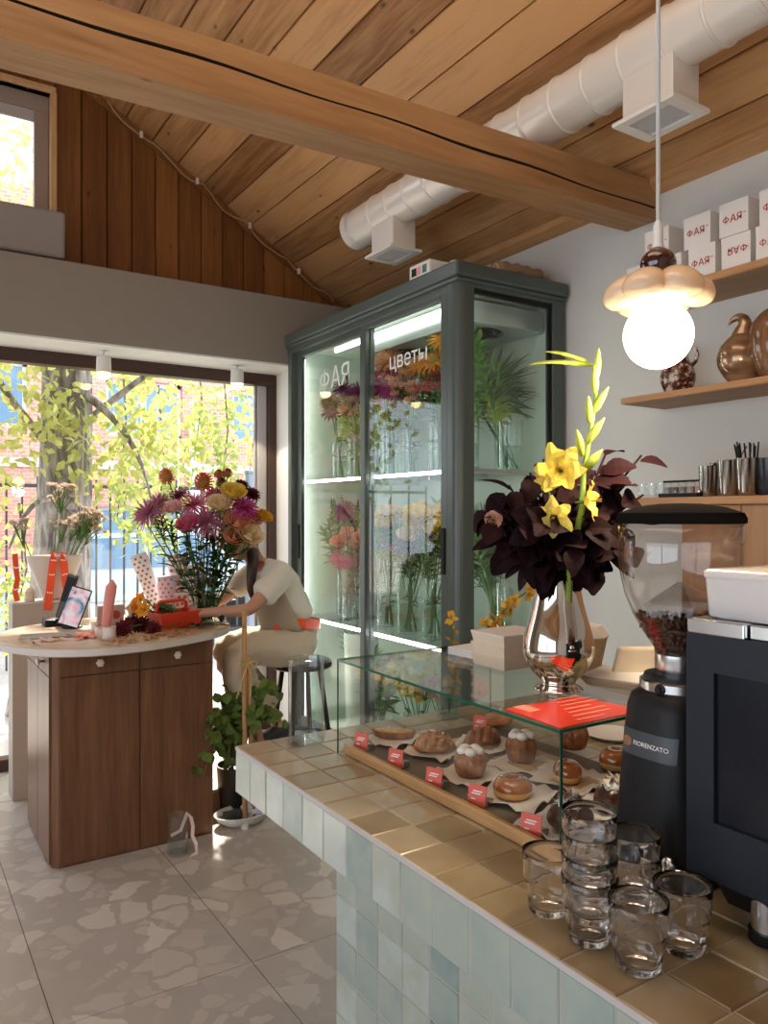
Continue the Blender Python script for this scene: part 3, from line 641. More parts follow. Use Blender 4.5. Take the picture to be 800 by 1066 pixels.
        b.sheet(rows)
    me = bpy.data.meshes.new(kind); me.from_pydata([tuple(p) for p in b.v], [], b.f)
    for m in mats: me.materials.append(m)
    me.polygons.foreach_set('material_index', b.m)
    if kind in ('rose', 'snap'): me.polygons.foreach_set('use_smooth', [True] * len(me.polygons))
    me.update(); BL[k] = me; return me
NAMES = {'dahlia': 'dahlia', 'spider': 'chrysanthemum', 'pompon': 'pompon_dahlia', 'ball': 'dianthus', 'rose': 'rose', 'spray': 'spray_rose', 'lily': 'lily', 'orchid': 'orchid', 'sunflower': 'sunflower', 'leafy': 'leafy_stem', 'palm': 'palm_frond', 'plume': 'ornamental_grass', 'snap': 'snapdragon', 'strap': 'strap_leaf'}
def flower(kind, key, base, tip, r, label, group=None, facing=None, cat='flower', leaves=0, sr=.0028, bend=.03, name=None, leafm=None, lsize=.06):
    base, tip = V(base), V(tip); mid = base.lerp(tip, .55) + V((rnd(-bend, bend), rnd(-bend, bend), 0))
    pts = bez(base, mid, tip, 8)
    t = thing(name or NAMES[kind], label, cat, base, group)
    b = MB(); b.tube(pts, [sr * (1.15 - .35 * i / 8) for i in range(9)], 6); build(b, 'stem', m_stem, t, smooth=True)
    d = V(facing) if facing is not None else (pts[-1] - pts[-3]).normalized() + V((rnd(-.3, .3), rnd(-.3, .3), .1))
    me = bloom(kind, key); o = bpy.data.objects.new('bloom' if kind not in ('leafy', 'palm', 'plume', 'strap') else 'foliage', me); COL.objects.link(o)
    o.matrix_basis = Matrix.Translation(tip) @ aim(d, rnd(0, 6)) @ Matrix.Scale(r, 4); par(o, t)
    for k in range(leaves):
        i = 2 + int(k * 5.5 / max(1, leaves)); p = pts[i]; a = rnd(0, 2 * PI)
        b = MB(); b.leaf(p, (math.cos(a), math.sin(a), rnd(.1, .9)), (rnd(-.3, .3), rnd(-.3, .3), 1), lsize * rnd(.8, 1.3), lsize * .42, .35, .25, 4); build(b, 'leaf', leafm or m_leaf, t)
    return t
def vase(c, r, h, label, group=None, name='glass_vase', water=.45, flare=1.0, mat=None, n=28, waterm=None, lip=0):
    c = V(c); t = thing(name, label, 'vase', c, group); th = .0035
    pr = [(0, 0), (r * .96, 0), (r, .006)] + [(r * (1 + (flare - 1) * (i / 6) ** 1.5), .006 + (h - .006) * i / 6) for i in range(1, 7)]
    if lip: pr.append((pr[-1][0] + lip, h + .002))
    inn = [(max(0, a - th), z) for a, z in reversed(pr[2:])] + [(r - 2 * th, .012), (0, .012)]
    b = MB(); b.lathe(pr + inn, n, c); build(b, 'glass_body', mat or m_vase, t, smooth=True, auto=50)
    if water:
        wr = lambda z: r * (1 + (flare - 1) * (max(0, z / h)) ** 1.5) - th * 1.6
        b = MB(); b.lathe([(0, .013), (r - 2.2 * th, .013), (wr(h * water), h * water), (0, h * water)], n, c); build(b, 'water', waterm or m_water, t, smooth=True, auto=50)
    return t
# ------------------------------------------------------------------ flower fridge
FX, FY0, FY1, FZ = 2.318, 2.932, 4.80, 2.785; BX = 3.04
fr = thing('flower_fridge', 'tall dark green glass flower fridge with two sliding doors standing against the white wall', 'fridge', ((FX + BX) / 2, (FY0 + FY1) / 2, 0))
b = MB(); b.box((FX - .03, FY0 - .03, 2.715), (BX, FY1, FZ)); b.box((FX - .018, FY0 - .015, 2.695), (BX, FY1, 2.718)); build(b, 'cornice', m_fridge, fr, bevel=.012, seg=3)
b = MB(); b.box((FX + .01, FY0, .0), (BX, FY1, .10)); build(b, 'plinth', m_fridge, fr, bevel=.004)
b = MB()                                                   # rounded corner post
pp = [(FX + .10, FY0), (FX + .10, FY0 + .085), (FX, FY0 + .085)] + [(FX + .055 - .055 * math.cos(a), FY0 + .055 - .055 * math.sin(a)) for a in [PI / 2 * k / 7 for k in range(8)]]
b.prism(pp, .1, 2.7); build(b, 'corner_post', m_fridge, fr)
for lo, hi, nm in (((2.955, FY0, .1), (BX, FY0 + .06, 2.7), 'side_post'), ((FX, FY1 - .05, .1), (FX + .06, FY1, 2.7), 'side_post'), ((FX + .10, FY0, .1), (2.955, FY0 + .05, .22), 'side_rail'), ((FX + .1, FY0, 2.675), (2.955, FY0 + .05, 2.70), 'side_rail'), ((FX + .005, FY0 + .08, 2.66), (FX + .075, FY1 - .04, 2.70), 'door_track'), ((FX + .005, FY0 + .08, .1), (FX + .075, FY1 - .04, .13), 'door_track')):
    b = MB(); b.box(lo, hi); build(b, nm, m_fridge, fr, bevel=.004)
b = MB(); b.box((BX - .012, FY0 + .05, .1), (BX, FY1, 2.7)); b.box((FX + .06, FY1 - .015, .1), (BX - .012, FY1, 2.7)); b.box((FX + .08, FY0 + .05, .1), (BX - .012, FY1 - .015, .115)); b.box((FX + .08, FY0 + .05, 2.685), (BX - .012, FY1 - .015, 2.70)); build(b, 'inner_lining', m_fridge_in, fr)
b = MB(); b.box((FX + .10, FY0 + .02, .22), (2.955, FY0 + .028, 2.675)); build(b, 'side_pane', m_fridgeglass, fr)
b = MB()
for z in (.22, 2.665): b.box((FX + .10, FY0 + .012, z - .012), (2.955, FY0 + .036, z + .01))
b.box((2.943, FY0 + .012, .22), (2.956, FY0 + .036, 2.675)); build(b, 'pane_gasket', m_black, fr)
for i, (y0, y1, dx) in enumerate(((3.80, FY1 - .055, .042), (FY0 + .09, 3.86, .006))):
    d = thing('door', None, None); d.location = (FX, (y0 + y1) / 2, 0); par(d, fr)
    fw = .058; x0, x1 = FX + dx, FX + dx + .032
    b = MB(); b.box((x0, y0, .13), (x1, y0 + fw, 2.685)); b.box((x0, y1 - fw, .13), (x1, y1, 2.685)); b.box((x0, y0 + fw, 2.628), (x1, y1 - fw, 2.685)); b.box((x0, y0 + fw, .13), (x1, y1 - fw, .21))
    o = build(b, 'door_frame', m_fridge, d, bevel=.006, seg=2)
    b = MB(); b.box((x0 + .012, y0 + fw - .006, .2), (x0 + .019, y1 - fw + .006, 2.634)); o = build(b, 'door_pane', m_fridgeglass, d)
    b = MB(); hy = y1 - fw / 2 if i == 0 else y0 + fw / 2; b.box((x0 - .012, hy - .014, 1.27 + .0), (x0 + .002, hy + .014, 1.50)); build(b, 'handle', m_black, d, bevel=.004)
    M = frame((x0 + .0105, 4.44 if i == 0 else 3.565, 2.365 if i == 0 else 2.362), (0, -1, 0), (0, 0, 1))
    lettering('ФАЯ' if i == 0 else 'цветы', .185 if i == 0 else .125, M, P('white_vinyl_%d' % i, (.85, .87, .85), .6), d, .0004)
b = MB(); b.box((FX + .042, FY0 + .088, .12), (FX + .05, FY0 + .1, 2.66)); build(b, 'door_seal', m_black, fr)
for z in (1.79, .872):
    b = MB(); b.box((FX + .10, FY0 + .06, z - .004), (BX - .02, FY1 - .02, z + .004)); o = build(b, 'shelf', m_caseglass, fr)
    b = MB(); b.box((FX + .095, FY0 + .06, z - .012), (FX + .103, FY1 - .02, z + .006)); b.box((FX + .10, FY0 + .05, z - .012), (BX - .02, FY0 + .058, z + .006)); build(b, 'shelf_rail', m_greyframe, fr)
    b = MB(); b.box((FX + .086, FY0 + .10, z - .013), (FX + .094, FY1 - .03, z + .003)); build(b, 'led_strip', m_led, fr)
    for y in (3.55, 4.25): b = MB(); b.box((2.6, y - .006, z - .03), (BX - .01, y + .006, z - .006)); build(b, 'shelf_bracket', m_steel, fr)
b = MB(); b.box((FX + .085, FY1 - .075, .2), (FX + .093, FY1 - .055, 2.62)); build(b, 'led_strip', m_led, fr)
b = MB(); b.box((FX + .108, FY0 + .055, .2), (FX + .118, FY0 + .075, 2.62)); build(b, 'led_strip', m_led, fr)
b = MB(); b.box((2.50, FY0 + .12, 2.55), (3.00, 4.1, 2.66)); ev = build(b, 'cooling_unit', P('galvanised', (.50, .53, .50), .35, metal=.6), fr, bevel=.006)
b = MB(); b.box((2.46, 3.20, 2.62), (2.475, 4.4, 2.65)); build(b, 'light_tube', m_tube, fr)
for y in (3.24, 3.85):
    b = MB()
    for rr in (.13, .105, .08, .055, .03): b.lathe([(rr, -.003), (rr + .003, -.006), (rr + .006, -.003), (rr + .003, 0)], 32, (2.70, y, 2.545))
    for a in range(4): b.tube([(2.70 + .03 * math.cos(a * PI / 2), y + .03 * math.sin(a * PI / 2), 2.541), (2.70 + .135 * math.cos(a * PI / 2), y + .135 * math.sin(a * PI / 2), 2.541)], .004, 5)
    build(b, 'fan_guard', m_black, ev, smooth=True)
    b = MB(); b.lathe([(0, -.001), (.125, -.001), (.125, .002), (0, .002)], 32, (2.70, y, 2.548)); build(b, 'fan_opening', P('fan_dark', (.03, .035, .035), .6), ev)
# things on top of the fridge
c = V((FX + .05, 3.24, FZ)); t = thing('controller_box', 'small white controller with lit digits on the front edge of the fridge top', 'controller', c)
b = MB(); b.box((FX - .01, 3.15, FZ), (FX + .12, 3.33, FZ + .075)); build(b, 'housing', m_white, t, bevel=.006)
for (y0, y1, m) in ((3.265, 3.305, m_black), (3.225, 3.258, P('pink_display', (.75, .30, .35), .4)), (3.175, 3.21, P('green_display', (.03, .12, .09), .3))):
    b = MB(); b.box((FX - .0125, y0, FZ + .015), (FX - .009, y1, FZ + .055)); build(b, 'display', m, t)
b = MB(); b.lathe([(0, 0), (.05, 0), (.052, .02), (.03, .045), (0, .05)], 20, (FX + .08, 3.05, FZ)); build(b, 'sensor_cap', m_white, smooth=True, auto=40, label='low white cap beside the controller on the fridge top corner', cat='sensor')
c = V((2.80, 3.04, FZ)); t = thing('kraft_paper_roll', 'crumpled brown kraft paper bag lying on the fridge top near the wall', 'paper bag', c)
b = MB(); rings = []
for i in range(15):
    s = i / 14; R = .052 * (1 - .35 * abs(s - .5) ** 2.5) ; rings.append([V((c.x - .145 + .29 * s, c.y + math.cos(a) * R * (1.05 + .10 * math.sin(3 * a + i)), FZ + .05 + math.sin(a) * R * (.85 + .12 * math.sin(2 * a + i * 1.7)))) for a in [2 * PI * j / 20 for j in range(20)]])
b.loft(rings); build(b, 'paper_body', P('brown_paper', (.28, .18, .11), .85, bump=.4, bscale=25), t, smooth=True)
b = MB(); b.lathe([(.0, 0), (.026, .0), (.030, .008), (.022, .012), (.016, .004)], 16, (c.x - .146, c.y, FZ + .05), Matrix.Rotation(-PI / 2, 4, 'Y')); build(b, 'rolled_end', m_kraft, t, smooth=True)
# ---- stock: vases and stems
def stock(x, y, z, r, h, vlabel, bunch, water=.5):
    vase((x, y, z), r, h, vlabel, 'glass vases in the flower fridge', water=water)
    for (kind, key, n, z0, z1, rad, sp, label) in bunch:
        n = n if n < 2 else int(n * (2.1 if kind == 'rose' else 1.6) + .5); rad *= .92 if kind == 'rose' else 1.12; sp *= 1.15
        for k in range(n):
            a = rnd(0, 2 * PI); s = sp * math.sqrt(rnd(.1, 1))
            tx_ = min(max(x + math.cos(a) * s, FX + .10 + rad), BX - .03 - rad * (1.25 if kind in ('palm', 'plume') else .6)); ty_ = min(max(y + math.sin(a) * s, FY0 + .08 + rad * .9), FY1 - .03 - rad * .9)
            a2 = a + PI
            flower(kind, key, (x + math.cos(a2) * r * .5, y + math.sin(a2) * r * .5, z + .02), (tx_, ty_, z + rnd(z0, z1)), rad, label, label.split(' in ')[0].split(' behind ')[0].split(' on ')[0] + ' stock', bend=.02, facing=(-.5 + rnd(-.3, .3), -.45 + rnd(-.3, .3), .75) if kind not in ('leafy', 'palm', 'plume', 'snap', 'strap') else None, leaves=2 if kind in ('rose', 'dahlia', 'spider', 'spray') else 0)
ZU, ZS, ZF = 1.796, .878, .117
stock(2.53, 3.12, ZU, .06, .27, 'glass vase of light green leafy stems on the upper fridge shelf, at the corner post', [('leafy', 'grass', 6, .36, .56, .16, .10, 'light green leafy stem at the corner of the upper fridge shelf')])
stock(2.82, 3.10, ZU, .06, .27, 'glass vase of dark palm fronds on the upper fridge shelf, nearest the wall', [('palm', 'fern', 4, .36, .48, .17, .12, 'dark green palm frond on the upper fridge shelf by the wall'), ('strap', 'teal', 1, .20, .26, .22, .02, 'long teal strap leaf leaning in the fridge side pane')])
stock(2.54, 3.38, ZU, .06, .26, 'glass vase of sunflowers on the upper fridge shelf behind the right door', [('sunflower', 'orange', 4, .60, .74, .075, .10, 'orange sunflower behind the right fridge door'), ('leafy', 'grass', 3, .42, .62, .13, .12, 'green filler stem among the sunflowers in the fridge'), ('spray', 'red', 4, .42, .52, .06, .10, 'dark red spray on the upper shelf below the sunflowers')])
stock(2.54, 3.66, ZU, .055, .26, 'glass vase of small peach roses on the upper fridge shelf behind the right door', [('spray', 'peach', 6, .46, .62, .075, .11, 'small peach spray rose behind the right fridge door')])
stock(2.52, 3.84, ZU, .055, .26, 'glass vase of large dahlias on the upper fridge shelf behind the white lettering', [('dahlia', 'magenta', 4, .46, .64, .10, .09, 'magenta dahlia behind the white lettering of the right fridge door'), ('spider', 'peach', 2, .63, .70, .10, .07, 'large peach spider dahlia behind the white lettering of the right fridge door')])
stock(2.80, 3.55, ZU, .06, .27, 'glass vase of grey-green palm tufts at the back of the upper fridge shelf', [('palm', 'greygreen', 3, .36, .48, .17, .12, 'grey-green palm tuft at the back of the upper fridge shelf')])
stock(2.55, 4.28, ZU, .055, .26, 'glass vase of purple chrysanthemums on the upper fridge shelf behind the left door', [('spider', 'purple', 4, .48, .60, .085, .10, 'purple chrysanthemum behind the left fridge door'), ('rose', 'peach', 2, .42, .48, .05, .08, 'peach rose below the purple chrysanthemums in the fridge'), ('leafy', 'lime', 3, .30, .42, .11, .12, 'lime filler stem below the purple chrysanthemums in the fridge')])
stock(2.60, 4.58, ZU, .055, .26, 'glass vase of burgundy blooms on the upper fridge shelf, furthest left', [('dahlia', 'darkred', 3, .44, .54, .07, .08, 'burgundy dahlia on the upper fridge shelf, furthest left')])
stock(2.56, 3.22, ZS, .07, .33, 'large glass vase of broad green leaves on the lower fridge shelf by the corner', [('leafy', 'grass', 4, .44, .62, .15, .12, 'broad green leafy stem on the lower fridge shelf by the corner'), ('palm', 'darkgreen', 3, .42, .55, .14, .10, 'dark green leaf tuft on the lower fridge shelf by the corner')])
stock(2.57, 3.46, ZS, .07, .33, 'large glass vase of yellow roses on the lower fridge shelf behind the right door', [('rose', 'yellow', 6, .60, .74, .052, .15, 'yellow rose on the lower fridge shelf behind the right door')])
stock(2.57, 3.70, ZS, .075, .33, 'large glass vase of cream roses on the lower fridge shelf, middle of the right door', [('rose', 'cream', 6, .56, .72, .052, .15, 'cream rose on the lower fridge shelf behind the right door'), ('leafy', 'darkgreen', 3, .42, .56, .12, .10, 'dark filler stem under the cream roses in the fridge')])
stock(2.57, 3.93, ZS, .07, .33, 'large glass vase of green dianthus on the lower fridge shelf by the middle door edge', [('ball', 'greenball', 2, .47, .56, .095, .06, 'fuzzy green dianthus ball on the lower fridge shelf'), ('spray', 'palepink', 4, .40, .52, .06, .10, 'pale pink spray beside the green dianthus in the fridge'), ('rose', 'yellow', 3, .62, .70, .05, .10, 'pale yellow rose above the green dianthus in the fridge')])
stock(2.56, 4.34, ZS, .07, .33, 'large glass vase of mixed pink blooms on the lower fridge shelf behind the left door', [('spider', 'pink', 4, .36, .44, .06, .12, 'pink chrysanthemum on the lower fridge shelf behind the left door'), ('rose', 'peach', 4, .48, .58, .052, .12, 'peach rose on the lower fridge shelf behind the left door'), ('spider', 'purple', 2, .66, .74, .06, .09, 'purple aster on the lower fridge shelf behind the left door')])
stock(2.84, 4.46, ZS, .06, .30, 'glass vase of lime snapdragons at the back left of the lower fridge shelf', [('snap', 'lime', 5, .56, .72, .11, .13, 'lime snapdragon at the back left of the lower fridge shelf')])
stock(2.82, 3.20, ZS, .06, .30, 'glass vase of grey grass plumes on the lower fridge shelf by the wall', [('plume', 'greygreen', 5, .40, .56, .20, .10, 'grey-green grass plume on the lower fridge shelf by the wall')])
stock(2.84, 3.84, ZS, .06, .30, 'glass vase of pale green foliage at the back of the lower fridge shelf', [('leafy', 'lime', 4, .45, .65, .14, .12, 'pale green leafy stem at the back of the lower fridge shelf')])
stock(2.60, 3.36, ZF, .085, .30, 'wide glass vase of salmon roses on the fridge floor by the corner', [('rose', 'palepink', 6, .40, .52, .055, .17, 'salmon rose on the fridge floor by the corner')])
stock(2.60, 3.66, ZF, .085, .30, 'wide glass vase of yellow blooms on the fridge floor behind the right door', [('spray', 'yellow', 6, .42, .55, .075, .16, 'yellow spray bloom on the fridge floor behind the right door')])
stock(2.58, 4.02, ZF, .085, .30, 'wide glass vase of orange lilies on the fridge floor by the middle door edge', [('lily', 'orange', 4, .42, .54, .065, .14, 'orange lily on the fridge floor by the middle door edge'), ('leafy', 'grass', 4, .34, .48, .14, .14, 'green leafy stem beside the orange lilies in the fridge')])
stock(2.70, 3.04, ZU, .045, .25, 'slim glass vase of pale green stems on the upper fridge shelf behind the side pane', [('leafy', 'lime', 4, .34, .50, .12, .07, 'pale green leafy stem on the upper fridge shelf behind the side pane')])
stock(2.70, 3.05, ZS, .06, .30, 'glass vase of fine green grass on the lower fridge shelf behind the side pane', [('plume', 'fern', 4, .40, .56, .17, .10, 'fine green grass plume on the lower fridge shelf behind the side pane'), ('leafy', 'grass', 3, .40, .60, .14, .10, 'green leafy stem on the lower fridge shelf behind the side pane')])
stock(2.66, 4.62, ZS, .06, .30, 'glass vase of tall green spikes at the left end of the lower fridge shelf', [('snap', 'grass', 4, .50, .74, .10, .10, 'tall green spike at the left end of the lower fridge shelf'), ('leafy', 'fern', 4, .36, .56, .13, .12, 'green leafy stem at the left end of the lower fridge shelf')])
stock(2.80, 4.42, ZU, .06, .27, 'glass vase of yellow-green branches at the back left of the upper fridge shelf', [('leafy', 'lime', 6, .28, .52, .15, .16, 'yellow-green leafy branch at the back left of the upper fridge shelf')])
stock(2.66, 4.06, ZU, .055, .26, 'glass vase of yellow-green foliage on the upper fridge shelf by the middle door edge', [('leafy', 'lime', 4, .26, .42, .13, .10, 'yellow-green leafy stem on the upper fridge shelf by the middle door edge'), ('rose', 'peach', 4, .36, .50, .05, .10, 'peach rose on the upper fridge shelf by the middle door edge')])
t = vase((2.62, 4.33, ZF), .10, .68, 'tall frosted white vase on the fridge floor behind the left door', None, water=0, flare=1.15, mat=P('frosted_glass', (.62, .66, .58), .5), name='frosted_vase')
for k in range(4): flower('leafy', 'grass', (2.62 + rnd(-.04, .04), 4.33 + rnd(-.04, .04), ZF + .02), (2.60 + rnd(-.06, .08), 4.33 + rnd(-.12, .12), ZF + rnd(.62, .66)), .09, 'short green leafy stem in the tall frosted white vase', 'stems in the frosted vase', facing=(rnd(-.3, .3), rnd(-.3, .3), 1))
# ------------------------------------------------------------------ florist's worktable
TZ = 1.0; TC = V((.968, 3.951)); TU = V((.916, .401)); TV = V((-.401, .916))
def oval(sx, sy, z, n=72, e=2.5):
    r = []
    for j in range(n):
        a = 2 * PI * j / n; c, s = math.cos(a), math.sin(a)
        p = TC + TU * (sx * math.copysign(abs(c) ** (2 / e), c)) + TV * (sy * math.copysign(abs(s) ** (2 / e), s)); r.append(V((p.x, p.y, z)))
    return r
b = MB(); b.loft([oval(.545, .465, TZ - .042), oval(.555, .475, TZ - .038), oval(.555, .475, TZ - .005), oval(.55, .47, TZ)]); 
m_top = wood('tabletop_birch', (.52, .40, .28), (.66, .54, .41), axis=0, rough=.35, grain=5, island=0)
t = build(b, 'tabletop', [m_top], smooth=True, auto=30, label='pale rounded tabletop strewn with flower cuttings in front of the shop window', cat='tabletop')
b = MB(); b.loft([oval(.5565, .4765, TZ - .036), oval(.5565, .4765, TZ - .008)], cap=False); build(b, 'white_edging', P('edge_white', (.66, .63, .60), .5), t, smooth=True, origin=(0, 0, 0))
# cabinet under it
CX0, CX1, CYF, CYB = .622, 1.36, 3.655, 4.29; CT = TZ - .043
cb = thing('worktable_cabinet', 'walnut cabinet with drawers and doors under the rounded tabletop', 'cabinet', ((CX0 + CX1) / 2, (CYF + CYB) / 2, 0))
b = MB(); ch = .025
b.prism([(CX0 + ch, CYF), (CX1 - .008, CYF), (CX1, CYF + .008), (CX1, CYB), (CX0, CYB), (CX0, CYF + ch)], .0, CT); build(b, 'carcass', m_walnut, cb)
xm = 1.0; g = .0022
def front(x0, x1, z0, z1, name): 
    b = MB(); b.box((x0 + g, CYF - .012, z0 + g), (x1 - g, CYF + .002, z1 - g)); return build(b, name, m_walnut, cb, bevel=.002)
def knob(par_, c, d):
    b = MB(); M = aim(d); b.lathe([(0, 0), (.006, 0), (.006, .018), (.012, .020), (.017, .024), (.018, .030), (.012, .034), (0, .035)], 24, c, M, lambda a, z: 1 + (.13 * math.cos(6 * a) if z > .019 else 0))
    build(b, 'knob', m_kn, par_, smooth=True)
m_kn = P('knob_ivory', (.72, .62, .48), .3)
for x0, x1, kx in ((CX0 + ch, xm, .815), (xm, CX1 - .006, 1.17)):
    d = front(x0, x1, .845, CT, 'drawer'); knob(d, (kx, CYF - .012, .90), (0, -1, 0)); front(x0, x1, .012, .845, 'door')
for y0, y1 in ((CYF + ch, 3.98), (3.98, CYB)):
    for z0, z1, nm in ((.012, .845, 'side_panel'), (.845, CT, 'side_drawer')):
        b = MB(); b.box((CX0 - .012, y0 + g, z0 + g), (CX0 + .002, y1 - g, z1 - g)); o = build(b, nm, m_walnut, cb, bevel=.002)
        if nm == 'side_drawer' and y0 < 3.9: knob(o, (CX0 - .012, 3.80, .90), (-1, 0, 0))
# plinth behind, with its wide vase
PL = (.585, 4.64, .98, 4.80); PZ = 1.085
b = MB(); b.box((PL[0], PL[1], 0), (PL[2], PL[3], PZ - .012)); t = build(b, 'display_plinth', P('plinth_beige', (.40, .34, .28), .6), bevel=.003, label='tall beige display plinth behind the worktable at the window', cat='plinth')
b = MB(); b.box((PL[0] - .004, PL[1] - .004, PZ - .012), (PL[2] + .004, PL[3] + .004, PZ)); build(b, 'plinth_top', P('plinth_pale', (.56, .50, .44), .55), t, origin=(0, 0, 0), bevel=.003)
vc = V((.815, 4.72, PZ)); t = thing('wide_vase', 'wide white flared vase on the plinth, tied with an orange-red ribbon', 'vase', vc)
pr = [(0, 0), (.065, 0), (.068, .01), (.10, .10), (.135, .19), (.150, .235), (.153, .25), (.146, .252), (.128, .19), (.092, .10), (.058, .02), (0, .02)]
b = MB(); b.lathe(pr, 40, vc, Matrix.Diagonal((1, .48, 1, 1))); build(b, 'vase_body', P('vase_bone', (.62, .57, .52), .55), t, smooth=True)
m_ribbon = P('ribbon_red', (.78, .085, .025), .38)
def ribbon(name, pts, w, up, label=None, cat='ribbon', parent=None, mat=None, marks=0):
    rows = []; pts = [V(p) for p in pts]; up = V(up)
    for i, p in enumerate(pts):
        tt = (pts[min(i + 1, len(pts) - 1)] - pts[max(i - 1, 0)]).normalized(); sd = tt.cross(up).normalized(); n = tt.cross(sd) * .0006
        rows.append([p - sd * w / 2 - n, p + sd * w / 2 - n, p + sd * w / 2 + n, p - sd * w / 2 + n])
    b = MB(); b.loft(rows)
    o = build(b, name, mat or m_ribbon, parent, label=label, cat=cat, smooth=False, origin=(0, 0, 0) if parent else None)
    if marks:
        b = MB()
        for k in range(marks):
            f = (k + .7) / (marks + .4) * (len(pts) - 1); i = int(f); p = pts[i].lerp(pts[i + 1], f - i); tt = (pts[i + 1] - pts[i]).normalized(); sd = tt.cross(up).normalized(); n = tt.cross(sd); n = n if n.dot(V((0, 0, CAMZ)) - p) > 0 else -n
            for s_ in (-.25, .0, .25): b.box((-.0035, -.0035, 0), (.0035, .0035, .0005), frame(p + sd * (w * s_) + tt * rnd(-.004, .004) + n * .001, sd, tt))
        build(b, 'white_print', m_wprint, o, origin=(0, 0, 0))
    return o
d = V((-SY, -CY, 0)).normalized()
for (dx, top, bot, tw) in ((-.022, .25, -.05, -.03), (.028, .245, .0, .03)):
    base = vc + d * .0; pts = [base + V((dx + .03, -.02, .238)), base + V((dx, -.080, .256)), base + V((dx, -.088, .225)), base + V((dx + tw * .3, -.083, .15)), base + V((dx + tw * .6, -.085, .07)), base + V((dx + tw * 1.1, -.092, bot))]
    ribbon('ribbon_tail', pts, .042, (0, 1, .0), None, None, t, None, 4)
ribbon('red_ribbon', [(.605, 4.70, PZ + .265), (.608, 4.69, PZ + .20), (.615, 4.68, PZ + .12), (.602, 4.67, PZ + .06), (.612, 4.665, PZ + .005)], .028, (0, 1, 0), 'narrow red ribbon standing at the left edge of the plinth beside the small jar', marks=2)
jc = V((.675, 4.67, PZ)); t = thing('small_jar', 'small cream lidded jar on the plinth beside the wide vase', 'jar', jc)
b = MB(); b.lathe([(0, 0), (.024, 0), (.026, .004), (.026, .05), (.022, .058), (0, .058)], 24, jc); build(b, 'jar_body', P('jar_cream', (.62, .52, .40), .5), t, smooth=True, auto=40)
b = MB(); b.lathe([(0, .058), (.021, .058), (.021, .068), (.012, .076), (0, .077)], 24, jc); build(b, 'jar_lid', m_kn, t, smooth=True, auto=40)
pm('dryh', (.48, .36, .27), (.66, .54, .43), .3)
for i in range(11):
    a = rnd(-1.2, 1.2); tip = vc + V((rnd(-.22, .22), rnd(-.08, .08), rnd(.36, .58))); flower('spray', 'dryh', vc + V((rnd(-.03, .03), rnd(-.01, .01), .03)), tip, rnd(.07, .10), 'dried beige hydrangea stem in the wide white vase on the plinth', 'dried hydrangea stems', cat='dried flower', name='dried_hydrangea', sr=.003)
# ---- things lying on the tabletop
def on_t(px, py, z=TZ): return on(px, py, z)
p = on_t(52, 662); t = thing('cutting_mat', 'grey rectangular mat on the tabletop below the tablet', 'mat', p)
b = MB(); M = frame(p, (.9, -.2, 0), (.25, .95, 0)); b.box((-.13, -.08, 0), (.13, .08, .004), M); build(b, 'mat_sheet', P('mat_grey', (.30, .28, .25), .6), t, bevel=.002)
# tablet on its stand
p = on_t(70, 655); tp = V((p.x, p.y, TZ)); M = frame(tp + V((0, 0, .012)), (1, -.28, 0), (.26, .22, .93)) @ Matrix.Rotation(-.33, 4, 'Z')
t = thing('tablet_stand', 'tablet with a pink and blue picture on its screen, tilted on a black stand', 'tablet', tp)
b = MB(); b.box((-.052, 0, -.006), (.052, .205, .004), M); build(b, 'tablet_case', m_black, t, bevel=.006)
q = NT('tablet_picture'); nzz = q.n('TexNoise', Vector=q.obj((14, 14, 14)), Scale=.9, Detail=1.5, Distortion=1.6)
cc = q.ramp(nzz.outputs[0], [(.30, (.02, .03, .06)), (.40, (.25, .40, .55)), (.50, (.62, .40, .48)), (.60, (.70, .52, .60)), (.72, (.55, .70, .80))]); q.l(cc, q.b.inputs['Base Color']); q.b.inputs['Roughness'].default_value = .15
q.l(cc, q.b.inputs['Emission Color']); q.b.inputs['Emission Strength'].default_value = .35
b = MB(); b.box((-.046, .008, .004), (.046, .197, .0048), M); build(b, 'screen', q.m, t)
b = MB(); b.box((-.04, .02, -.012), (.04, .12, -.006), M); b.tube([M @ V((0, .10, -.01)), tp + V((.05, .09, .0))], .009, 8); build(b, 'stand_leg', m_black, t)
b = MB(); b.lathe([(0, 0), (.05, 0), (.05, .008), (0, .012)], 20, tp + V((.03, .04, 0))); build(b, 'stand_base', m_black, t, smooth=True, auto=40)
p = on_t(54, 660); p = V((p.x + .06, p.y + .30, TZ)); t = thing('card_terminal', 'dark slanted card terminal leaning behind the tablet', 'terminal', p)
M = frame(p + V((.03, -.02, .035)), (.84, -.54, -.3), (.46, -.30, .87)); b = MB(); b.box((-.028, 0, -.012), (.028, .235, .012), M); build(b, 'terminal_body', P('terminal_brown', (.05, .028, .028), .35), t, bevel=.006)
b = MB(); b.box((-.022, .09, .012), (.022, .22, .013), M); build(b, 'terminal_screen', m_black, t); b = MB(); b.box((-.05, -.05, 0), (.05, .06, .035), Matrix.Translation(p)); build(b, 'terminal_dock', m_black, t, bevel=.008)
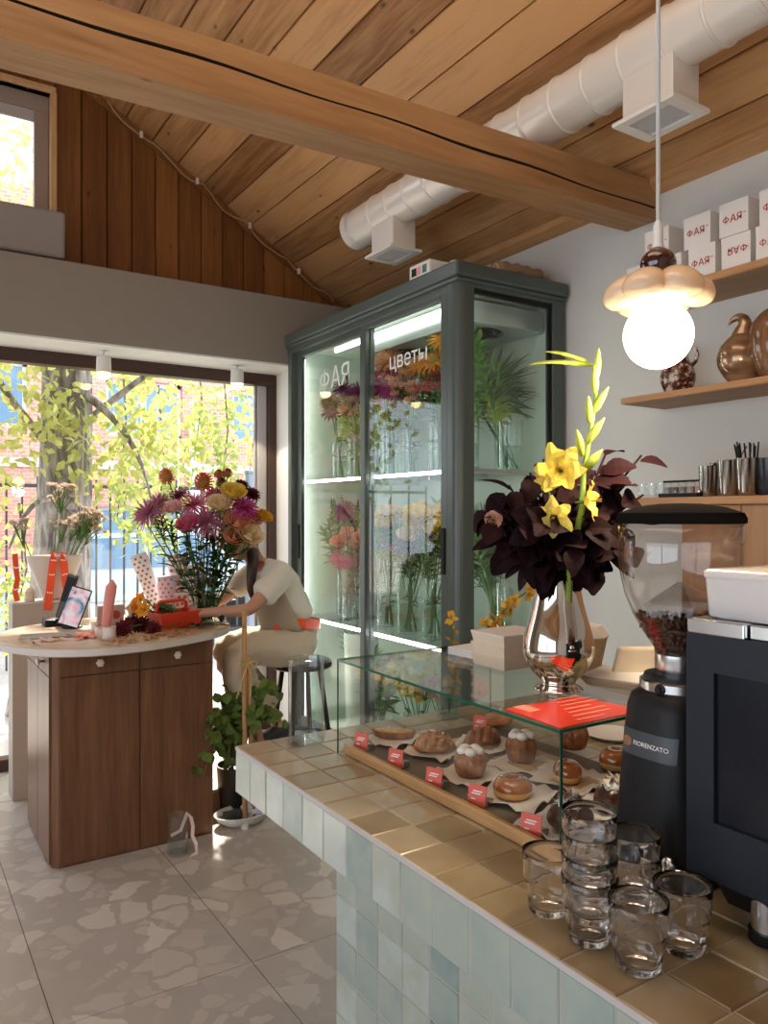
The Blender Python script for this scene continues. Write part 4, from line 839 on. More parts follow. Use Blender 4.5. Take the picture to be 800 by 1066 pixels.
# box of small goods, pink paper, ribbons
p = on_t(103, 668); p = V((p.x + .10, p.y + .22, TZ)); t = thing('clear_box', 'clear acrylic box with pink cards standing behind the pink paper wrap', 'box', p)
M = Matrix.Translation(p) @ Matrix.Rotation(.2, 4, 'Z'); b = MB(); b.box((-.085, -.05, 0), (.085, .05, .15), M); build(b, 'acrylic_shell', m_vase, t)
b = MB(); b.box((-.07, -.02, .004), (.06, -.01, .135), M); build(b, 'pink_card', P('card_pink', (.66, .42, .36), .7), t); b = MB(); b.box((-.075, .01, .004), (.075, .04, .06), M); build(b, 'kraft_insert', m_kraft_pale, t)
b = MB(); b.lathe([(0, 0), (.02, 0), (.02, .001), (0, .001)], 20, M @ V((.02, -.0215, .09)), Matrix.Rotation(PI / 2, 4, 'X')); build(b, 'red_seal', m_print, t)
p = on_t(106, 664); t = thing('pink_wrap', 'tall narrow pink paper wrap standing upright on the tabletop', 'paper wrap', V((p.x, p.y, TZ)))
b = MB(); rings = []
for i in range(9):
    s = i / 8; ww = .019 * (1 + .5 * s) if s < .85 else .026 * (1 - s) / .15 + .004; rings.append([V((p.x + .012 + .035 * s + math.cos(a) * ww, p.y + math.sin(a) * ww * .5, TZ + .02 + .245 * s)) for a in [2 * PI * j / 12 for j in range(12)]])
b.loft(rings); build(b, 'paper_cone', P('wrap_pink', (.80, .30, .26), .55), t, smooth=True)
b = MB(); b.lathe([(0, 0), (.03, 0), (.034, .03), (.030, .055), (.02, .03), (0, .02)], 14, (p.x, p.y, TZ), flute=lambda a, z: 1 + .12 * math.cos(3 * a)); build(b, 'paper_foot', P('wrap_blush', (.72, .58, .50), .6), t, smooth=True)
b = MB(); b.lathe([(0, 0), (.034, 0), (.034, .052), (.03, .052), (.03, .004), (0, .004)], 20, on_t(113, 664)); build(b, 'paper_cup', m_paper, smooth=True, auto=40, label='small white paper cup in front of the pink paper wrap', cat='cup')
def scraps(name, c, mats, n, sx, sy, label, cat, curl=1.0, w=.012, L=.07):
    b = MB(); c = V(c)
    for k in range(n):
        p0 = c + V((rnd(-sx, sx), rnd(-sy, sy), .002)); a = rnd(0, 6.28); pts = [p0]; 
        for i in range(7): a += rnd(-.8, .8) * curl; pts.append(pts[-1] + V((math.cos(a) * L / 6, math.sin(a) * L / 6, (.006 * math.sin(i * 1.3) + .001) if i < 4 else -.002)))
        rows = []
        for i, q_ in enumerate(pts):
            tt = (pts[min(i + 1, 7)] - pts[max(i - 1, 0)]).normalized(); sd = V((-tt.y, tt.x, .2)) * w / 2; q_ = V((q_.x, q_.y, max(q_.z, TZ + .002))); rows.append([q_ - sd, q_ + sd, q_ + sd + V((0, 0, .0008)), q_ - sd + V((0, 0, .0008))])
        b.loft(rows)
    return build(b, name, mats, label=label, cat=cat, kind='stuff')
scraps('ribbon_offcuts', on_t(86, 663), m_ribbon, 9, .045, .03, 'heap of orange-red ribbon offcuts on the tabletop in front of the tablet', 'ribbon offcuts', 1, .022, .10)
scraps('paper_offcuts', on_t(44, 668), P('offcut_pink', (.76, .55, .50), .7), 9, .06, .02, 'pale pink curled paper offcuts at the left front edge of the tabletop', 'paper offcuts', 1, .014, .09)
b = MB()
for k in range(170):
    s = rnd(0, 1); c = on_t(112 + 92 * s + rnd(-6, 6), 670 - 13 * s + rnd(-4.5, 4)); r = rnd(.009, .02); a = rnd(0, 6.28)
    b.leaf((c.x, c.y, TZ + rnd(.001, .014)), (math.cos(a), math.sin(a), rnd(-.1, .25)), (rnd(-.3, .3), rnd(-.3, .3), 1), r * 2, r * 1.3, .15, .25, 2)
build(b, 'petal_scraps', petal('petal_scrap', (.42, .15, .05), (.66, .42, .24), .2), label='scattered brown and peach petals along the front of the tabletop', cat='petals', kind='stuff')
# dark dahlias and orange lily lying on the table
for k, (px, py, r) in enumerate(((128, 655, .050), (146, 650, .052), (137, 644, .042), (160, 653, .040))):
    tip = on_t(px, py + 8) + V((0, 0, r * .75)); flower('dahlia', 'darkred', tip + V((.16, .10, .0)), tip, r, ('dark red dahlia lying leftmost among the cuttings on the tabletop', 'dark red dahlia lying at the front middle of the cuttings', 'dark red dahlia lying at the back of the cuttings', 'small dark red dahlia lying by the red toolbox')[k], facing=(-.5, -.7, .5), sr=.004)
for k, (px, py, r) in enumerate(((139, 632, .045), (148, 638, .04), (144, 628, .035))):
    tip = on_t(px + 2, py + 22) + V((0, .0, .10 + .015 * k)); flower('lily', 'orange', on_t(176, 652) + V((0, .1, .015 + .02 * k)), tip, r, ('orange lily lying lowest over the dark dahlias', 'orange lily lying beside the handle of the red toolbox', 'orange lily lying topmost above the dark dahlias')[k], facing=(-.7, -.5, .4), leaves=3, leafm=m_leafdark, lsize=.10, sr=.004)
# red toolbox
p = on_t(182, 655); M = Matrix.Translation((p.x + .02, p.y + .06, TZ)) @ Matrix.Rotation(.25, 4, 'Z'); t = thing('red_toolbox', 'open red tool caddy with a carrying handle on the tabletop beside the large glass vase', 'tool caddy', V((p.x, p.y + .1, TZ))); m_caddy = P('caddy_red', (.66, .05, .018), .35)
b = MB()
lo_ = [M @ V(v) for v in ((-.105, -.06, .002), (.105, -.06, .002), (.105, .06, .002), (-.105, .06, .002))]; hi_ = [M @ V(v) for v in ((-.125, -.075, .085), (.125, -.075, .085), (.125, .075, .085), (-.125, .075, .085))]
il = [M @ V(v) for v in ((-.100, -.055, .008), (.100, -.055, .008), (.100, .055, .008), (-.100, .055, .008))]; ih = [M @ V(v) for v in ((-.119, -.069, .085), (.119, -.069, .085), (.119, .069, .085), (-.119, .069, .085))]
b.add(lo_ + hi_ + ih + il, [(0, 3, 2, 1)] + [(i, (i + 1) % 4, 4 + (i + 1) % 4, 4 + i) for i in range(4)] + [(4 + i, 4 + (i + 1) % 4, 8 + (i + 1) % 4, 8 + i) for i in range(4)] + [(8 + i, 8 + (i + 1) % 4, 12 + (i + 1) % 4, 12 + i) for i in range(4)] + [(12, 13, 14, 15)])
build(b, 'caddy_tray', m_caddy, t)
b = MB(); b.tube([M @ V(v) for v in ((-.10, 0, .0), (-.10, 0, .12), (-.085, 0, .135), (.05, 0, .135), (.065, 0, .12), (.065, 0, .0))], .009, 10); build(b, 'carrying_handle', m_caddy, t, smooth=True)
for k in range(5):
    b0 = M @ V((rnd(-.07, .07), rnd(-.03, .03), .02)); flower('leafy', 'darkgreen' if k % 2 else 'grass', b0, b0 + V((rnd(-.12, .02), rnd(-.03, .03), rnd(.07, .10))), .05, 'green cutting lying in the open red tool caddy', 'cuttings in the red caddy', cat='cutting', name='green_cutting', facing=(-.8, rnd(-.4, .4), .3))
# polka-dot papers
def polka(name, c, ax, w, L, mat, label, dotmat, wrinkle=.0, dot=.012):
    c = V(c); t = thing(name, label, 'wrapping paper', c); ax = V(ax).normalized(); sd = V((.84, -.54, 0)); sd = (sd - ax * sd.dot(ax)).normalized(); nn = sd.cross(ax)
    if nn.dot(V((0, 0, 1.5)) - c) < 0: nn = -nn
    b = MB(); rings = []
    for i in range(10):
        s = i / 9; r = w * (.75 + .35 * s); rings.append([c + ax * (L * s) + sd * (math.cos(a) * r * (1 + wrinkle * math.sin(3 * a + i))) + nn * (math.sin(a) * r * .45) for a in [2 * PI * j / 18 for j in range(18)]])
    b.loft(rings); build(b, 'paper_roll', mat, t, smooth=True)
    b = MB(); ds = dot
    for i in range(int(L / (ds * 2.6))):
        for j in range(-1, 2):
            u = j * .62 + (.31 if i % 2 else 0); s = (i + .6) * ds * 2.6 / L
            if abs(u) > .86 or s > .97: continue
            r = w * (.75 + .35 * s); a = math.asin(max(-1, min(1, u))); p0 = c + ax * (L * s) + sd * (u * r) + nn * (math.cos(a) * r * .45 + .0015)
            n_ = (nn * math.cos(a) + sd * (u * .45)).normalized(); ring_ = []
            e1 = ax.cross(n_).normalized()
            ring_ = [p0 + (e1 * math.cos(2 * PI * k / 12) + ax * math.sin(2 * PI * k / 12)) * ds * .72 for k in range(12)]
            b.loft([ring_, [v + n_ * .0008 for v in ring_]])
    build(b, 'printed_dots', dotmat, t)
m_dotred = P('dot_red', (.66, .12, .06), .6); m_dotdark = P('dot_plum', (.34, .07, .10), .6)
PW = 4.36
def pt(px): v = at(px, 535, PW); return V((v.x, v.y, TZ + .004))
polka('polka_paper', pt(166), at(143, 577, PW) - at(166, 642, PW), .048, .36, m_paper, 'white paper roll with small plum dots leaning left behind the red caddy', m_dotdark, dot=.0095)
polka('polka_paper', pt(189), at(185, 577, PW) - at(189, 642, PW), .058, .34, m_paper, 'white paper roll with large red dots standing behind the red caddy', m_dotred, dot=.0145)
polka('polka_paper', pt(178) + V((-.03, -.05, 0)), (-.05, .02, 1), .05, .22, P('paper_lilac', (.70, .56, .64), .8), 'crumpled lilac dotted paper between the two white dotted rolls', m_dotred, .1, dot=.009)
polka('polka_paper', pt(203), (.02, .02, 1), .045, .28, P('paper_blush', (.76, .62, .62), .8), 'blush dotted paper roll between the large red dots and the glass vase', m_dotred, .05, dot=.011)
# large vase with the bouquet
vb = V((1.412, 3.905, TZ)); vase(vb, .058, .285, 'large clear glass vase holding the mixed bouquet at the right end of the tabletop', None, water=.55, flare=1.16, name='bouquet_vase', waterm=pane('water_green', (.66, .78, .60), 1.33))
VW = (vb.x * SY + vb.y * CY)
bq = [('pompon', 'coral', 174, 496, .036, -.05, 'small coral pompon dahlia, highest and leftmost above the bouquet'), ('pompon', 'coral', 212, 502, .042, -.02, 'coral pompon dahlia standing alone above the bouquet middle'),
 ('spider', 'mauve', 155, 534, .085, -.05, 'large dusty pink chrysanthemum at the far left of the bouquet'), ('spider', 'mauve', 166, 524, .075, .03, 'dusty pink chrysanthemum second from the left of the bouquet'),
 ('rose', 'palepink', 181, 529, .038, -.08, 'closed pale pink bloom between the dusty chrysanthemums'), ('spider', 'pink', 202, 526, .075, .0, 'spiky pink chrysanthemum in the upper middle of the bouquet'),
 ('rose', 'pink', 196, 546, .045, -.10, 'pink rose low in the middle of the bouquet'), ('spider', 'mauve', 216, 543, .085, -.07, 'large mauve chrysanthemum in the centre of the bouquet'),
 ('dahlia', 'pink', 224, 515, .055, .02, 'pink dahlia in the upper middle of the bouquet'), ('rose', 'cream', 229, 525, .048, -.08, 'cream rose right of the spiky pink chrysanthemum'), ('rose', 'yellow', 243, 513, .05, -.04, 'yellow rose near the top right of the bouquet'),
 ('rose', 'cream', 236, 538, .045, .0, 'cream rose right of the large mauve chrysanthemum'), ('dahlia', 'magenta', 254, 528, .065, -.04, 'hot pink dahlia at the right of the bouquet'), ('rose', 'peach', 246, 544, .048, -.07, 'peach rose below the hot pink dahlia'),
 ('rose', 'peach', 262, 540, .046, .0, 'peach rose at the right edge below the hot pink dahlia'), ('rose', 'gold', 275, 538, .034, .03, 'golden rose standing out at the far right of the bouquet'), ('rose', 'peach', 244, 560, .046, -.06, 'peach rose low in front of the florist face'),
 ('rose', 'cream', 260, 557, .052, -.05, 'cream rose lowest at the right of the bouquet'), ('spider', 'purple', 186, 516, .055, .05, 'dark purple bloom at the top left of the bouquet'), ('dahlia', 'darkred', 262, 514, .045, .05, 'burgundy dahlia behind the yellow rose of the bouquet'),
 ('pompon', 'red', 228, 494, .022, .0, 'dark red bud at the top of the bouquet'), ('pompon', 'red', 237, 493, .024, .03, 'larger dark red bud at the top of the bouquet'), ('pompon', 'darkred', 231, 503, .026, .04, 'dark red bud below the two top buds'),
 ('spider', 'purple', 147, 535, .045, .07, 'dark purple bloom at the far left behind the dusty chrysanthemum'), ('dahlia', 'darkred', 251, 505, .04, .06, 'burgundy dahlia at the top right of the bouquet')]
for kind, key, px, py, r, dw, lab in bq:
    r *= 1.28; tip = at(px, py, VW + dw); a = rnd(0, 6.28); base = vb + V((math.cos(a) * .03, math.sin(a) * .03, .02)); flower(kind, key, base, tip, r, lab, 'bouquet flowers on the worktable', facing=(tip - vb - V((0, 0, .2))).normalized() + V((-.35, -.55, .15)), leaves=4, leafm=m_leafdark, lsize=.085, sr=.0035, bend=.02)
for k, (px, py) in enumerate(((165, 548), (180, 560), (195, 565), (215, 560), (228, 562), (238, 575), (205, 552), (222, 575), (168, 540), (240, 552))):
    tip = at(px, py, VW + rnd(-.05, .08)); flower('leafy', 'darkgreen', vb + V((rnd(-.03, .03), rnd(-.03, .03), .02)), tip, .085, 'dark green leafy stem among the bouquet flowers', 'bouquet foliage', cat='foliage', leaves=5, leafm=m_leafdark, lsize=.10, sr=.003)
b = MB(); p0 = on_t(196, 655); p1 = on_t(231, 652); pts = [V((p0.x, p0.y, TZ + .012)), V((p1.x, p1.y, TZ + .018)), at(258, 653, 3.75)]
b.tube(bez(*pts, 10), [.006 - .0004 * i for i in range(11)], 7); t = build(b, 'cut_branch', m_twig, smooth=True, label='thin cut branch lying over the right edge of the tabletop toward the wooden poles', cat='branch')
b = MB()
for k in range(14): s = k / 14; p = pts[0].lerp(pts[1], s) + V((rnd(-.03, .03), rnd(-.03, .02), .004)); b.leaf(p, (rnd(-1, 1), rnd(-1, .4), .1), (0, 0, 1), .07, .03, .2, .25)
build(b, 'leaf', m_leafdark, t, origin=(0, 0, 0))
# ------------------------------------------------------------------ by the table: floor vase, poles, plant, bowl
fv = on(185, 889, 0); t = vase(fv, .047, .185, 'clear glass vase half full of water standing on the floor before the cabinet', None, name='floor_vase', water=.48, waterm=pane('water_grey', (.92, .93, .92), 1.33))
ribbon('paper_ribbon', [fv + V((-.035, -.01, .095)), fv + V((.01, -.012, .11)), fv + V((.042, -.012, .187)), fv + V((.058, -.016, .16)), fv + V((.066, -.02, .12)), fv + V((.060, -.03, .08)), fv + V((.074, -.04, .045)), fv + V((.070, -.06, .01)), fv + V((.03, -.075, .003))], .016, (.3, 1, .2), 'pale pink paper ribbon hanging over the rim of the floor vase', mat=P('ribbon_blush', (.76, .62, .58), .6))
pb = V((1.512, 3.62, 0)); t = thing('wooden_pole', 'slim light wooden pole standing upright with a white foot beside the florist', 'pole', pb, 'tied wooden poles')
b = MB(); b.tube([pb + V((0, 0, .03)), pb + V((-.004, 0, 1.09))], [.0135, .0125], 14); b.ell(pb + V((-.004, 0, 1.09)), .0125, 12, 6); build(b, 'shaft', m_pole, t, smooth=True)
b = MB(); b.lathe([(0, 0), (.019, 0), (.019, .045), (.014, .05), (0, .05)], 16, pb); build(b, 'foot_cap', m_white, t, smooth=True, auto=40)
p2 = pb + V((.06, .03, 0)); t = thing('wooden_pole', 'second slim wooden pole, shorter and leaning against the first below the raffia tie', 'pole', p2, 'tied wooden poles')
b = MB(); b.tube([p2 + V((.0, 0, .0)), pb + V((.014, .0, .86))], .012, 12); build(b, 'shaft', m_pole, t, smooth=True)
b = MB()
for z in (.815, .822, .829): b.lathe([(.030, z - .003), (.034, z), (.030, z + .003), (.027, z)], 16, pb + V((.008, 0, 0)), Matrix.Diagonal((1, .75, 1, 1)))
for s_ in (-1, 1): b.tube(bez(pb + V((.005, -.022, .82)), pb + V((s_ * .06, -.03, .86)), pb + V((s_ * .05, -.03, .80)), 6), .003, 5); b.tube(bez(pb + V((.005, -.022, .82)), pb + V((s_ * .03, -.03, .75)), pb + V((s_ * .035 - .02, -.025, .66)), 6), .003, 5)
build(b, 'raffia_tie', P('raffia', (.62, .46, .20), .7), label='raffia bow tied round the two wooden poles', cat='tie')
gc = V((1.56, 3.86, 0)); t = thing('potted_vine', 'dark pot of trailing green ivy-like leaves on the floor between the cabinet and the stool', 'plant', gc)
b = MB(); b.lathe([(0, 0), (.08, 0), (.085, .01), (.10, .24), (.105, .25), (.095, .25), (.09, .22), (0, .22)], 28, gc); build(b, 'pot', P('pot_dark', (.02, .022, .02), .5), t, smooth=True, auto=40)
b = MB(); bl = MB()
def trail(p0, p1, p2, n):
    pts = bez(p0, p1, p2, 10); b.tube(pts, .0035, 5)
    for k in range(n):
        f = rnd(.1, 1) * 9.9; i = int(f); p = pts[i].lerp(pts[i + 1], f - i) + V((rnd(-.035, .035), rnd(-.035, .035), rnd(-.03, .03))); bl.leaf(p, (rnd(-1, 1), rnd(-1, .6), rnd(-1.2, .3)), (rnd(-1, 1) * .5, -.7, .7), rnd(.035, .07), rnd(.03, .055), .25, .2, 3)
for (px, py, dw, n) in ((206, 800, -.2, 30), (214, 770, -.25, 34), (228, 745, -.1, 46), (240, 728, -.05, 40), (252, 745, .0, 34), (284, 720, -.1, 46), (276, 745, -.1, 40), (292, 752, -.05, 28), (222, 785, -.2, 30), (238, 790, -.15, 26), (212, 810, -.22, 22), (268, 760, -.1, 30), (232, 765, -.15, 40), (246, 770, -.1, 34)):
    e = at(px, py, 3.95 + dw); trail(gc + V((rnd(-.05, .05), rnd(-.05, .05), .22)), (gc + e) / 2 + V((rnd(-.05, .05), -.03, .42 + rnd(0, .12))), e, n)
build(b, 'vine_stem', m_twig, t, smooth=True); build(bl, 'vine_leaves', petal('ivy_leaf', (.04, .10, .02), (.20, .28, .06), .3), t)
bc = on(252, 862, 0) + V((.03, .06, 0)); t = thing('white_bowl', 'shallow white bowl on the floor at the foot of the wooden pole', 'bowl', bc)
b = MB(); b.lathe([(0, 0), (.09, 0), (.13, .03), (.15, .058), (.146, .060), (.125, .034), (.088, .008), (0, .008)], 36, bc, Matrix.Diagonal((1, .7, 1, 1))); build(b, 'bowl_body', m_white, t, smooth=True, auto=50)
def crumple(name, c, r, mat, label, cat, sc=(1, 1, .7), seed=3):
    random.seed(seed); ph = [rnd(0, 6) for _ in range(9)]
    b = MB(); b.ell(c, (r * sc[0], r * sc[1], r * sc[2]), 22, 14, None, lambda p: p * (1 + .16 * math.sin(5 * p.x + ph[0]) * math.sin(6 * p.y + ph[1]) + .12 * math.sin(9 * p.z + 4 * p.x + ph[2]) + rnd(-.05, .05)))
    return build(b, name, mat, label=label, cat=cat)
crumple('crumpled_paper', bc + V((.045, -.01, .065)), .058, P('paper_bluewhite', (.62, .65, .76), .7), 'crumpled bluish white paper in the shallow floor bowl', 'paper')
crumple('dark_scrap', bc + V((-.05, .0, .045)), .055, P('scrap_dark', (.02, .028, .022), .6), 'dark green scrap beside the crumpled paper in the shallow floor bowl', 'scrap', (1.2, .8, .5), 5)
crumple('dark_scrap', bc + V((.115, .02, .058)), .028, P('scrap_plum', (.04, .012, .02), .6), 'small dark plum scrap at the right rim of the shallow floor bowl', 'scrap', (1, .8, .8), 6)
random.seed(11)
cc = bc + V((-.0, .26, 0)); t = thing('cardboard_box', 'low brown cardboard box on the floor behind the white bowl', 'box', cc)
b = MB(); b.box((-.12, -.08, 0), (.12, .08, .13), Matrix.Translation(cc) @ Matrix.Rotation(.15, 4, 'Z')); build(b, 'carton', P('carton_brown', (.22, .14, .09), .8), t)
b = MB(); b.box((-.121, -.081, .12), (.121, .081, .135), Matrix.Translation(cc) @ Matrix.Rotation(.15, 4, 'Z')); build(b, 'carton_lid', P('carton_edge', (.40, .32, .26), .8), t)
# ------------------------------------------------------------------ stool and florist
sc_ = V((1.99, 3.95, 0)); t = thing('bar_stool', 'black round bar stool the florist sits on', 'stool', sc_)
b = MB(); b.lathe([(0, .70), (.16, .70), (.175, .71), (.175, .735), (.16, .745), (0, .748)], 32, sc_); build(b, 'seat', m_black, t, smooth=True, auto=40)
for k in range(4):
    a = PI / 4 + k * PI / 2; b = MB(); b.tube([sc_ + V((math.cos(a) * .11, math.sin(a) * .11, .70)), sc_ + V((math.cos(a) * .21, math.sin(a) * .21, 0))], .014, 10); build(b, 'leg', m_black, t, smooth=True)
b = MB(); R = .175; b.tube([sc_ + V((math.cos(a) * R, math.sin(a) * R, .30)) for a in [2 * PI * j / 32 for j in range(33)]], .009, 8, cap=False); build(b, 'foot_ring', m_black, t, smooth=True)
m_skin = P('skin', (.50, .27, .18), .5, spec=.3); m_hair = P('hair_brown', (.035, .014, .008), .45, noise=.4, nscale=120); m_shirt = P('shirt_cream', (.66, .62, .54), .85, bump=.25, bscale=35); m_pants = P('trousers_beige', (.52, .44, .33), .85, bump=.3, bscale=25)
m_apron = P('apron_khaki', (.36, .29, .20), .85, bump=.2, bscale=40)
def skin(name, pts, edges, mat, parent, lv=2, extra=None, cloth=0):
    me = bpy.data.meshes.new(name); me.from_pydata([p for p, r in pts], edges, []); o = bpy.data.objects.new(name, me); COL.objects.link(o)
    m = o.modifiers.new('skin', 'SKIN'); m.use_smooth_shade = True
    me.skin_vertices.new() if not me.skin_vertices else None
    for i, (p, r) in enumerate(pts): me.skin_vertices[0].data[i].radius = (r, r) if not isinstance(r, tuple) else r
    me.skin_vertices[0].data[0].use_root = True
    s = o.modifiers.new('sub', 'SUBSURF'); s.levels = lv; s.render_levels = lv
    nm = evalmesh(o); o.modifiers.clear(); o.data = nm; nm.name = name
    if extra: 
        bm = bmesh.new(); bm.from_mesh(nm); tmp = bpy.data.meshes.new('tmp'); tmp.from_pydata(extra.v, [], extra.f); bm.from_mesh(tmp); bm.to_mesh(nm); bm.free()
    if cloth:
        from mathutils import noise
        nm.update()
        for v in nm.vertices:
            p = v.co; k = noise.noise(p * V((9, 9, 22))) * .6 + noise.noise(V((p.x * 26 + p.z * 14, p.y * 20, p.z * 30))) * .4; v.co = p + v.normal * (cloth * k)
    nm.materials.clear(); nm.materials.append(mat); nm.polygons.foreach_set('use_smooth', [True] * len(nm.polygons))
    return par(o, parent)
pe = thing('person', 'person in a cream T-shirt and beige trousers sitting on a bar stool arranging flowers', 'person', (1.95, 3.95, 0))
hd = V((1.615, 3.95, 1.435)); HF = V((-.93, -.05, -.36)).normalized(); HU = V((-.36, 0, .93)).normalized(); HS = HF.cross(HU)
def HP(f, s, u): return hd + HF * f + HS * s + HU * u
body = [((1.955, 3.95, .84), .125), ((1.925, 3.95, .97), .115), ((1.85, 3.95, 1.12), .125), ((1.775, 3.95, 1.235), .09), ((1.715, 3.95, 1.305), .052), (tuple(HP(-.02, 0, -.03)), .058),
 ((1.79, 3.80, 1.235), .052), ((1.57, 3.705, 1.075), .036), ((1.36, 3.80, 1.068), .024), ((1.315, 3.82, 1.062), .027), ((1.28, 3.835, 1.055), .022),
 ((1.78, 4.10, 1.235), .052), ((1.60, 4.20, 1.075), .036), ((1.40, 4.09, 1.062), .024), ((1.355, 4.065, 1.058), .027), ((1.32, 4.05, 1.052), .022),
 ((1.92, 3.855, .83), .10), ((1.53, 3.80, .845), .062), ((1.63, 3.755, .40), .040), ((1.655, 3.75, .33), .035), ((1.55, 3.735, .305), .030),
 ((1.92, 4.045, .83), .10), ((1.56, 4.08, .845), .062), ((1.84, 3.99, .43), .040), ((1.87, 3.98, .345), .035), ((1.77, 3.965, .315), .030)]
ed = [(0, 1), (1, 2), (2, 3), (3, 4), (4, 5), (3, 6), (6, 7), (7, 8), (8, 9), (9, 10), (3, 11), (11, 12), (12, 13), (13, 14), (14, 15), (0, 16), (16, 17), (17, 18), (18, 19), (19, 20), (0, 21), (21, 22), (22, 23), (23, 24), (24, 25)]
ex = MB(); Mh = frame(hd, HF, HS).to_3x3().to_4x4()
def headshape(p):
    x, y, z = p
    if z < 0: y *= 1 - .28 * z * z; x = x * (1 - .10 * z * z) + .10 * (-z) * (1 if x > 0 else 0)
    if x > .55 and abs(y) < .22: x += .14 * max(0, 1 - abs(z + .18) / .28) * (1 - abs(y) / .22)          # nose
    if x > .6 and .18 < abs(y) < .6: x -= .07 * max(0, 1 - abs(z - .08) / .16)                             # eye sockets
    if x > .6 and abs(y) < .3: x += .05 * max(0, 1 - abs(z + .52) / .10)                                    # lips
    return V((x, y, z))
MH = frame(hd, HF, HU.cross(HF)).to_3x3().to_4x4(); ex.ell(hd, (.098, .074, .118), 32, 22, MH, headshape)
for s_ in (-1, 1): ex.ell(HP(-.012, s_ * .076, .0), (.018, .008, .030), 12, 8, MH)
def fingers(wrist, dirv, side, palm):
    d = V(dirv).normalized(); s = V(side).normalized(); n = V((0, 0, -1))
    for k, (off, L) in enumerate(((-.024, .070), (-.008, .079), (.009, .074), (.025, .058))):
        r0 = V(palm) + s * off; p1 = r0 + d * (L * .45) + V((0, 0, .004)); p2 = p1 + d * (L * .3) + n * (L * .22); p3 = p2 + d * (L * .12) + n * (L * .25)
        ex.tube([r0 - d * .02, r0, p1, p2, p3], [.0085, .0088, .0082, .0074, .0055], 8)
    r0 = V(palm) - s * .026 - d * .03; ex.tube([r0, r0 - s * .022 + d * .022, r0 - s * .02 + d * .045 + n * .012, r0 - s * .012 + d * .06 + n * .02], [.010, .0098, .0088, .0065], 8)
fingers(body[8][0], (-1, .25, -.15), (.25, 1, 0), body[10][0]); fingers(body[13][0], (-1, -.3, -.15), (.3, -1, 0), body[15][0])
skin('body', [(V(p), r) for p, r in body], ed, m_skin, pe, 2, ex)
for s_ in (-1, 1):
    b = MB(); b.ell(HP(.083, s_ * .031, .010), (.010, .013, .008), 12, 8, MH); build(b, 'eye', P('eye_white', (.7, .68, .64), .2) if s_ < 0 else bpy.data.materials['eye_white'], pe, smooth=True)
    b = MB(); b.tube([HP(.088, s_ * .048, .034), HP(.096, s_ * .030, .040), HP(.097, s_ * .014, .036)], .003, 6); build(b, 'eyebrow', m_hair, pe, smooth=True)
b = MB(); b.ell(HP(.092, 0, -.062), (.008, .022, .007), 14, 8, MH); build(b, 'lips', P('lips', (.45, .14, .11), .4), pe, smooth=True)
def hs(p):
    x, y, z = p; c = 1.0
    if x > .15: c = .90 if z < .45 else 1.0
    if z < -.35: c = .80
    return V((x, y, z)) * c
b = MB(); b.ell(HP(-.018, 0, .020), (.104, .084, .118), 30, 20, MH, hs)
tail = [HP(-.075, .025, .03), HP(-.085, .05, -.05), (1.660, 3.865, 1.335), (1.645, 3.852, 1.24), (1.640, 3.848, 1.165), (1.645, 3.85, 1.115)]
b.tube(tail, [.04, .042, .036, .030, .022, .006], 12, sq=.7); build(b, 'hair', m_hair, pe, smooth=True)
b = MB(); b.lathe([(.030, -.012), (.036, 0), (.030, .012), (.025, 0)], 16, tail[1]); build(b, 'hair_tie', m_black, pe, smooth=True)
sh = [((1.945, 3.95, .93), .142), ((1.915, 3.95, 1.02), .142), ((1.85, 3.95, 1.12), .148), ((1.785, 3.95, 1.232), .105), ((1.735, 3.95, 1.285), .068), ((1.79, 3.80, 1.238), .078), ((1.70, 3.755, 1.17), .078), ((1.645, 3.735, 1.125), .078), ((1.78, 4.10, 1.238), .078), ((1.70, 4.15, 1.17), .076), ((1.655, 4.175, 1.125), .076)]
skin('tshirt', [(V(p), r) for p, r in sh], [(0, 1), (1, 2), (2, 3), (3, 4), (3, 5), (5, 6), (6, 7), (3, 8), (8, 9), (9, 10)], m_shirt, pe, 3, None, .009)
pts_ = [((1.965, 3.95, .86), .155), ((1.945, 3.95, .945), .14), ((1.91, 3.86, .83), .12), ((1.70, 3.82, .855), .108), ((1.53, 3.80, .835), .098), ((1.575, 3.775, .62), .098), ((1.62, 3.757, .43), .10), ((1.91, 4.04, .83), .12), ((1.72, 4.06, .85), .105), ((1.56, 4.08, .835), .092), ((1.70, 4.035, .63), .098), ((1.83, 3.99, .45), .105)]
skin('trousers', [(V(p), r) for p, r in pts_], [(0, 1), (0, 2), (2, 3), (3, 4), (4, 5), (5, 6), (0, 7), (7, 8), (8, 9), (9, 10), (10, 11)], m_pants, pe, 3, None, .022)
b = MB(); rows = []
for i in range(9):
    s = i / 8; z = 1.20 - .27 * s; cx = 1.80 + .125 * s; rr = .128 + .025 * s; rows.append([V((cx - math.cos(a) * (rr + .012), 3.95 + math.sin(a) * (rr + .010) * 1.05, z)) for a in [-1.5 + 3.0 * j / 14 for j in range(15)]])
b.sheet(rows); o = build(b, 'apron', m_apron, pe, smooth=True); sm = o.modifiers.new('thick', 'SOLIDIFY'); sm.thickness = .004
b = MB(); n = 40; rows = []
for j in range(n + 1):
    a = 2 * PI * j / n; c_ = V((1.932 + math.cos(a) * .157, 3.95 + math.sin(a) * .168, .968 - .022 * math.cos(a))); rows.append([c_ + V((0, 0, -.026)), c_ + V((0, 0, .026)), c_ + V((math.cos(a) * .003, math.sin(a) * .003, .026)), c_ + V((math.cos(a) * .003, math.sin(a) * .003, -.026))])
b.loft(rows, cap=False); build(b, 'waist_ribbon', m_ribbon, pe)
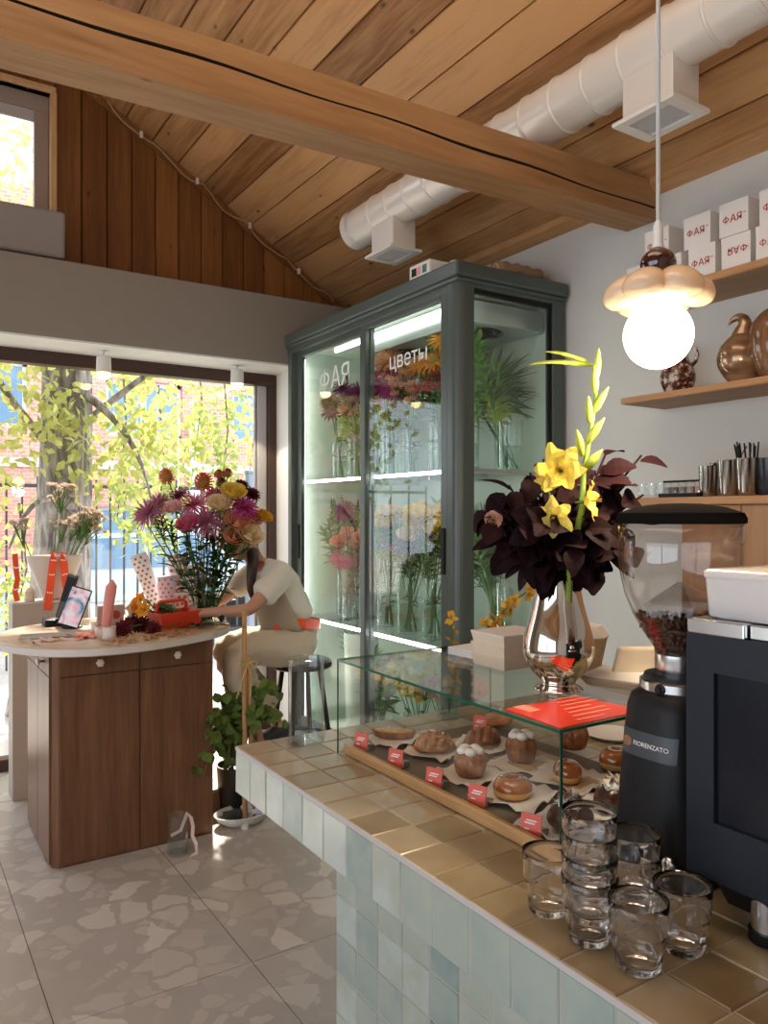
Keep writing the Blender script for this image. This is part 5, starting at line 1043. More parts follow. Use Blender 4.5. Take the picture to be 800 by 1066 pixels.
ribbon('ribbon_knot_tail', [(1.81, 3.845, .965), (1.775, 3.82, .93), (1.765, 3.80, .87)], .05, (0, 1, .1), None, None, pe)
ribbon('neck_strap', [(1.72, 3.90, 1.315), (1.655, 3.895, 1.26), (1.665, 3.90, 1.17), (1.70, 3.90, 1.08)], .022, (1, .3, .4), None, None, pe)
for (a, h, t_) in ((body[19][0], body[20][0], 'near'), (body[24][0], body[25][0], 'far')):
    a, h = V(a), V(h); d = (h - a); d.z = 0; d.normalize(); s = V((-d.y, d.x, 0)); base = V((a.x, a.y, a.z - .045))
    b = MB(); rings = []
    for (u, w, z0, z1) in ((-.055, .026, .0, .09), (-.03, .038, .0, .10), (.03, .040, .0, .085), (.09, .046, .0, .062), (.15, .044, .0, .05), (.185, .028, .004, .04)):
        c_ = base + d * u; rings.append([c_ + s * (math.cos(k) * w) + V((0, 0, z0 + (z1 - z0) * (.5 + .5 * math.sin(k)))) for k in [2 * PI * j / 14 for j in range(14)]])
    b.loft(rings); build(b, 'shoe', P('shoe_dark', (.03, .03, .032), .5) if t_ == 'near' else bpy.data.materials['shoe_dark'], pe, smooth=True)
# ------------------------------------------------------------------ tiled counter
KX0, KX1, KY1, KY0, KZ = .788, 1.95, 1.953, -.35, .95
ct = thing('tiled_counter', 'long tiled service counter with brownish top and pale aqua sides', 'counter', ((KX0 + KX1) / 2, .8, 0))
def tilebox(b, o, ex, ey, ez, t, jit=.0012):
    o = V(o); ex, ey, ez = V(ex), V(ey), V(ez).normalized(); g = .0016; lx, ly = ex.length, ey.length; ux, uy = ex / lx, ey / ly; c = .0022
    tilt = [rnd(-jit, jit) for _ in range(4)]
    def q_(i, z, tl): return [o + ux * (g + i) + uy * (g + i) + ez * (z + tl[0]), o + ux * (lx - g - i) + uy * (g + i) + ez * (z + tl[1]), o + ux * (lx - g - i) + uy * (ly - g - i) + ez * (z + tl[2]), o + ux * (g + i) + uy * (ly - g - i) + ez * (z + tl[3])]
    b.loft([q_(0, -t, (0,) * 4), q_(0, -c * .8, tilt), q_(c, 0, tilt)])
b = MB(); T = .0985; tk = .009
nx, ny = int((KX1 - KX0) / T) + 1, int((KY1 - KY0) / T) + 1
for i in range(nx):
    for j in range(ny):
        x0 = KX0 + i * T; x1 = min(KX1, x0 + T); y1 = KY1 - j * T; y0 = max(KY0, y1 - T)
        if x1 - x0 > .02 and y1 - y0 > .02: tilebox(b, (x0, y0, KZ), (x1 - x0, 0, 0), (0, y1 - y0, 0), (0, 0, 1), tk, .0006)
build(b, 'top_tiles', m_ttop, ct)
SZ = KZ - .124
b = MB()
for j in range(ny):
    y1 = KY1 - j * T; y0 = max(KY0, y1 - T)
    if y1 - y0 > .02: tilebox(b, (KX0, y1, SZ), (0, y0 - y1, 0), (0, 0, KZ - .0105 - SZ), (-1, 0, 0), tk)
for i in range(nx):
    x0 = KX0 + i * T; x1 = min(KX1, x0 + T)
    if x1 - x0 > .02: tilebox(b, (x1, KY1, SZ), (x0 - x1, 0, 0), (0, 0, KZ - .0105 - SZ), (0, 1, 0), tk)
build(b, 'edge_tiles', m_tside, ct)
BX0, BY1 = .945, 1.685
b = MB(); zz = SZ - .002
for j in range(int((BY1 - KY0) / T) + 1):
    y1 = BY1 - j * T; y0 = max(KY0, y1 - T)
    if y1 - y0 < .02: continue
    for k in range(9):
        z1 = zz - k * T; z0 = max(.0, z1 - T)
        if z1 - z0 > .02: tilebox(b, (BX0, y1, z0), (0, y0 - y1, 0), (0, 0, z1 - z0), (-1, 0, 0), tk)
for i in range(9):
    x0 = BX0 + i * T; x1 = min(KX1 - .02, x0 + T)
    for k in range(9):
        z1 = zz - k * T; z0 = max(.0, z1 - T)
        if z1 - z0 > .02 and x1 - x0 > .02: tilebox(b, (x1, BY1, z0), (x0 - x1, 0, 0), (0, 0, z1 - z0), (0, 1, 0), tk)
build(b, 'base_tiles', m_tside, ct)
b = MB(); b.box((KX0 - .0012, KY0, KZ - .0112), (KX0 + .003, KY1 + .0012, KZ - .0012)); b.box((KX0 - .0012, KY1 - .003, KZ - .0112), (KX1, KY1 + .0012, KZ - .0012)); build(b, 'edge_trim', P('trim_grey', (.50, .47, .46), .5), ct)
b = MB(); b.box((KX0 + tk - .007, KY0, SZ + .001), (KX1, KY1 - tk + .007, KZ - tk + .0065)); build(b, 'slab_core', m_tilegrout, ct)
b = MB(); b.box((BX0 + tk - .007, KY0, 0), (KX1 - .02, BY1 - tk + .007, SZ + .001)); build(b, 'base_core', m_tilegrout, ct)
# ---- cylinder vase, orchids
cv = on(319, 773, KZ); vase(cv, .0485, .228, 'tall empty clear cylinder vase on the end of the tiled counter', None, water=0, name='cylinder_vase', mat=pane('cylinder_glass', (.94, .96, .965), gain=1.6), lip=.001)
ov = V((1.44, 1.865, KZ)); vase(ov, .034, .205, 'slim clear vase of orange orchids behind the far end of the glass case', None, water=.5, name='orchid_vase')
def orchid(pts, r0, n, label):
    t = thing('orange_orchid', label, 'orchid', pts[0]); b = MB(); pp_ = bez(*pts, 12); b.tube(pp_, .0026, 6); build(b, 'stem', m_stem, t, smooth=True)
    for k in range(n):
        f = .28 + .72 * (k / max(1, n - 1)); i = min(11, int(f * 12)); p = pp_[i].lerp(pp_[i + 1], f * 12 - i); off = V((rnd(-1, 1), rnd(-1, 1), rnd(-.3, .8))).normalized() * .014
        o = bpy.data.objects.new('bloom', bloom('orchid', 'gold')); COL.objects.link(o); o.matrix_basis = Matrix.Translation(p + off) @ aim(off.normalized() + V((-.5, -.8, .2)), rnd(0, 6)) @ Matrix.Scale(r0 * rnd(.8, 1.15) * (1 - .25 * f), 4); par(o, t)
W = (ov.x * SY + ov.y * CY)
orchid((ov + V((0, 0, .02)), at(468, 700, W), at(471, 645, W - .03)), .031, 7, 'short orange orchid stem standing upright in the slim vase')
orchid((ov + V((0, 0, .02)), at(488, 655, W - .03), at(549, 616, W + .05)), .033, 22, 'long orange orchid spray arching right toward the steel vase')
# ---- glass case and tray of pastries
GX0, GX1, GY0, GY1, GZ0, GZ1 = .985, 1.50, .962, 1.748, KZ + .001, 1.195
gc_ = thing('glass_case', 'open-backed glass pastry case with green-edged top on the tiled counter', 'display case', ((GX0 + GX1) / 2, (GY0 + GY1) / 2, KZ)); e = .006
def panel(name, a, c_, edges):
    b = MB(); b.box(a, c_); o = build(b, name, m_caseglass, gc_)
    b = MB()
    for (p, r) in edges: b.box(p, r)
    if edges: build(b, name.replace('pane', 'edge'), m_edge, gc_)
g = .0012
panel('top_pane', (GX0, GY0, GZ1 - e), (GX1, GY1, GZ1), [((GX0 - g, GY0 - g, GZ1 - e), (GX0, GY1 + g, GZ1 - .0005)), ((GX0, GY0 - g, GZ1 - e), (GX1, GY0, GZ1 - .0005)), ((GX0, GY1, GZ1 - e), (GX1, GY1 + g, GZ1 - .0005)), ((GX1, GY0 - g, GZ1 - e), (GX1 + g, GY1 + g, GZ1 - .0005))])
panel('front_pane', (GX0, GY0 + .001, GZ0 + .035), (GX0 + e, GY1 - .001, GZ1 - e), [((GX0, GY0 - g, GZ0 + .034), (GX0 + e, GY0 + .001, GZ1 - e)), ((GX0, GY1 - .001, GZ0), (GX0 + e * .6, GY1 + g, GZ1 - e))])
panel('end_pane', (GX0 + e, GY1 - e, GZ0), (GX1, GY1, GZ1 - e), [((GX1, GY1 - e, GZ0), (GX1 + g, GY1, GZ1 - e))])
TX0, TX1, TY0, TY1 = .998, 1.47, .93, 1.735
tr = thing('pastry_tray', 'long dark pastry board with an oak front lip inside the glass case', 'tray', ((TX0 + TX1) / 2, (TY0 + TY1) / 2, KZ))
b = MB(); b.box((TX0 + .012, TY0, KZ + .002), (TX1, TY1, KZ + .012)); build(b, 'board', P('board_slate', (.15, .12, .095), .55, noise=.2, nscale=20), tr)
b = MB(); b.box((TX0, TY0, KZ + .001), (TX0 + .012, TY1, KZ + .027)); build(b, 'front_lip', m_traywood, tr, bevel=.0015)
PZ_ = KZ + .012
def sheetpaper(px, py, s, rz, label, seed, mat=None, name='paper_sheet', cat='paper', n=9):
    random.seed(seed); c = on(px, py, PZ_ + .004); b = MB(); R = Matrix.Rotation(rz, 4, 'Z'); lo_ = []; rows = []
    for i in range(n):
        row = []
        for j in range(n):
            u, v = (i / (n - 1) - .5), (j / (n - 1) - .5); ed_ = max(abs(u), abs(v)) * 2
            row.append(R @ V((u * s, v * s, .0012 + (.020 * max(0, ed_ - .55) * rnd(.1, 1.7) + .0018 * rnd(0, 1)))) + V((c.x, c.y, PZ_)))
        rows.append(row)
    b.sheet(rows); o = build(b, name, mat or m_paper, label=label, cat=cat, smooth=True, group='papers under the pastries'); sm = o.modifiers.new('thick', 'SOLIDIFY'); sm.thickness = .0006; sm.offset = 1; random.seed(seed + 50); return o
m_wax = P('wax_paper', (.72, .65, .58), .5); m_waxw = P('wax_white', (.80, .77, .76), .45)
m_boardpale = wood('serving_board', (.42, .26, .13), (.60, .42, .26), axis=1, rough=.5, grain=16, island=0)
for (px, py, s, rz, lab, sd, mt) in ((408, 770, .135, .3, 'white greaseproof paper under the almond tart', 1, m_waxw), (452, 783, .13, .5, 'greaseproof paper under the crumbed croissant', 2, m_wax), (490, 807, .14, .2, 'greaseproof paper under the front dolloped brioche', 3, m_wax), (536, 829, .15, .4, 'greaseproof paper under the front glazed doughnut', 4, m_waxw), (590, 862, .15, .1, 'greaseproof paper under the chocolate-topped croissant', 5, m_waxw), (503, 775, .14, .6, 'greaseproof paper under the rear twist', 6, m_wax), (545, 795, .14, .3, 'greaseproof paper under the rear dolloped brioche', 7, m_wax), (598, 812, .15, .15, 'greaseproof paper under the loaf-shaped glazed bun', 8, m_wax), (640, 846, .15, .5, 'greaseproof paper under the right chocolate pastry', 9, m_waxw)):
    sheetpaper(px, py, s, rz, lab, sd, mt)
random.seed(21)
def crust(name, c1, c2, c3, sc=30, rough=.38, coat=.25, detail=5.0):
    q = NT(name); nz = q.n('TexNoise', Vector=q.obj(), Scale=float(sc), Detail=detail, Roughness=.6)
    q.l(q.ramp(nz.outputs[0], [(.32, c1), (.5, c2), (.68, c3)]), q.b.inputs['Base Color']); q.b.inputs['Roughness'].default_value = rough; q.b.inputs['Coat Weight'].default_value = coat; q.bump(nz.outputs[0], .35, .004); return q.m
m_crust = crust('crust_brown', (.11, .030, .007), (.27, .085, .02), (.45, .18, .05)); m_crumb = crust('crumbed_crust', (.15, .048, .012), (.38, .15, .042), (.60, .34, .12), 38, .5, .1)
m_glaze = crust('glaze_amber', (.20, .048, .008), (.32, .09, .016), (.42, .14, .03), 14, .14, .8, 2.0); m_dough = P('dough_gold', (.60, .33, .12), .5); m_choco = crust('chocolate', (.02, .008, .005), (.065, .022, .012), (.16, .06, .03), 45, .35, .2)
m_cream_ = P('whipped_cream', (.82, .79, .73), .5); m_almond = crust('almond_top', (.40, .22, .07), (.60, .38, .14), (.72, .52, .24), 70, .5, 0); m_flake = P('dusted_flake', (.66, .58, .46), .8)
def dome(b, c, R, h, n=40, hole=0, flute=None, flat=.0):
    prof = [(0, 0), (R * .80, 0), (R * .95, h * .14), (R, h * .36), (R * .96, h * .6), (R * .82, h * .82), (R * .55, h * .96)] + ([(R * .26, h * .98), (hole, h * .86), (hole * .5, h * .7), (0, h * .66)] if hole else [(R * .25, h), (0, h)])
    b.lathe(prof, n, c, flute=flute)
def put(px, py): p = on(px, py, PZ_ + .004); return V((p.x, p.y, PZ_ + .004))
# almond tart
c = put(410, 767); t = thing('almond_tart', 'boat-shaped almond tart on white paper at the far end of the tray', 'tart', c); R = Matrix.Rotation(-.75, 4, 'Z')
lens = [(math.copysign(1, math.cos(a)) * .062 * abs(math.cos(a)), .031 * math.sin(a) * abs(math.sin(a)) ** .35) for a in [2 * PI * j / 28 for j in range(28)]]
b = MB(); b.loft([[R @ V((x * .85, y * .8, 0)) + c for x, y in lens], [R @ V((x, y, .018)) + c for x, y in lens], [R @ V((x * .93, y * .88, .019)) + c for x, y in lens], [R @ V((x * .9, y * .85, .013)) + c for x, y in lens]]); build(b, 'shell', m_crust, t)
b = MB(); b.loft([[R @ V((x * .92, y * .87, .012)) + c for x, y in lens], [R @ V((x * .86, y * .8, .019)) + c for x, y in lens], [R @ V((x * .3, y * .3, .0215)) + c for x, y in lens]]); build(b, 'almond_filling', m_almond, t, smooth=True)
# croissants made of ribs
def croissant(px, py, L, w, rz, label, mat, crumbs=0, top=None, name='croissant', curve=.25):
    c = put(px, py); t = thing(name, label, 'pastry', c); R = Matrix.Rotation(rz, 4, 'Z'); b = MB(); rings = []; n = 36
    for i in range(n + 1):
        s = i / n * 2 - 1; env = (1 - abs(s) ** 2.6) ** .55; rib = .80 + .20 * abs(math.sin(s * 3.6 * PI / 1.0 * .62 + .5)) ** .6; r = max(.004, w * env * rib); cy_ = curve * L * (s * s)
        rings.append([c + R @ V((s * L / 2 + .006 * math.sin(a), cy_ + r * math.cos(a), r * .88 + r * .88 * math.sin(a))) for a in [2 * PI * j / 18 for j in range(18)]])
    b.loft(rings); build(b, 'crust', mat, t, smooth=True)
    if crumbs:
        b = MB()
        for k in range(crumbs):
            s = rnd(-.8, .8); a = rnd(.5, 2.6); env = (1 - abs(s) ** 2.6) ** .55; r = w * env * .97; p = c + R @ V((s * L / 2, curve * L * s * s + r * math.cos(a), r * .88 * (1 + math.sin(a)))); b.leaf(p, (rnd(-1, 1), rnd(-1, 1), .2), (rnd(-.4, .4), rnd(-.4, .4), 1), rnd(.007, .014), rnd(.005, .009), .1, .1, 2)
        build(b, 'topping', top or m_flake, t)
    return t
croissant(449, 783, .108, .031, -.9, 'crumbed croissant second from the far end of the front row', m_crumb, 60)
croissant(502, 776, .095, .029, -.5, 'twisted golden croissant behind the front dolloped brioche', m_crust, 0, curve=.1)
def brioche(px, py, R_, h, label, dollops=0, n=12):
    c = put(px, py); t = thing('brioche', label, 'pastry', c); b = MB(); fl = lambda a, z: 1 + .045 * math.cos(n * a) * (1 if z < h * .8 else .3)
    b.lathe([(0, 0), (R_ * .74, 0), (R_ * .84, h * .1), (R_ * .98, h * .45), (R_, h * .62), (R_ * .92, h * .82), (R_ * .6, h * .97), (0, h)], 60, c, flute=fl); build(b, 'crust', m_crust, t, smooth=True)
    for k in range(dollops):
        a = 2 * PI * k / dollops + .3; b = MB(); b.ell(c + V((math.cos(a) * R_ * .50, math.sin(a) * R_ * .50, h * 1.0)), (R_ * .36, R_ * .36, R_ * .26), 16, 10); build(b, 'cream_dollop', m_cream_, t, smooth=True)
    if dollops: b = MB(); b.ell(c + V((0, 0, h * 1.06)), R_ * .13, 10, 6); build(b, 'centre_dot', m_glaze, t, smooth=True)
brioche(490, 806, .038, .056, 'front brioche topped with white dollops, beside the third price tag', 5)
brioche(543, 791, .0385, .062, 'rear brioche topped with white dollops, behind the front glazed doughnut', 5)
brioche(597, 778, .0385, .062, 'plain fluted brioche under the red sheet of the case', 0)
def bun(px, py, R_, h, label, hole=.012, sy=1, rz=0):
    c = put(px, py); t = thing('glazed_bun', label, 'pastry', c); M = Matrix.Rotation(rz, 4, 'Z') @ Matrix.Diagonal((1, sy, 1, 1))
    b = MB(); b.lathe([(0, 0), (R_ * .78, 0), (R_ * .95, h * .14), (R_ * .995, h * .36), (R_ * .95, h * .5), (0, h * .5)], 36, c, M); build(b, 'dough_base', m_dough, t, smooth=True)
    b = MB(); b.lathe([(R_ * .975, h * .30), (R_ * 1.005, h * .42), (R_ * .97, h * .62), (R_ * .82, h * .84), (R_ * .55, h * .97)] + ([(R_ * .30, h * .98), (hole, h * .88), (hole * .6, h * .72), (0, h * .66)] if hole else [(R_ * .25, h), (0, h)]), 36, c, M); build(b, 'glaze', m_glaze, t, smooth=True)
bun(534, 828, .042, .042, 'front glazed doughnut with a dimple, beside the fourth price tag')
bun(591, 812, .0415, .045, 'loaf-shaped glazed bun right of the case corner edge', 0, .78, .9)
bun(642, 800, .040, .048, 'round glazed bun at the back beside the black grinder', .008)
def chocopastry(px, py, label):
    c = put(px, py); t = thing('chocolate_pastry', label, 'pastry', c); b = MB(); b.ell(c + V((0, 0, .024)), (.047, .040, .030), 30, 16, None, lambda p: p * (1 + .07 * math.cos(7 * math.atan2(p.y, p.x)) * (1 - abs(p.z)))); build(b, 'chocolate_dough', m_choco, t, smooth=True)
    b = MB(); b.ell(c + V((0, 0, .046)), (.030, .026, .015), 26, 12, None, lambda p: p * (1 + .14 * math.sin(6 * math.atan2(p.y, p.x) + 4 * p.z))); build(b, 'cream_top', m_cream_, t, smooth=True)
    b = MB()
    for k in range(60):
        a = rnd(0, 6.28); r = rnd(.0, .034); p = c + V((math.cos(a) * r, math.sin(a) * r * .9, .061 - 10 * r * r * 1.2)); b.leaf(p, (rnd(-1, 1), rnd(-1, 1), rnd(-.1, .6)), (0, 0, 1), rnd(.010, .02), .006, .1, .1, 2)
    build(b, 'almond_flakes', m_flake, t)
    b = MB()
    for k in range(26):
        a = rnd(0, 6.28); r = rnd(.01, .036); p = c + V((math.cos(a) * r, math.sin(a) * r * .9, .062 - 11 * r * r)); b.leaf(p, (rnd(-1, 1), rnd(-1, 1), rnd(.1, .8)), (0, 0, 1), rnd(.008, .016), .005, .1, .1, 2)
    build(b, 'chocolate_shavings', m_choco, t)
chocopastry(594, 862, 'chocolate pastry topped with cream flakes behind the stacked tumblers'); chocopastry(641, 842, 'chocolate pastry with white top against the black grinder')
c = put(519, 752); c = V((c.x, c.y, PZ_)); t = thing('long_flatbread', 'flat orange-brown pastry at the very back of the glass case', 'pastry', c); b = MB(); b.ell(c + V((0, 0, .014)), (.075, .040, .014), 26, 12, Matrix.Rotation(.6, 4, 'Z'), lambda p: p * (1 + .06 * math.sin(9 * p.x))); build(b, 'crust', crust('orange_crust', (.35, .10, .03), (.52, .22, .08), (.66, .36, .17)), t, smooth=True)
b = MB(); pc_ = on(657, 768, KZ) ; b.lathe([(0, 0), (.055, 0), (.062, .004), (.075, .011), (.074, .013), (.060, .007), (0, .006)], 36, V((1.70, 1.46, KZ + .001))); build(b, 'white_plate', m_white, smooth=True, auto=50, label='small empty white plate on the counter behind the glass case', cat='plate')
for k, (x_, y_) in enumerate(((1.33, 1.58), (1.34, 1.40), (1.33, 1.22))):
    b = MB(); b.box((x_ - .07, y_ - .07, PZ_), (x_ + .07, y_ + .07, PZ_ + .003), None); build(b, 'serving_board', m_boardpale, bevel=.002, label=('thin pale serving board at the back of the tray, nearest the orchid vase', 'thin pale serving board at the back middle of the tray', 'thin pale serving board at the back of the tray near the plate')[k], cat='board', group='thin serving boards')
# price tags
m_tag = P('tag_coral', (.80, .10, .055), .45); m_clip = P('clip_steel', (.34, .30, .27), .3, metal=.7)
for k, (px, py, lab) in enumerate(((376, 779, 'red price tag beside the almond tart'), (412, 797, 'red price tag beside the crumbed croissant'), (452, 818, 'red price tag in front of the front dolloped brioche'), (497, 837, 'red price tag in front of the glazed doughnut'), (553, 869, 'red price tag nearest the stacked tumblers'), (500, 760, 'red price tag standing at the back of the case before the orange pastry'))):
    c = put(px, py); c.z = PZ_ + .001; t = thing('price_tag', lab, 'price tag', c, 'red price tags'); M = frame(c + V((0, 0, .019)), (.35, -.94, 0), (.18, .07, .98))
    b = MB(); b.box((-.021, -.019, -.0012), (.021, .023, .0012), M); build(b, 'card', m_tag, t)
    b = MB(); b.box((-.017, -.018, -.03), (.024, -.002, -.0015), M); build(b, 'clip_block', m_clip, t, bevel=.002)
    b = MB()
    for (x0, x1, y) in ((-.010, .012, .009), (-.013, .008, .004), (-.013, -.003, -.007)): b.box((x0, y, .0012), (x1, y + .0026, .0015), M)
    build(b, 'printed_lines', m_wprint, t)
# things on the glass top
rs = thing('red_sheet', 'red printed sheet lying on the near corner of the glass case top', 'sheet', (1.08, 1.07, GZ1))
cs = [on(526, 739, GZ1), V((GX0 + .003, GY0 + .003, 0)), V((1.215, GY0 + .003, 0)), on(601, 726, GZ1)]
b = MB(); b.loft([[V((p.x, p.y, GZ1 + .0005)) for p in cs], [V((p.x, p.y, GZ1 + .0022)) for p in cs]]); build(b, 'sheet_paper', P('sheet_red', (.62, .035, .015), .28), rs)
b = MB()
for k in range(7):
    y = .985 + .022 * k; x0 = 1.055 + .012 * k; b.box((x0, y, GZ1 + .0022), (x0 + (.10 if k % 3 else .07), y + .0035, GZ1 + .0025))
for k in range(4): b.box((1.02, 1.075 + .012 * k, GZ1 + .0022), (1.05, 1.083 + .012 * k, GZ1 + .0025))
build(b, 'printed_lines', P('print_pale', (.78, .36, .30), .6), rs)
sv = V((1.212, 1.188, GZ1)); t = thing('steel_vase', 'polished steel bulbous vase of dark foliage on top of the glass case', 'vase', sv)
pr = [(0, 0), (.048, 0), (.050, .004), (.044, .008), (.036, .014), (.040, .022), (.057, .040), (.070, .062), (.0755, .085), (.074, .108), (.067, .135), (.058, .165), (.051, .195), (.047, .222), (.048, .240), (.052, .254), (.060, .263), (.062, .265), (.058, .265), (.046, .240), (.044, .222), (.048, .19), (.055, .16), (.068, .11), (.07, .085), (.05, .04), (0, .03)]
b = MB(); b.lathe(smooth_prof(pr, 3), 56, sv); build(b, 'vase_body', m_chrome, t, smooth=True)
W = sv.x * SY + sv.y * CY; mouth = sv + V((0, 0, .24))
def darkbranch(tip, n, label, leaf=.055, spread=.05):
    t = thing('burgundy_branch', label, 'foliage', mouth, 'burgundy foliage in the steel vase'); pts = bez(mouth + V((rnd(-.02, .02), rnd(-.02, .02), -.15)), mouth + V((rnd(-.02, .02), rnd(-.02, .02), .06)), tip, 10)
    b = MB(); b.tube(pts, .0028, 6); build(b, 'stem', m_burg, t, smooth=True); b = MB()
    for k in range(n):
        f = (.52 + .48 * (k + .5) / n) * 9.99; i = int(f); p = pts[i].lerp(pts[i + 1], f - i); d = V((rnd(-1, 1), rnd(-1, 1), rnd(-.9, .5))); p = p + d * spread * .35
        b.leaf(p, d, (rnd(-.6, .6) - .4, rnd(-.6, .6) - .5, .6), leaf * rnd(.85, 1.35), leaf * rnd(.8, 1.1), .4, .22, 5)
    build(b, 'leaves', m_burg, t)
db = [((515, 530), -.02, 16), ((530, 505), .02, 18), ((552, 492), .0, 18), ((566, 478), .05, 16), ((520, 555), .0, 16), ((540, 560), -.06, 18), ((560, 540), -.08, 20), ((575, 560), -.08, 18), ((545, 525), .06, 20), ((590, 530), -.07, 18), ((600, 500), .05, 16), ((620, 490), .04, 16), ((632, 470), .05, 10), ((640, 510), .0, 16), ((628, 545), -.03, 18), ((640, 575), -.03, 10), ((612, 560), -.08, 18), ((655, 540), .0, 9), ((525, 580), -.03, 14), ((580, 500), .08, 16), ((600, 575), -.09, 14)]
for (p, dw, n) in db: darkbranch(at(p[0], p[1] - (14 if p[1] > 550 else 0), W + dw), n, 'burgundy leafy branch massed in the steel vase', .052)
for (p, dw, lab) in (((668, 474), .02, 'burgundy twig reaching highest at the right of the steel vase'), ((670, 515), .0, 'burgundy twig drooping at the right over the grinder hopper'), ((652, 570), -.04, 'burgundy twig hanging low right beside the grinder hopper'), ((508, 520), .03, 'burgundy twig at the left edge in front of the fridge pane')):
    darkbranch(at(p[0], p[1], W + dw), 7, lab, .06, .05); 
# gladiolus
gs = [mouth + V((.012, -.01, -.18)), at(594, 588, W - .07), at(606, 530, W - .075), at(608, 490, W - .07), at(615, 450, W - .07), at(621, 410, W - .07), at(622, 372, W - .07)]
t = thing('gladiolus', 'tall yellow gladiolus spike rising from the steel vase with green buds', 'flower', mouth)
b = MB(); b.tube(gs, [.007, .0075, .0065, .0055, .0045, .0035, .002], 10); build(b, 'stem', petal('gladiolus_stem', (.20, .34, .06), (.30, .44, .09), .1), t, smooth=True)
for (px, py, r, f) in ((584, 489, .042, (-.75, -.6, .15)), (612, 522, .034, (.5, -.85, .1)), (578, 538, .034, (-.8, -.5, -.1)), (571, 500, .02, (-.9, -.3, .1))):
    me_ = bloom('lily', 'gladiolus'); o = bpy.data.objects.new('bloom', me_); COL.objects.link(o); o.matrix_basis = Matrix.Translation(at(px, py, W - .085)) @ aim(f, rnd(0, 6)) @ Matrix.Scale(r * 1.1, 4); par(o, t)
m_bud = petal('bud_lime', (.34, .46, .06), (.56, .58, .14), .3)
for (a, c_, r) in (((606, 475), (601, 447), .0085), ((609, 490), (628, 468), .0095), ((611, 462), (630, 435), .0085), ((614, 440), (613, 412), .0075), ((618, 430), (634, 403), .0075), ((620, 410), (619, 380), .0075), ((621, 395), (624, 362), .007)):
    p0, p1 = at(*a, W - .07), at(*c_, W - .085); b = MB(); b.tube(bez(p0, (p0 + p1) / 2 + V((0, 0, .004)), p1, 8), [r * k_ for k_ in (.7, 1.1, 1.35, 1.4, 1.35, 1.15, .85, .5, .12)], 10, sq=.75); build(b, 'bud', m_bud, t, smooth=True)
t2 = thing('gladiolus', 'broken gladiolus tip bending out horizontally to the left in front of the fridge', 'flower', at(617, 378, W - .06))
for (a, c_, r) in (((617, 380), (556, 377), .006), ((600, 372), (566, 366), .0045), ((612, 377), (585, 370), .0055), ((590, 377), (548, 380), .004)):
    p0, p1 = at(*a, W - .06), at(*c_, W - .05); b = MB(); b.tube(bez(p0, (p0 + p1) / 2 + V((0, 0, .006)), p1, 8), [r * k_ for k_ in (.8, 1.2, 1.35, 1.35, 1.2, 1., .75, .5, .12)], 8, sq=.6); build(b, 'bud', m_bud, t2, smooth=True)
pm('blush', (.76, .42, .30), (.82, .58, .46))
for k, (px, py, dw, lab) in enumerate(((568, 496, -.07, 'blush rose half hidden beside the upper yellow gladiolus bloom'), (514, 541, -.01, 'blush rose at the left edge of the burgundy foliage'))): flower('rose', 'blush', mouth + V((0, 0, -.12)), at(px, py, W + dw), .017, lab, facing=(-.6, -.7, .2))
# kraft boxes, napkins, clamshell on the glass
def kbox(c, sx, sy, n, rz, label, group=None, h=.028):
    M = Matrix.Translation(c) @ Matrix.Rotation(rz, 4, 'Z')
    for k in range(n):
        z = h * k; t = thing('takeaway_box', label[k], 'box', V(c) + V((0, 0, z)), group); b = MB(); g_ = .006
        b.hexa([M @ V(v) for v in ((-sx / 2 + g_, -sy / 2 + g_, z), (sx / 2 - g_, -sy / 2 + g_, z), (sx / 2 - g_, sy / 2 - g_, z), (-sx / 2 + g_, sy / 2 - g_, z))], [M @ V(v) for v in ((-sx / 2, -sy / 2, z + h - .002), (sx / 2, -sy / 2, z + h - .002), (sx / 2, sy / 2, z + h - .002), (-sx / 2, sy / 2, z + h - .002))]); build(b, 'tub', m_kraft_pale, t)
        b = MB(); b.box((-sx / 2, -sy / 2, z + h - .003), (sx / 2, sy / 2, z + h), M); build(b, 'lid', m_card if k == n - 1 else m_kraft_pale, t)
kb = on(526, 699, GZ1); kbox(V((kb.x + .07, kb.y + .06, GZ1)), .15, .125, 3, 0.0, ['pale kraft takeaway box left of the steel vase, bottom of the stack', 'pale kraft takeaway box left of the steel vase, middle of the stack', 'pale kraft takeaway box left of the steel vase, topmost of the stack'], 'stacked kraft boxes')
c = V((1.425, 1.335, GZ1)); t = thing('kraft_carton', 'open kraft food carton with a white inside standing right behind the steel vase', 'carton', c); M = Matrix.Translation(c) @ Matrix.Rotation(.5, 4, 'Z')
oc = lambda r, z: [M @ V((r * math.cos(PI / 8 + k * PI / 4), r * math.sin(PI / 8 + k * PI / 4), z)) for k in range(8)]
b = MB(); b.loft([oc(.058, 0), oc(.075, .078), oc(.073, .078), oc(.056, .003)]); build(b, 'carton_body', m_kraft, t)
b = MB(); b.loft([oc(.077, .077), oc(.079, .080), oc(.06, .104), oc(.05, .104)]); build(b, 'carton_lid', m_card, t)
c = V((1.362, 1.150, GZ1)); t = thing('clamshell_box', 'open kraft clamshell box with raised lid between the steel vase and the grinder', 'box', c); M = Matrix.Translation(c) @ Matrix.Rotation(.35, 4, 'Z')
b = MB(); b.hexa([M @ V(v) for v in ((-.055, -.055, 0), (.055, -.055, 0), (.055, .055, 0), (-.055, .055, 0))], [M @ V(v) for v in ((-.07, -.07, .022), (.07, -.07, .022), (.07, .07, .022), (-.07, .07, .022))]); build(b, 'base_tray', m_kraft, t, bevel=.006)
b = MB(); b.box((-.066, -.066, .0215), (.066, .066, .0228), M); build(b, 'paper_liner', m_paper, t)
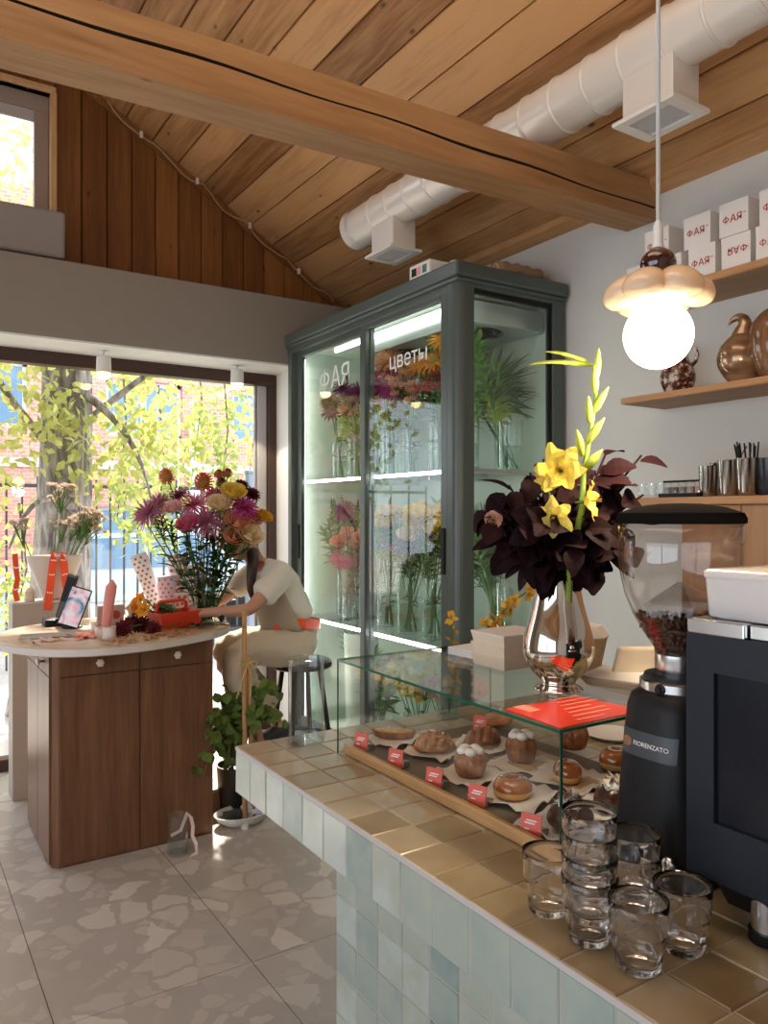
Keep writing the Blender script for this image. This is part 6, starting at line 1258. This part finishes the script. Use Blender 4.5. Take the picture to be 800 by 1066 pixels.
M2 = frame(c + V((CY, -SY, 0)) * .058 + V((SY, CY, 0)) * .035 + V((0, 0, .006)), (CY, -SY, 0), (SY, CY, 0)); b = MB(); b.hexa([M2 @ V(v) for v in ((-.07, -.018, 0), (.07, -.018, 0), (.07, 0, 0), (-.07, 0, 0))], [M2 @ V(v) for v in ((-.055, -.022, .072), (.055, -.022, .072), (.055, 0, .072), (-.055, 0, .072))]); build(b, 'raised_lid', m_kraft_pale, t, bevel=.006)
nb = on(494, 681, GZ1); t = thing('napkin_stack', 'low stack of white napkins on the glass top behind the kraft boxes', 'napkins', nb); M = Matrix.Translation((nb.x + .01, nb.y, GZ1)) @ Matrix.Rotation(.1, 4, 'Z')
for k in range(4): b = MB(); b.box((-.06, -.05, .005 * k), (.06, .05, .005 * k + .0042), M @ Matrix.Rotation(rnd(-.04, .04), 4, 'Z')); build(b, 'napkin', m_paper, t)
# ---- tumblers
TR, TH = .0405, .093; th = .0020
def rz_(z):
    s = z / TH
    return .0295 + .0072 * min(1, s / .55) if s < .55 else (.0367 + .0018 + .0022 * (s - .58) / .42 if s > .58 else .0367 + .0018 * (s - .55) / .03)
fl9 = lambda a, z: 1 + (.05 * (abs(math.cos(4.5 * a)) - .6) if .004 < z < TH * .55 else 0)
b = MB(); zs = [0, .002, .006, .014, .022, .030, .038, .046, TH * .55, TH * .58, .060, .070, .080, TH - .001]
out = [(0, .0015), (.020, .001), (.026, 0)] + [(rz_(z), z + .002) for z in zs[1:]] + [(rz_(TH) - .0006, TH + .0012)]
inn = [(rz_(TH) - .0022, TH + .0006)] + [(rz_(z) - th, z) for z in reversed(zs[6:])] + [(rz_(.03) - th, .03), (rz_(.02) - th, .018), (rz_(.015) - th - .003, .0115), (0, .0105)]
b.lathe(out, 54, flute=fl9); b2 = MB(); b2.lathe(inn, 54); 
b = MB(); b.lathe(out + inn, 54, flute=fl9)
tb = thing('glass_tumbler', 'x', 'glass', (0, 0, 0), 'glass tumblers on the counter'); build(b, 'glass_wall', m_tumbler, tb, smooth=True)
st = .0315
spots = []
for (px, py, n, labs) in ((571, 949, 1, ['single clear tumbler at the left of the group, beside the tray lip']),
    (614, 979, 4, ['clear tumbler at the bottom of the tallest stack', 'second clear tumbler from the bottom of the tallest stack', 'third clear tumbler from the bottom of the tallest stack', 'topmost clear tumbler of the tallest stack']),
    (665, 1008, 1, ['single clear tumbler standing nearest the counter front edge']), (711, 989, 1, ['single clear tumbler nearest the machine foot']),
    (661, 951, 2, ['clear tumbler at the bottom of the two-glass stack by the grinder', 'clear tumbler on top of the two-glass stack by the grinder'])):
    p = on(px, py, KZ)
    for k in range(n): spots.append((V((p.x, p.y, KZ + .0012 + st * k)), labs[k]))
for k, (p, lab) in enumerate(spots):
    if k == 0: tb.location = p; tb['label'] = lab
    else: dup(tb, p, rnd(0, 1), lab)
# ---- grinder
gr = V((1.178, .862, KZ)); t = thing('coffee_grinder', 'matt black coffee grinder with a clear bean hopper beside the espresso machine', 'coffee grinder', gr)
def se(c, hx, hy, z, e=3.4, n=48):
    return [V((c.x + hx * math.copysign(abs(math.cos(a)) ** (2 / e), math.cos(a)), c.y + hy * math.copysign(abs(math.sin(a)) ** (2 / e), math.sin(a)), c.z + z)) for a in [2 * PI * j / n for j in range(n)]]
b = MB(); b.loft([se(gr, .098, .082, .0), se(gr, .104, .088, .006), se(gr, .103, .087, .06), se(gr, .094, .078, .19), se(gr, .086, .070, .285), se(gr, .080, .064, .305), se(gr, .066, .052, .314)]); bd = build(b, 'body', m_black, t, smooth=True, auto=60)
b = MB(); b.lathe([(0, .312), (.066, .312), (.068, .314), (.068, .328), (.064, .331), (0, .331)], 40, gr); build(b, 'steel_ring', m_steel, t, smooth=True, auto=40)
b = MB(); b.lathe([(0, .330), (.062, .330), (.060, .338), (.045, .342), (0, .342)], 40, gr); build(b, 'collar', m_black, t, smooth=True, auto=40)
b = MB(); b.lathe([(0, .34), (.040, .34), (.042, .344), (.042, .374), (.038, .378), (0, .378)], 40, gr); build(b, 'neck', m_steel, t, smooth=True, auto=40)
b = MB(); b.lathe([(.010, 0), (.006, .002), (.006, .006), (0, .006)], 12, gr + V((-.068, -.01, .320)), Matrix.Rotation(-PI / 2, 4, 'Y')); build(b, 'screw', m_black, t)
hp = [(.041, .372), (.044, .385), (.063, .413), (.080, .443), (.094, .480), (.1035, .525), (.105, .56), (.105, .605)]
b = MB(); b.lathe(hp + [(r - .0035, z) for r, z in reversed(hp)], 56, gr); build(b, 'hopper', pane('hopper_plastic', (.93, .91, .90), gain=1.5), t, smooth=True)
b = MB(); b.lathe([(.100, .603), (.1085, .604), (.109, .612), (.104, .622), (.075, .632), (.035, .638), (0, .639)], 56, gr); build(b, 'hopper_lid', P('lid_black', (.010, .009, .009), .8, spec=0), t, smooth=True, auto=40)
random.seed(4); m_bean = P('coffee_bean', (.055, .017, .009), .35, noise=.5, nscale=90)
b = MB()
for k in range(520):
    z = .380 + .062 * rnd(0, 1) ** .8; R_ = .040 + (z - .378) * .58; a = rnd(0, 6.28); r = R_ * math.sqrt(rnd(.25, 1)) * .98
    if z > .415 and r < .02: continue
    zz_ = z - (.012 * (1 - r / R_))
    b.ell(gr + V((math.cos(a) * r, math.sin(a) * r, zz_)), (.0062, .0045, .0036), 7, 4, Euler((rnd(0, 3), rnd(0, 3), rnd(0, 3))).to_matrix().to_4x4())
o = build(b, 'coffee_beans', m_bean, t, smooth=True, kind='stuff')
b = MB(); b.lathe([(0, .377), (.036, .38), (.058, .415), (.060, .425), (0, .425)], 24, gr); build(b, 'bean_bed', m_bean, t, smooth=True)
b = MB(); ang = .2; sq = lambda r, z: [gr + V((r * math.cos(ang + PI / 4 + k * PI / 2), r * math.sin(ang + PI / 4 + k * PI / 2), z)) for k in range(4)]
b.loft([sq(.058, .405), sq(.060, .457), sq(.063, .458), sq(.063, .461), sq(.004, .500)]); build(b, 'bean_guard', pane('guard_plastic', (.80, .78, .77), gain=1.8), t)
def gsurf(y, z, off): hx, hy = .094 - (z - .19) * .0842, .078 - (z - .19) * .0842; return gr.x - off - hx * (1 - min(.98, abs(y - gr.y) / hy) ** 3.4) ** (1 / 3.4)
b = MB(); rows = []
for k in range(25):
    y = gr.y + .056 - .112 * k / 24; rows.append([V((gsurf(y, z, o_), y, KZ + z)) for z, o_ in ((.205, -.002), (.205, .002), (.248, .002), (.248, -.002))])
b.loft(rows); pl_ = build(b, 'name_plate', P('plate_grey', (.05, .055, .065), .4), t, smooth=True, auto=40)
b = MB(); b.lathe([(0, 0), (.009, 0), (.009, .001), (.006, .001), (.006, .0004), (0, .0004)], 20, V((gsurf(gr.y + .038, .227, .0032), gr.y + .038, KZ + .227)), Matrix.Rotation(-PI / 2, 4, 'Y')); build(b, 'badge', P('badge_copper', (.40, .20, .10), .35, metal=.6), pl_, origin=(0, 0, 0))
lo_ = lettering('FIORENZATO', .0112, frame((0, gr.y + .025, KZ + .223), (0, -1, 0), (0, 0, 1)), m_wprint, pl_, .0003)
for v in lo_.data.vertices: v.co.x = gsurf(v.co.y, .227, .0026) + v.co.x
b = MB(); b.box((1.05, .800, KZ + .028), (1.10, .845, KZ + .044)); b.box((1.04, .81, KZ + .03), (1.052, .835, KZ + .06)); build(b, 'portafilter_fork', m_steel, t, bevel=.003)
b = MB(); b.lathe([(0, 0), (.012, 0), (.013, .004), (.009, .010), (0, .011)], 20, V((1.075, .805, KZ + .05)), Matrix.Rotation(-PI / 2, 4, 'Y')); build(b, 'dose_button', m_steel, t, smooth=True)
# ---- espresso machine
MX, MY1, MY0, MZ0, MZ1 = 1.02, .735, .05, KZ + .082, 1.392
t = thing('espresso_machine', 'dark navy espresso machine seen from the back at the end of the counter', 'espresso machine', (MX + .28, (MY0 + MY1) / 2, KZ))
y0s, y1s, z0s, z1s = MY0 + .10, MY1 - .046, MZ0 + .085, MZ1 - .055       # window of the back panel
b = MB(); b.box((MX, y1s, MZ0), (MX + .03, MY1, MZ1)); b.box((MX, MY0, MZ0), (MX + .03, y0s, MZ1)); b.box((MX, y0s, MZ0), (MX + .03, y1s, z0s)); b.box((MX, y0s, z1s), (MX + .03, y1s, MZ1)); build(b, 'back_panel', m_navy, t)
b = MB(); b.box((MX + .006, y0s - .005, z0s - .005), (MX + .012, y1s + .005, z1s + .005)); build(b, 'dark_window', P('window_gloss', (.004, .006, .012), .22, spec=.35), t)
b = MB(); b.prism([(MX + .03, MZ0 + .002), (MX + .40, MZ0 + .002), (MX + .44, MZ0 + .10), (MX + .36, MZ0 + .16), (MX + .36, MZ1 - .12), (MX + .46, MZ1 - .08), (MX + .46, MZ1 - .001), (MX + .03, MZ1 - .001)], MY0, MY1, lambda x, z, y: V((x, y, z))); build(b, 'machine_body', m_navy, t, bevel=.004)
b = MB(); b.prism([(MX + .02, MZ0), (MX + .06, MZ0 - .055), (MX + .40, MZ0 - .055), (MX + .40, MZ0 + .001)], MY0 + .03, MY1 - .03, lambda x, z, y: V((x, y, z))); build(b, 'drip_base', m_black, t)
for fx_ in (MX + .055, MX + .36):
    for fy_ in (MY1 - .095, MY0 + .09):
        b = MB(); b.lathe([(0, KZ + .016), (.022, KZ + .016), (.022, MZ0 - .0), (0, MZ0 - .0)], 28, (fx_, fy_, 0)); f_ = build(b, 'foot', m_steel, t, smooth=True, auto=40)
        b = MB(); b.lathe([(0, KZ + .001), (.024, KZ + .001), (.0255, KZ + .004), (.0255, KZ + .018), (0, KZ + .018)], 28, (fx_, fy_, 0)); build(b, 'rubber_pad', m_black, f_, smooth=True, auto=40, origin=(0, 0, 0))
b = MB(); b.box((MX - .002, MY1 - .095, MZ1), (MX + .47, MY1 - .003, MZ1 + .022)); b.box((MX + .008, MY0, MZ1), (MX + .47, MY1 - .097, MZ1 + .021)); build(b, 'cup_tray', m_steel, t, bevel=.002)
b = MB(); b.lathe([(0, 0), (.007, 0), (.007, .003), (.004, .005), (.004, .002), (0, .002)], 20, (MX + .0078, .60, MZ1 + .011), Matrix.Rotation(-PI / 2, 4, 'Y')); build(b, 'tray_screw', m_chrome, t, smooth=True, auto=40)
c = V((MX + .13, .545, MZ1 + .023)); t = thing('plastic_tub', 'milky white lidded plastic tub on top of the espresso machine', 'tub', c)
m_milk = P('milky_plastic', (.72, .68, .66), .25, coat=.3)
b = MB(); b.loft([se(c, .108, .170, .0, 18), se(c, .111, .173, .004, 18), se(c, .114, .177, .060, 18)]); build(b, 'tub_body', m_milk, t, smooth=True, auto=50)
b = MB(); b.loft([se(c, .1145, .1775, .059, 18), se(c, .116, .179, .061, 18), se(c, .116, .179, .068, 18), se(c, .112, .175, .072, 18)]); build(b, 'tub_lid', m_milk, t, smooth=True, auto=50)
# ------------------------------------------------------------------ right wall: shelves and back bar
random.seed(31)
def shelf(name, z0, z1, y1, y0, label, x0=2.76):
    t = thing(name, label, 'shelf', ((x0 + XR) / 2, (y0 + y1) / 2, z0)); b = MB(); b.box((x0, y0, z0 + .001), (XR - .001, y1, z1)); build(b, 'board', m_shelf, t, bevel=.002)
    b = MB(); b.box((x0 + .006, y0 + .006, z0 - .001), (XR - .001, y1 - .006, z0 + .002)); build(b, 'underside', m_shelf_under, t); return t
shelf('wall_shelf', 2.497, 2.527, 2.33, -.6, 'uppermost oak wall shelf carrying the white lettered boxes'); shelf('wall_shelf', 2.058, 2.085, 2.325, -.6, 'middle oak wall shelf carrying the glazed jugs'); shelf('wall_shelf', 1.608, 1.640, 2.33, -.6, 'lowest oak shelf carrying the steel cups and small glasses')
def cbox(y1, z, lab, txt='ФАЯ', x0=2.785, wd=.122, h=.130, upside=False):
    x0 = x0 + rnd(-.006, .006); h0 = h; t = thing('cake_box', lab, 'box', (x0 + .06, y1 - wd / 2, z), 'white lettered boxes on the top shelf'); b = MB(); b.box((x0, y1 - wd, z), (x0 + .12, y1, z + h)); build(b, 'carton', m_card, t)
    b = MB(); b.box((x0 - .0006, y1 - wd - .0006, z + h - .02), (x0 + .1206, y1 + .0006, z + h + .0008)); build(b, 'lid', m_card, t)
    M = frame((x0 - .0020, y1 - .014, z + .050), (0, -1, 0), (0, 0, 1)) if not upside else frame((x0 - .0020, y1 - wd + .012, z + .085), (0, 1, 0), (0, 0, -1))
    lettering(txt, .040, M, m_print, t, .0004)
    b = MB(); b.box((x0 - .0010, y1 - wd + .010, z + .072), (x0 - .0004, y1 - wd + .020, z + .075)); build(b, 'printed_dash', m_print, t)
z = 2.528
for y1, lab in ((2.305, 'white lettered box on the bottom layer, furthest left behind the lamp petals'), (2.150, 'white lettered box on the bottom layer, second from the left'), (1.995, 'white lettered box on the bottom layer right of the lamp cap'), (1.848, 'white box on the bottom layer with its lettering upside down'), (1.700, 'white lettered box on the bottom layer at the right edge of the picture'), (1.55, 'white lettered box on the bottom layer just beyond the right picture edge')): cbox(y1, z, lab, upside=abs(y1 - 1.848) < .01)
for y1, lab in ((2.212, 'white lettered box on the top layer behind the lamp cord'), (2.020, 'white lettered box on the top layer right of the lamp cord'), (1.853, 'white lettered box on the top layer, third from the left'), (1.690, 'white lettered box on the top layer at the right edge of the picture')): cbox(y1, z + .132, lab)
m_speck = NT('speckled_glaze'); nz = m_speck.n('TexNoise', Vector=m_speck.obj(), Scale=26.0, Detail=3.0, Roughness=.7); m_speck.l(m_speck.ramp(nz.outputs[0], [(.42, (.045, .014, .009)), (.50, (.16, .06, .035)), (.56, (.55, .46, .40))]), m_speck.b.inputs['Base Color']); m_speck.b.inputs['Roughness'].default_value = .18; m_speck = m_speck.m
q = NT('bronze_lustre'); nz = q.n('TexNoise', Vector=q.obj((1, 1, 4)), Scale=6.0, Detail=3.0); q.l(q.ramp(nz.outputs[0], [(.35, (.20, .10, .05)), (.6, (.46, .29, .16))]), q.b.inputs['Base Color']); q.b.inputs['Roughness'].default_value = .18; q.b.inputs['Metallic'].default_value = .45; q.b.inputs['Coat Weight'].default_value = .6; m_bronze = q.m
def jug(c, prof, mat, label, handle, spout=None, name='ceramic_jug', hr=.009):
    c = V(c); t = thing(name, label, 'jug', c); b = MB(); b.lathe(smooth_prof(prof), 44, c); build(b, 'jug_body', mat, t, smooth=True)
    if handle: b = MB(); b.tube([c + V((0, -y, z)) for y, z in handle], hr, 10); build(b, 'handle', mat, t, smooth=True)
    if spout: b = MB(); sp_ = smooth_prof(spout_pts := [(y + .1, z, r) for y, z, r in spout], 4); b.tube([c + V((0, .1 - y, z)) for y, z, r in sp_], [r for y, z, r in sp_], 20); build(b, 'spout', mat, t, smooth=True)
sz = 2.086
jug((2.87, 2.11, sz), [(0, 0), (.050, 0), (.054, .006), (.070, .05), (.072, .08), (.062, .115), (.046, .145), (.042, .165), (.046, .182), (.041, .182), (.036, .16), (.05, .12), (0, .10)], m_speck, 'speckled brown and white jug on the middle shelf behind the lamp globe', [(.058, .105), (.085, .125), (.095, .155), (.085, .182), (.062, .188), (.044, .172)])
jug((2.85, 1.80, sz), [(0, 0), (.040, 0), (.052, .008), (.086, .06), (.094, .10), (.086, .14), (.062, .172), (.042, .19), (.030, .205), (0, .21)], m_bronze, 'bronze lustre gourd-shaped jug with a curled beak on the middle shelf', None, [(.0, .18, .045), (.006, .205, .036), (.012, .232, .027), (.004, .254, .021), (-.018, .264, .016), (-.042, .258, .011), (-.062, .242, .003)])
jug((2.86, 1.665, sz), [(0, 0), (.045, 0), (.060, .01), (.092, .09), (.098, .15), (.088, .21), (.060, .25), (.030, .27), (0, .272)], wood('brown_lustre', (.09, .035, .015), (.28, .14, .07), axis=2, rough=.15, grain=16, island=0, coat=.6), 'large brown striped jug cut by the right picture edge on the middle shelf', [(.05, .25), (.09, .22), (.10, .16), (.09, .10)])
# small glasses, spice jars, cups on the lowest shelf
lz = 1.641
def sy_(px, X): t_ = (px - 400) / 805; return X * (CY - t_ * SY) / (SY + t_ * CY)
for k, px in enumerate((669, 679, 688)): vase((2.83, sy_(px, 2.83), lz), .021, .062, ('small clear glass at the left end of the lowest shelf', 'second small clear glass from the left on the lowest shelf', 'third small clear glass from the left on the lowest shelf')[k], 'small glasses on the lowest shelf', name='small_glass', water=0, n=20)
tc_ = V((2.84, (sy_(694, 2.84) + sy_(733, 2.84)) / 2, lz)); b = MB(); ln_ = abs(sy_(694, 2.84) - sy_(735, 2.84)); b.box((2.79, tc_.y - ln_ / 2, lz), (2.89, tc_.y + ln_ / 2, lz + .016)); build(b, 'black_tray', m_black, bevel=.003, label='low black tray of small jars on the lowest shelf', cat='tray')
for k in range(5):
    y = tc_.y + ln_ * (.40 - .2 * k); c = V((2.83, y, lz + .017)); t = thing('spice_jar', ('small dark-lidded jar at the left end of the black tray', 'second small dark-lidded jar on the black tray', 'middle small dark-lidded jar on the black tray', 'fourth small dark-lidded jar on the black tray', 'small dark-lidded jar beside the steel cups on the black tray')[k], 'jar', c, 'jars on the black tray')
    b = MB(); b.lathe([(0, 0), (.019, 0), (.019, .040), (.015, .046), (0, .046)], 20, c); build(b, 'glass_body', m_vase, t, smooth=True, auto=40); b = MB(); b.lathe([(0, .002), (.016, .002), (.016, .026), (0, .027)], 16, c); build(b, 'contents', P('spice_%d' % k, ((.30, .28, .26), (.16, .12, .10), (.24, .20, .17), (.38, .30, .26), (.46, .26, .24))[k], .8), t); b = MB(); b.lathe([(0, .046), (.0185, .046), (.0185, .054), (0, .055)], 20, c); build(b, 'jar_lid', m_black, t, smooth=True, auto=40)
m_cup = P('cup_steel', (.55, .54, .53), .12, metal=1)
for k, (px, X, h, r, lab) in enumerate(((737, 2.84, .125, .036, 'polished steel cup leftmost of the row on the lowest shelf'), (750, 2.90, .140, .040, 'polished steel cup behind the leftmost one on the lowest shelf'), (760, 2.82, .142, .047, 'polished steel cup in the middle of the row on the lowest shelf'), (780, 2.83, .145, .050, 'polished steel cup holding black straws on the lowest shelf'))):
    c = V((X, sy_(px, X), lz)); t = thing('steel_cup', lab, 'cup', c, 'steel cups on the lowest shelf'); b = MB(); b.lathe([(0, 0), (r * .80, 0), (r * .84, .004), (r, h - .003), (r * 1.02, h), (r * .98, h), (r * .8, .012), (0, .012)], 36, c); build(b, 'cup_wall', m_cup, t, smooth=True, auto=50)
    if k == 3:
        for i in range(14):
            a = rnd(0, 6.28); p0 = c + V((math.cos(a) * .02, math.sin(a) * .02, .015)); p1 = c + V((math.cos(a) * .04 + rnd(-.01, .01), math.sin(a) * .04 + .012, rnd(.19, .21))); b = MB(); b.tube([p0, p1], .0034, 6); build(b, 'straw', m_black, label='black straw standing in the rightmost steel cup', cat='straw', group='black straws')
    if k == 2:
        M = frame(c + V((0, .0, .02)), (0, -.98, -.35), (.25, .35, .93)); b = MB(); b.box((-.022, 0, -.004), (.022, .175, .004), M); build(b, 'paper_packet', m_paper, label='white paper packet standing in the middle steel cup', cat='packet'); b = MB(); b.box((-.030, .01, -.004), (-.024, .19, .002), M); build(b, 'steel_knife', m_cup, label='steel knife standing beside the white packet in the middle cup', cat='knife')
c = V((2.85, sy_(800, 2.85) - .01, lz)); t = thing('black_cup', 'black cup at the right end of the lowest shelf', 'cup', c); b = MB(); b.lathe([(0, 0), (.042, 0), (.044, .004), (.050, .142), (.047, .142), (.04, .012), (0, .012)], 32, c); build(b, 'cup_wall', P('cup_navy', (.015, .016, .025), .25), t, smooth=True, auto=50)
# cupboard under the shelf, white worktop below
ky = 2.02; t = thing('wall_cupboard', 'oak wall cupboard hung below the lowest shelf', 'cupboard', (2.92, 1.0, .98)); b = MB(); b.box((2.79, -.6, .98), (XR - .001, ky, 1.606)); build(b, 'carcass', m_oak, t)
y = ky
for k in range(5):
    w_d = .265 if k == 0 else .45; b = MB(); b.box((2.772, y - w_d + .002, .985), (2.79, y - .002, 1.604)); d = build(b, 'door', m_oak, t, bevel=.0015); y -= w_d
t = thing('back_worktop', 'white worktop running along the wall behind the counter', 'worktop', (2.75, .9, .82)); b = MB(); b.box((2.44, -.6, .82), (XR - .001, 2.42, .86)); build(b, 'slab', m_white, t, bevel=.004)
t = thing('back_cabinet', 'white base cabinet under the worktop behind the counter', 'cabinet', (2.76, .9, 0)); b = MB(); b.box((2.48, -.6, .08), (XR - .001, 2.40, .819)); build(b, 'carcass', m_white, t); b = MB(); b.box((2.53, -.6, 0), (XR - .001, 2.38, .08)); build(b, 'toe_kick', m_black, t)
for k in range(6): b = MB(); b.box((2.462, 1.90 - .5 * k + .002, .09), (2.48, 2.40 - .5 * k - .002, .815)); d = build(b, 'door', m_white, t, bevel=.002); b = MB(); b.box((2.450, 2.1 - .5 * k, .76), (2.462, 2.2 - .5 * k, .772)); build(b, 'handle', m_steel, d, origin=(0, 0, 0))
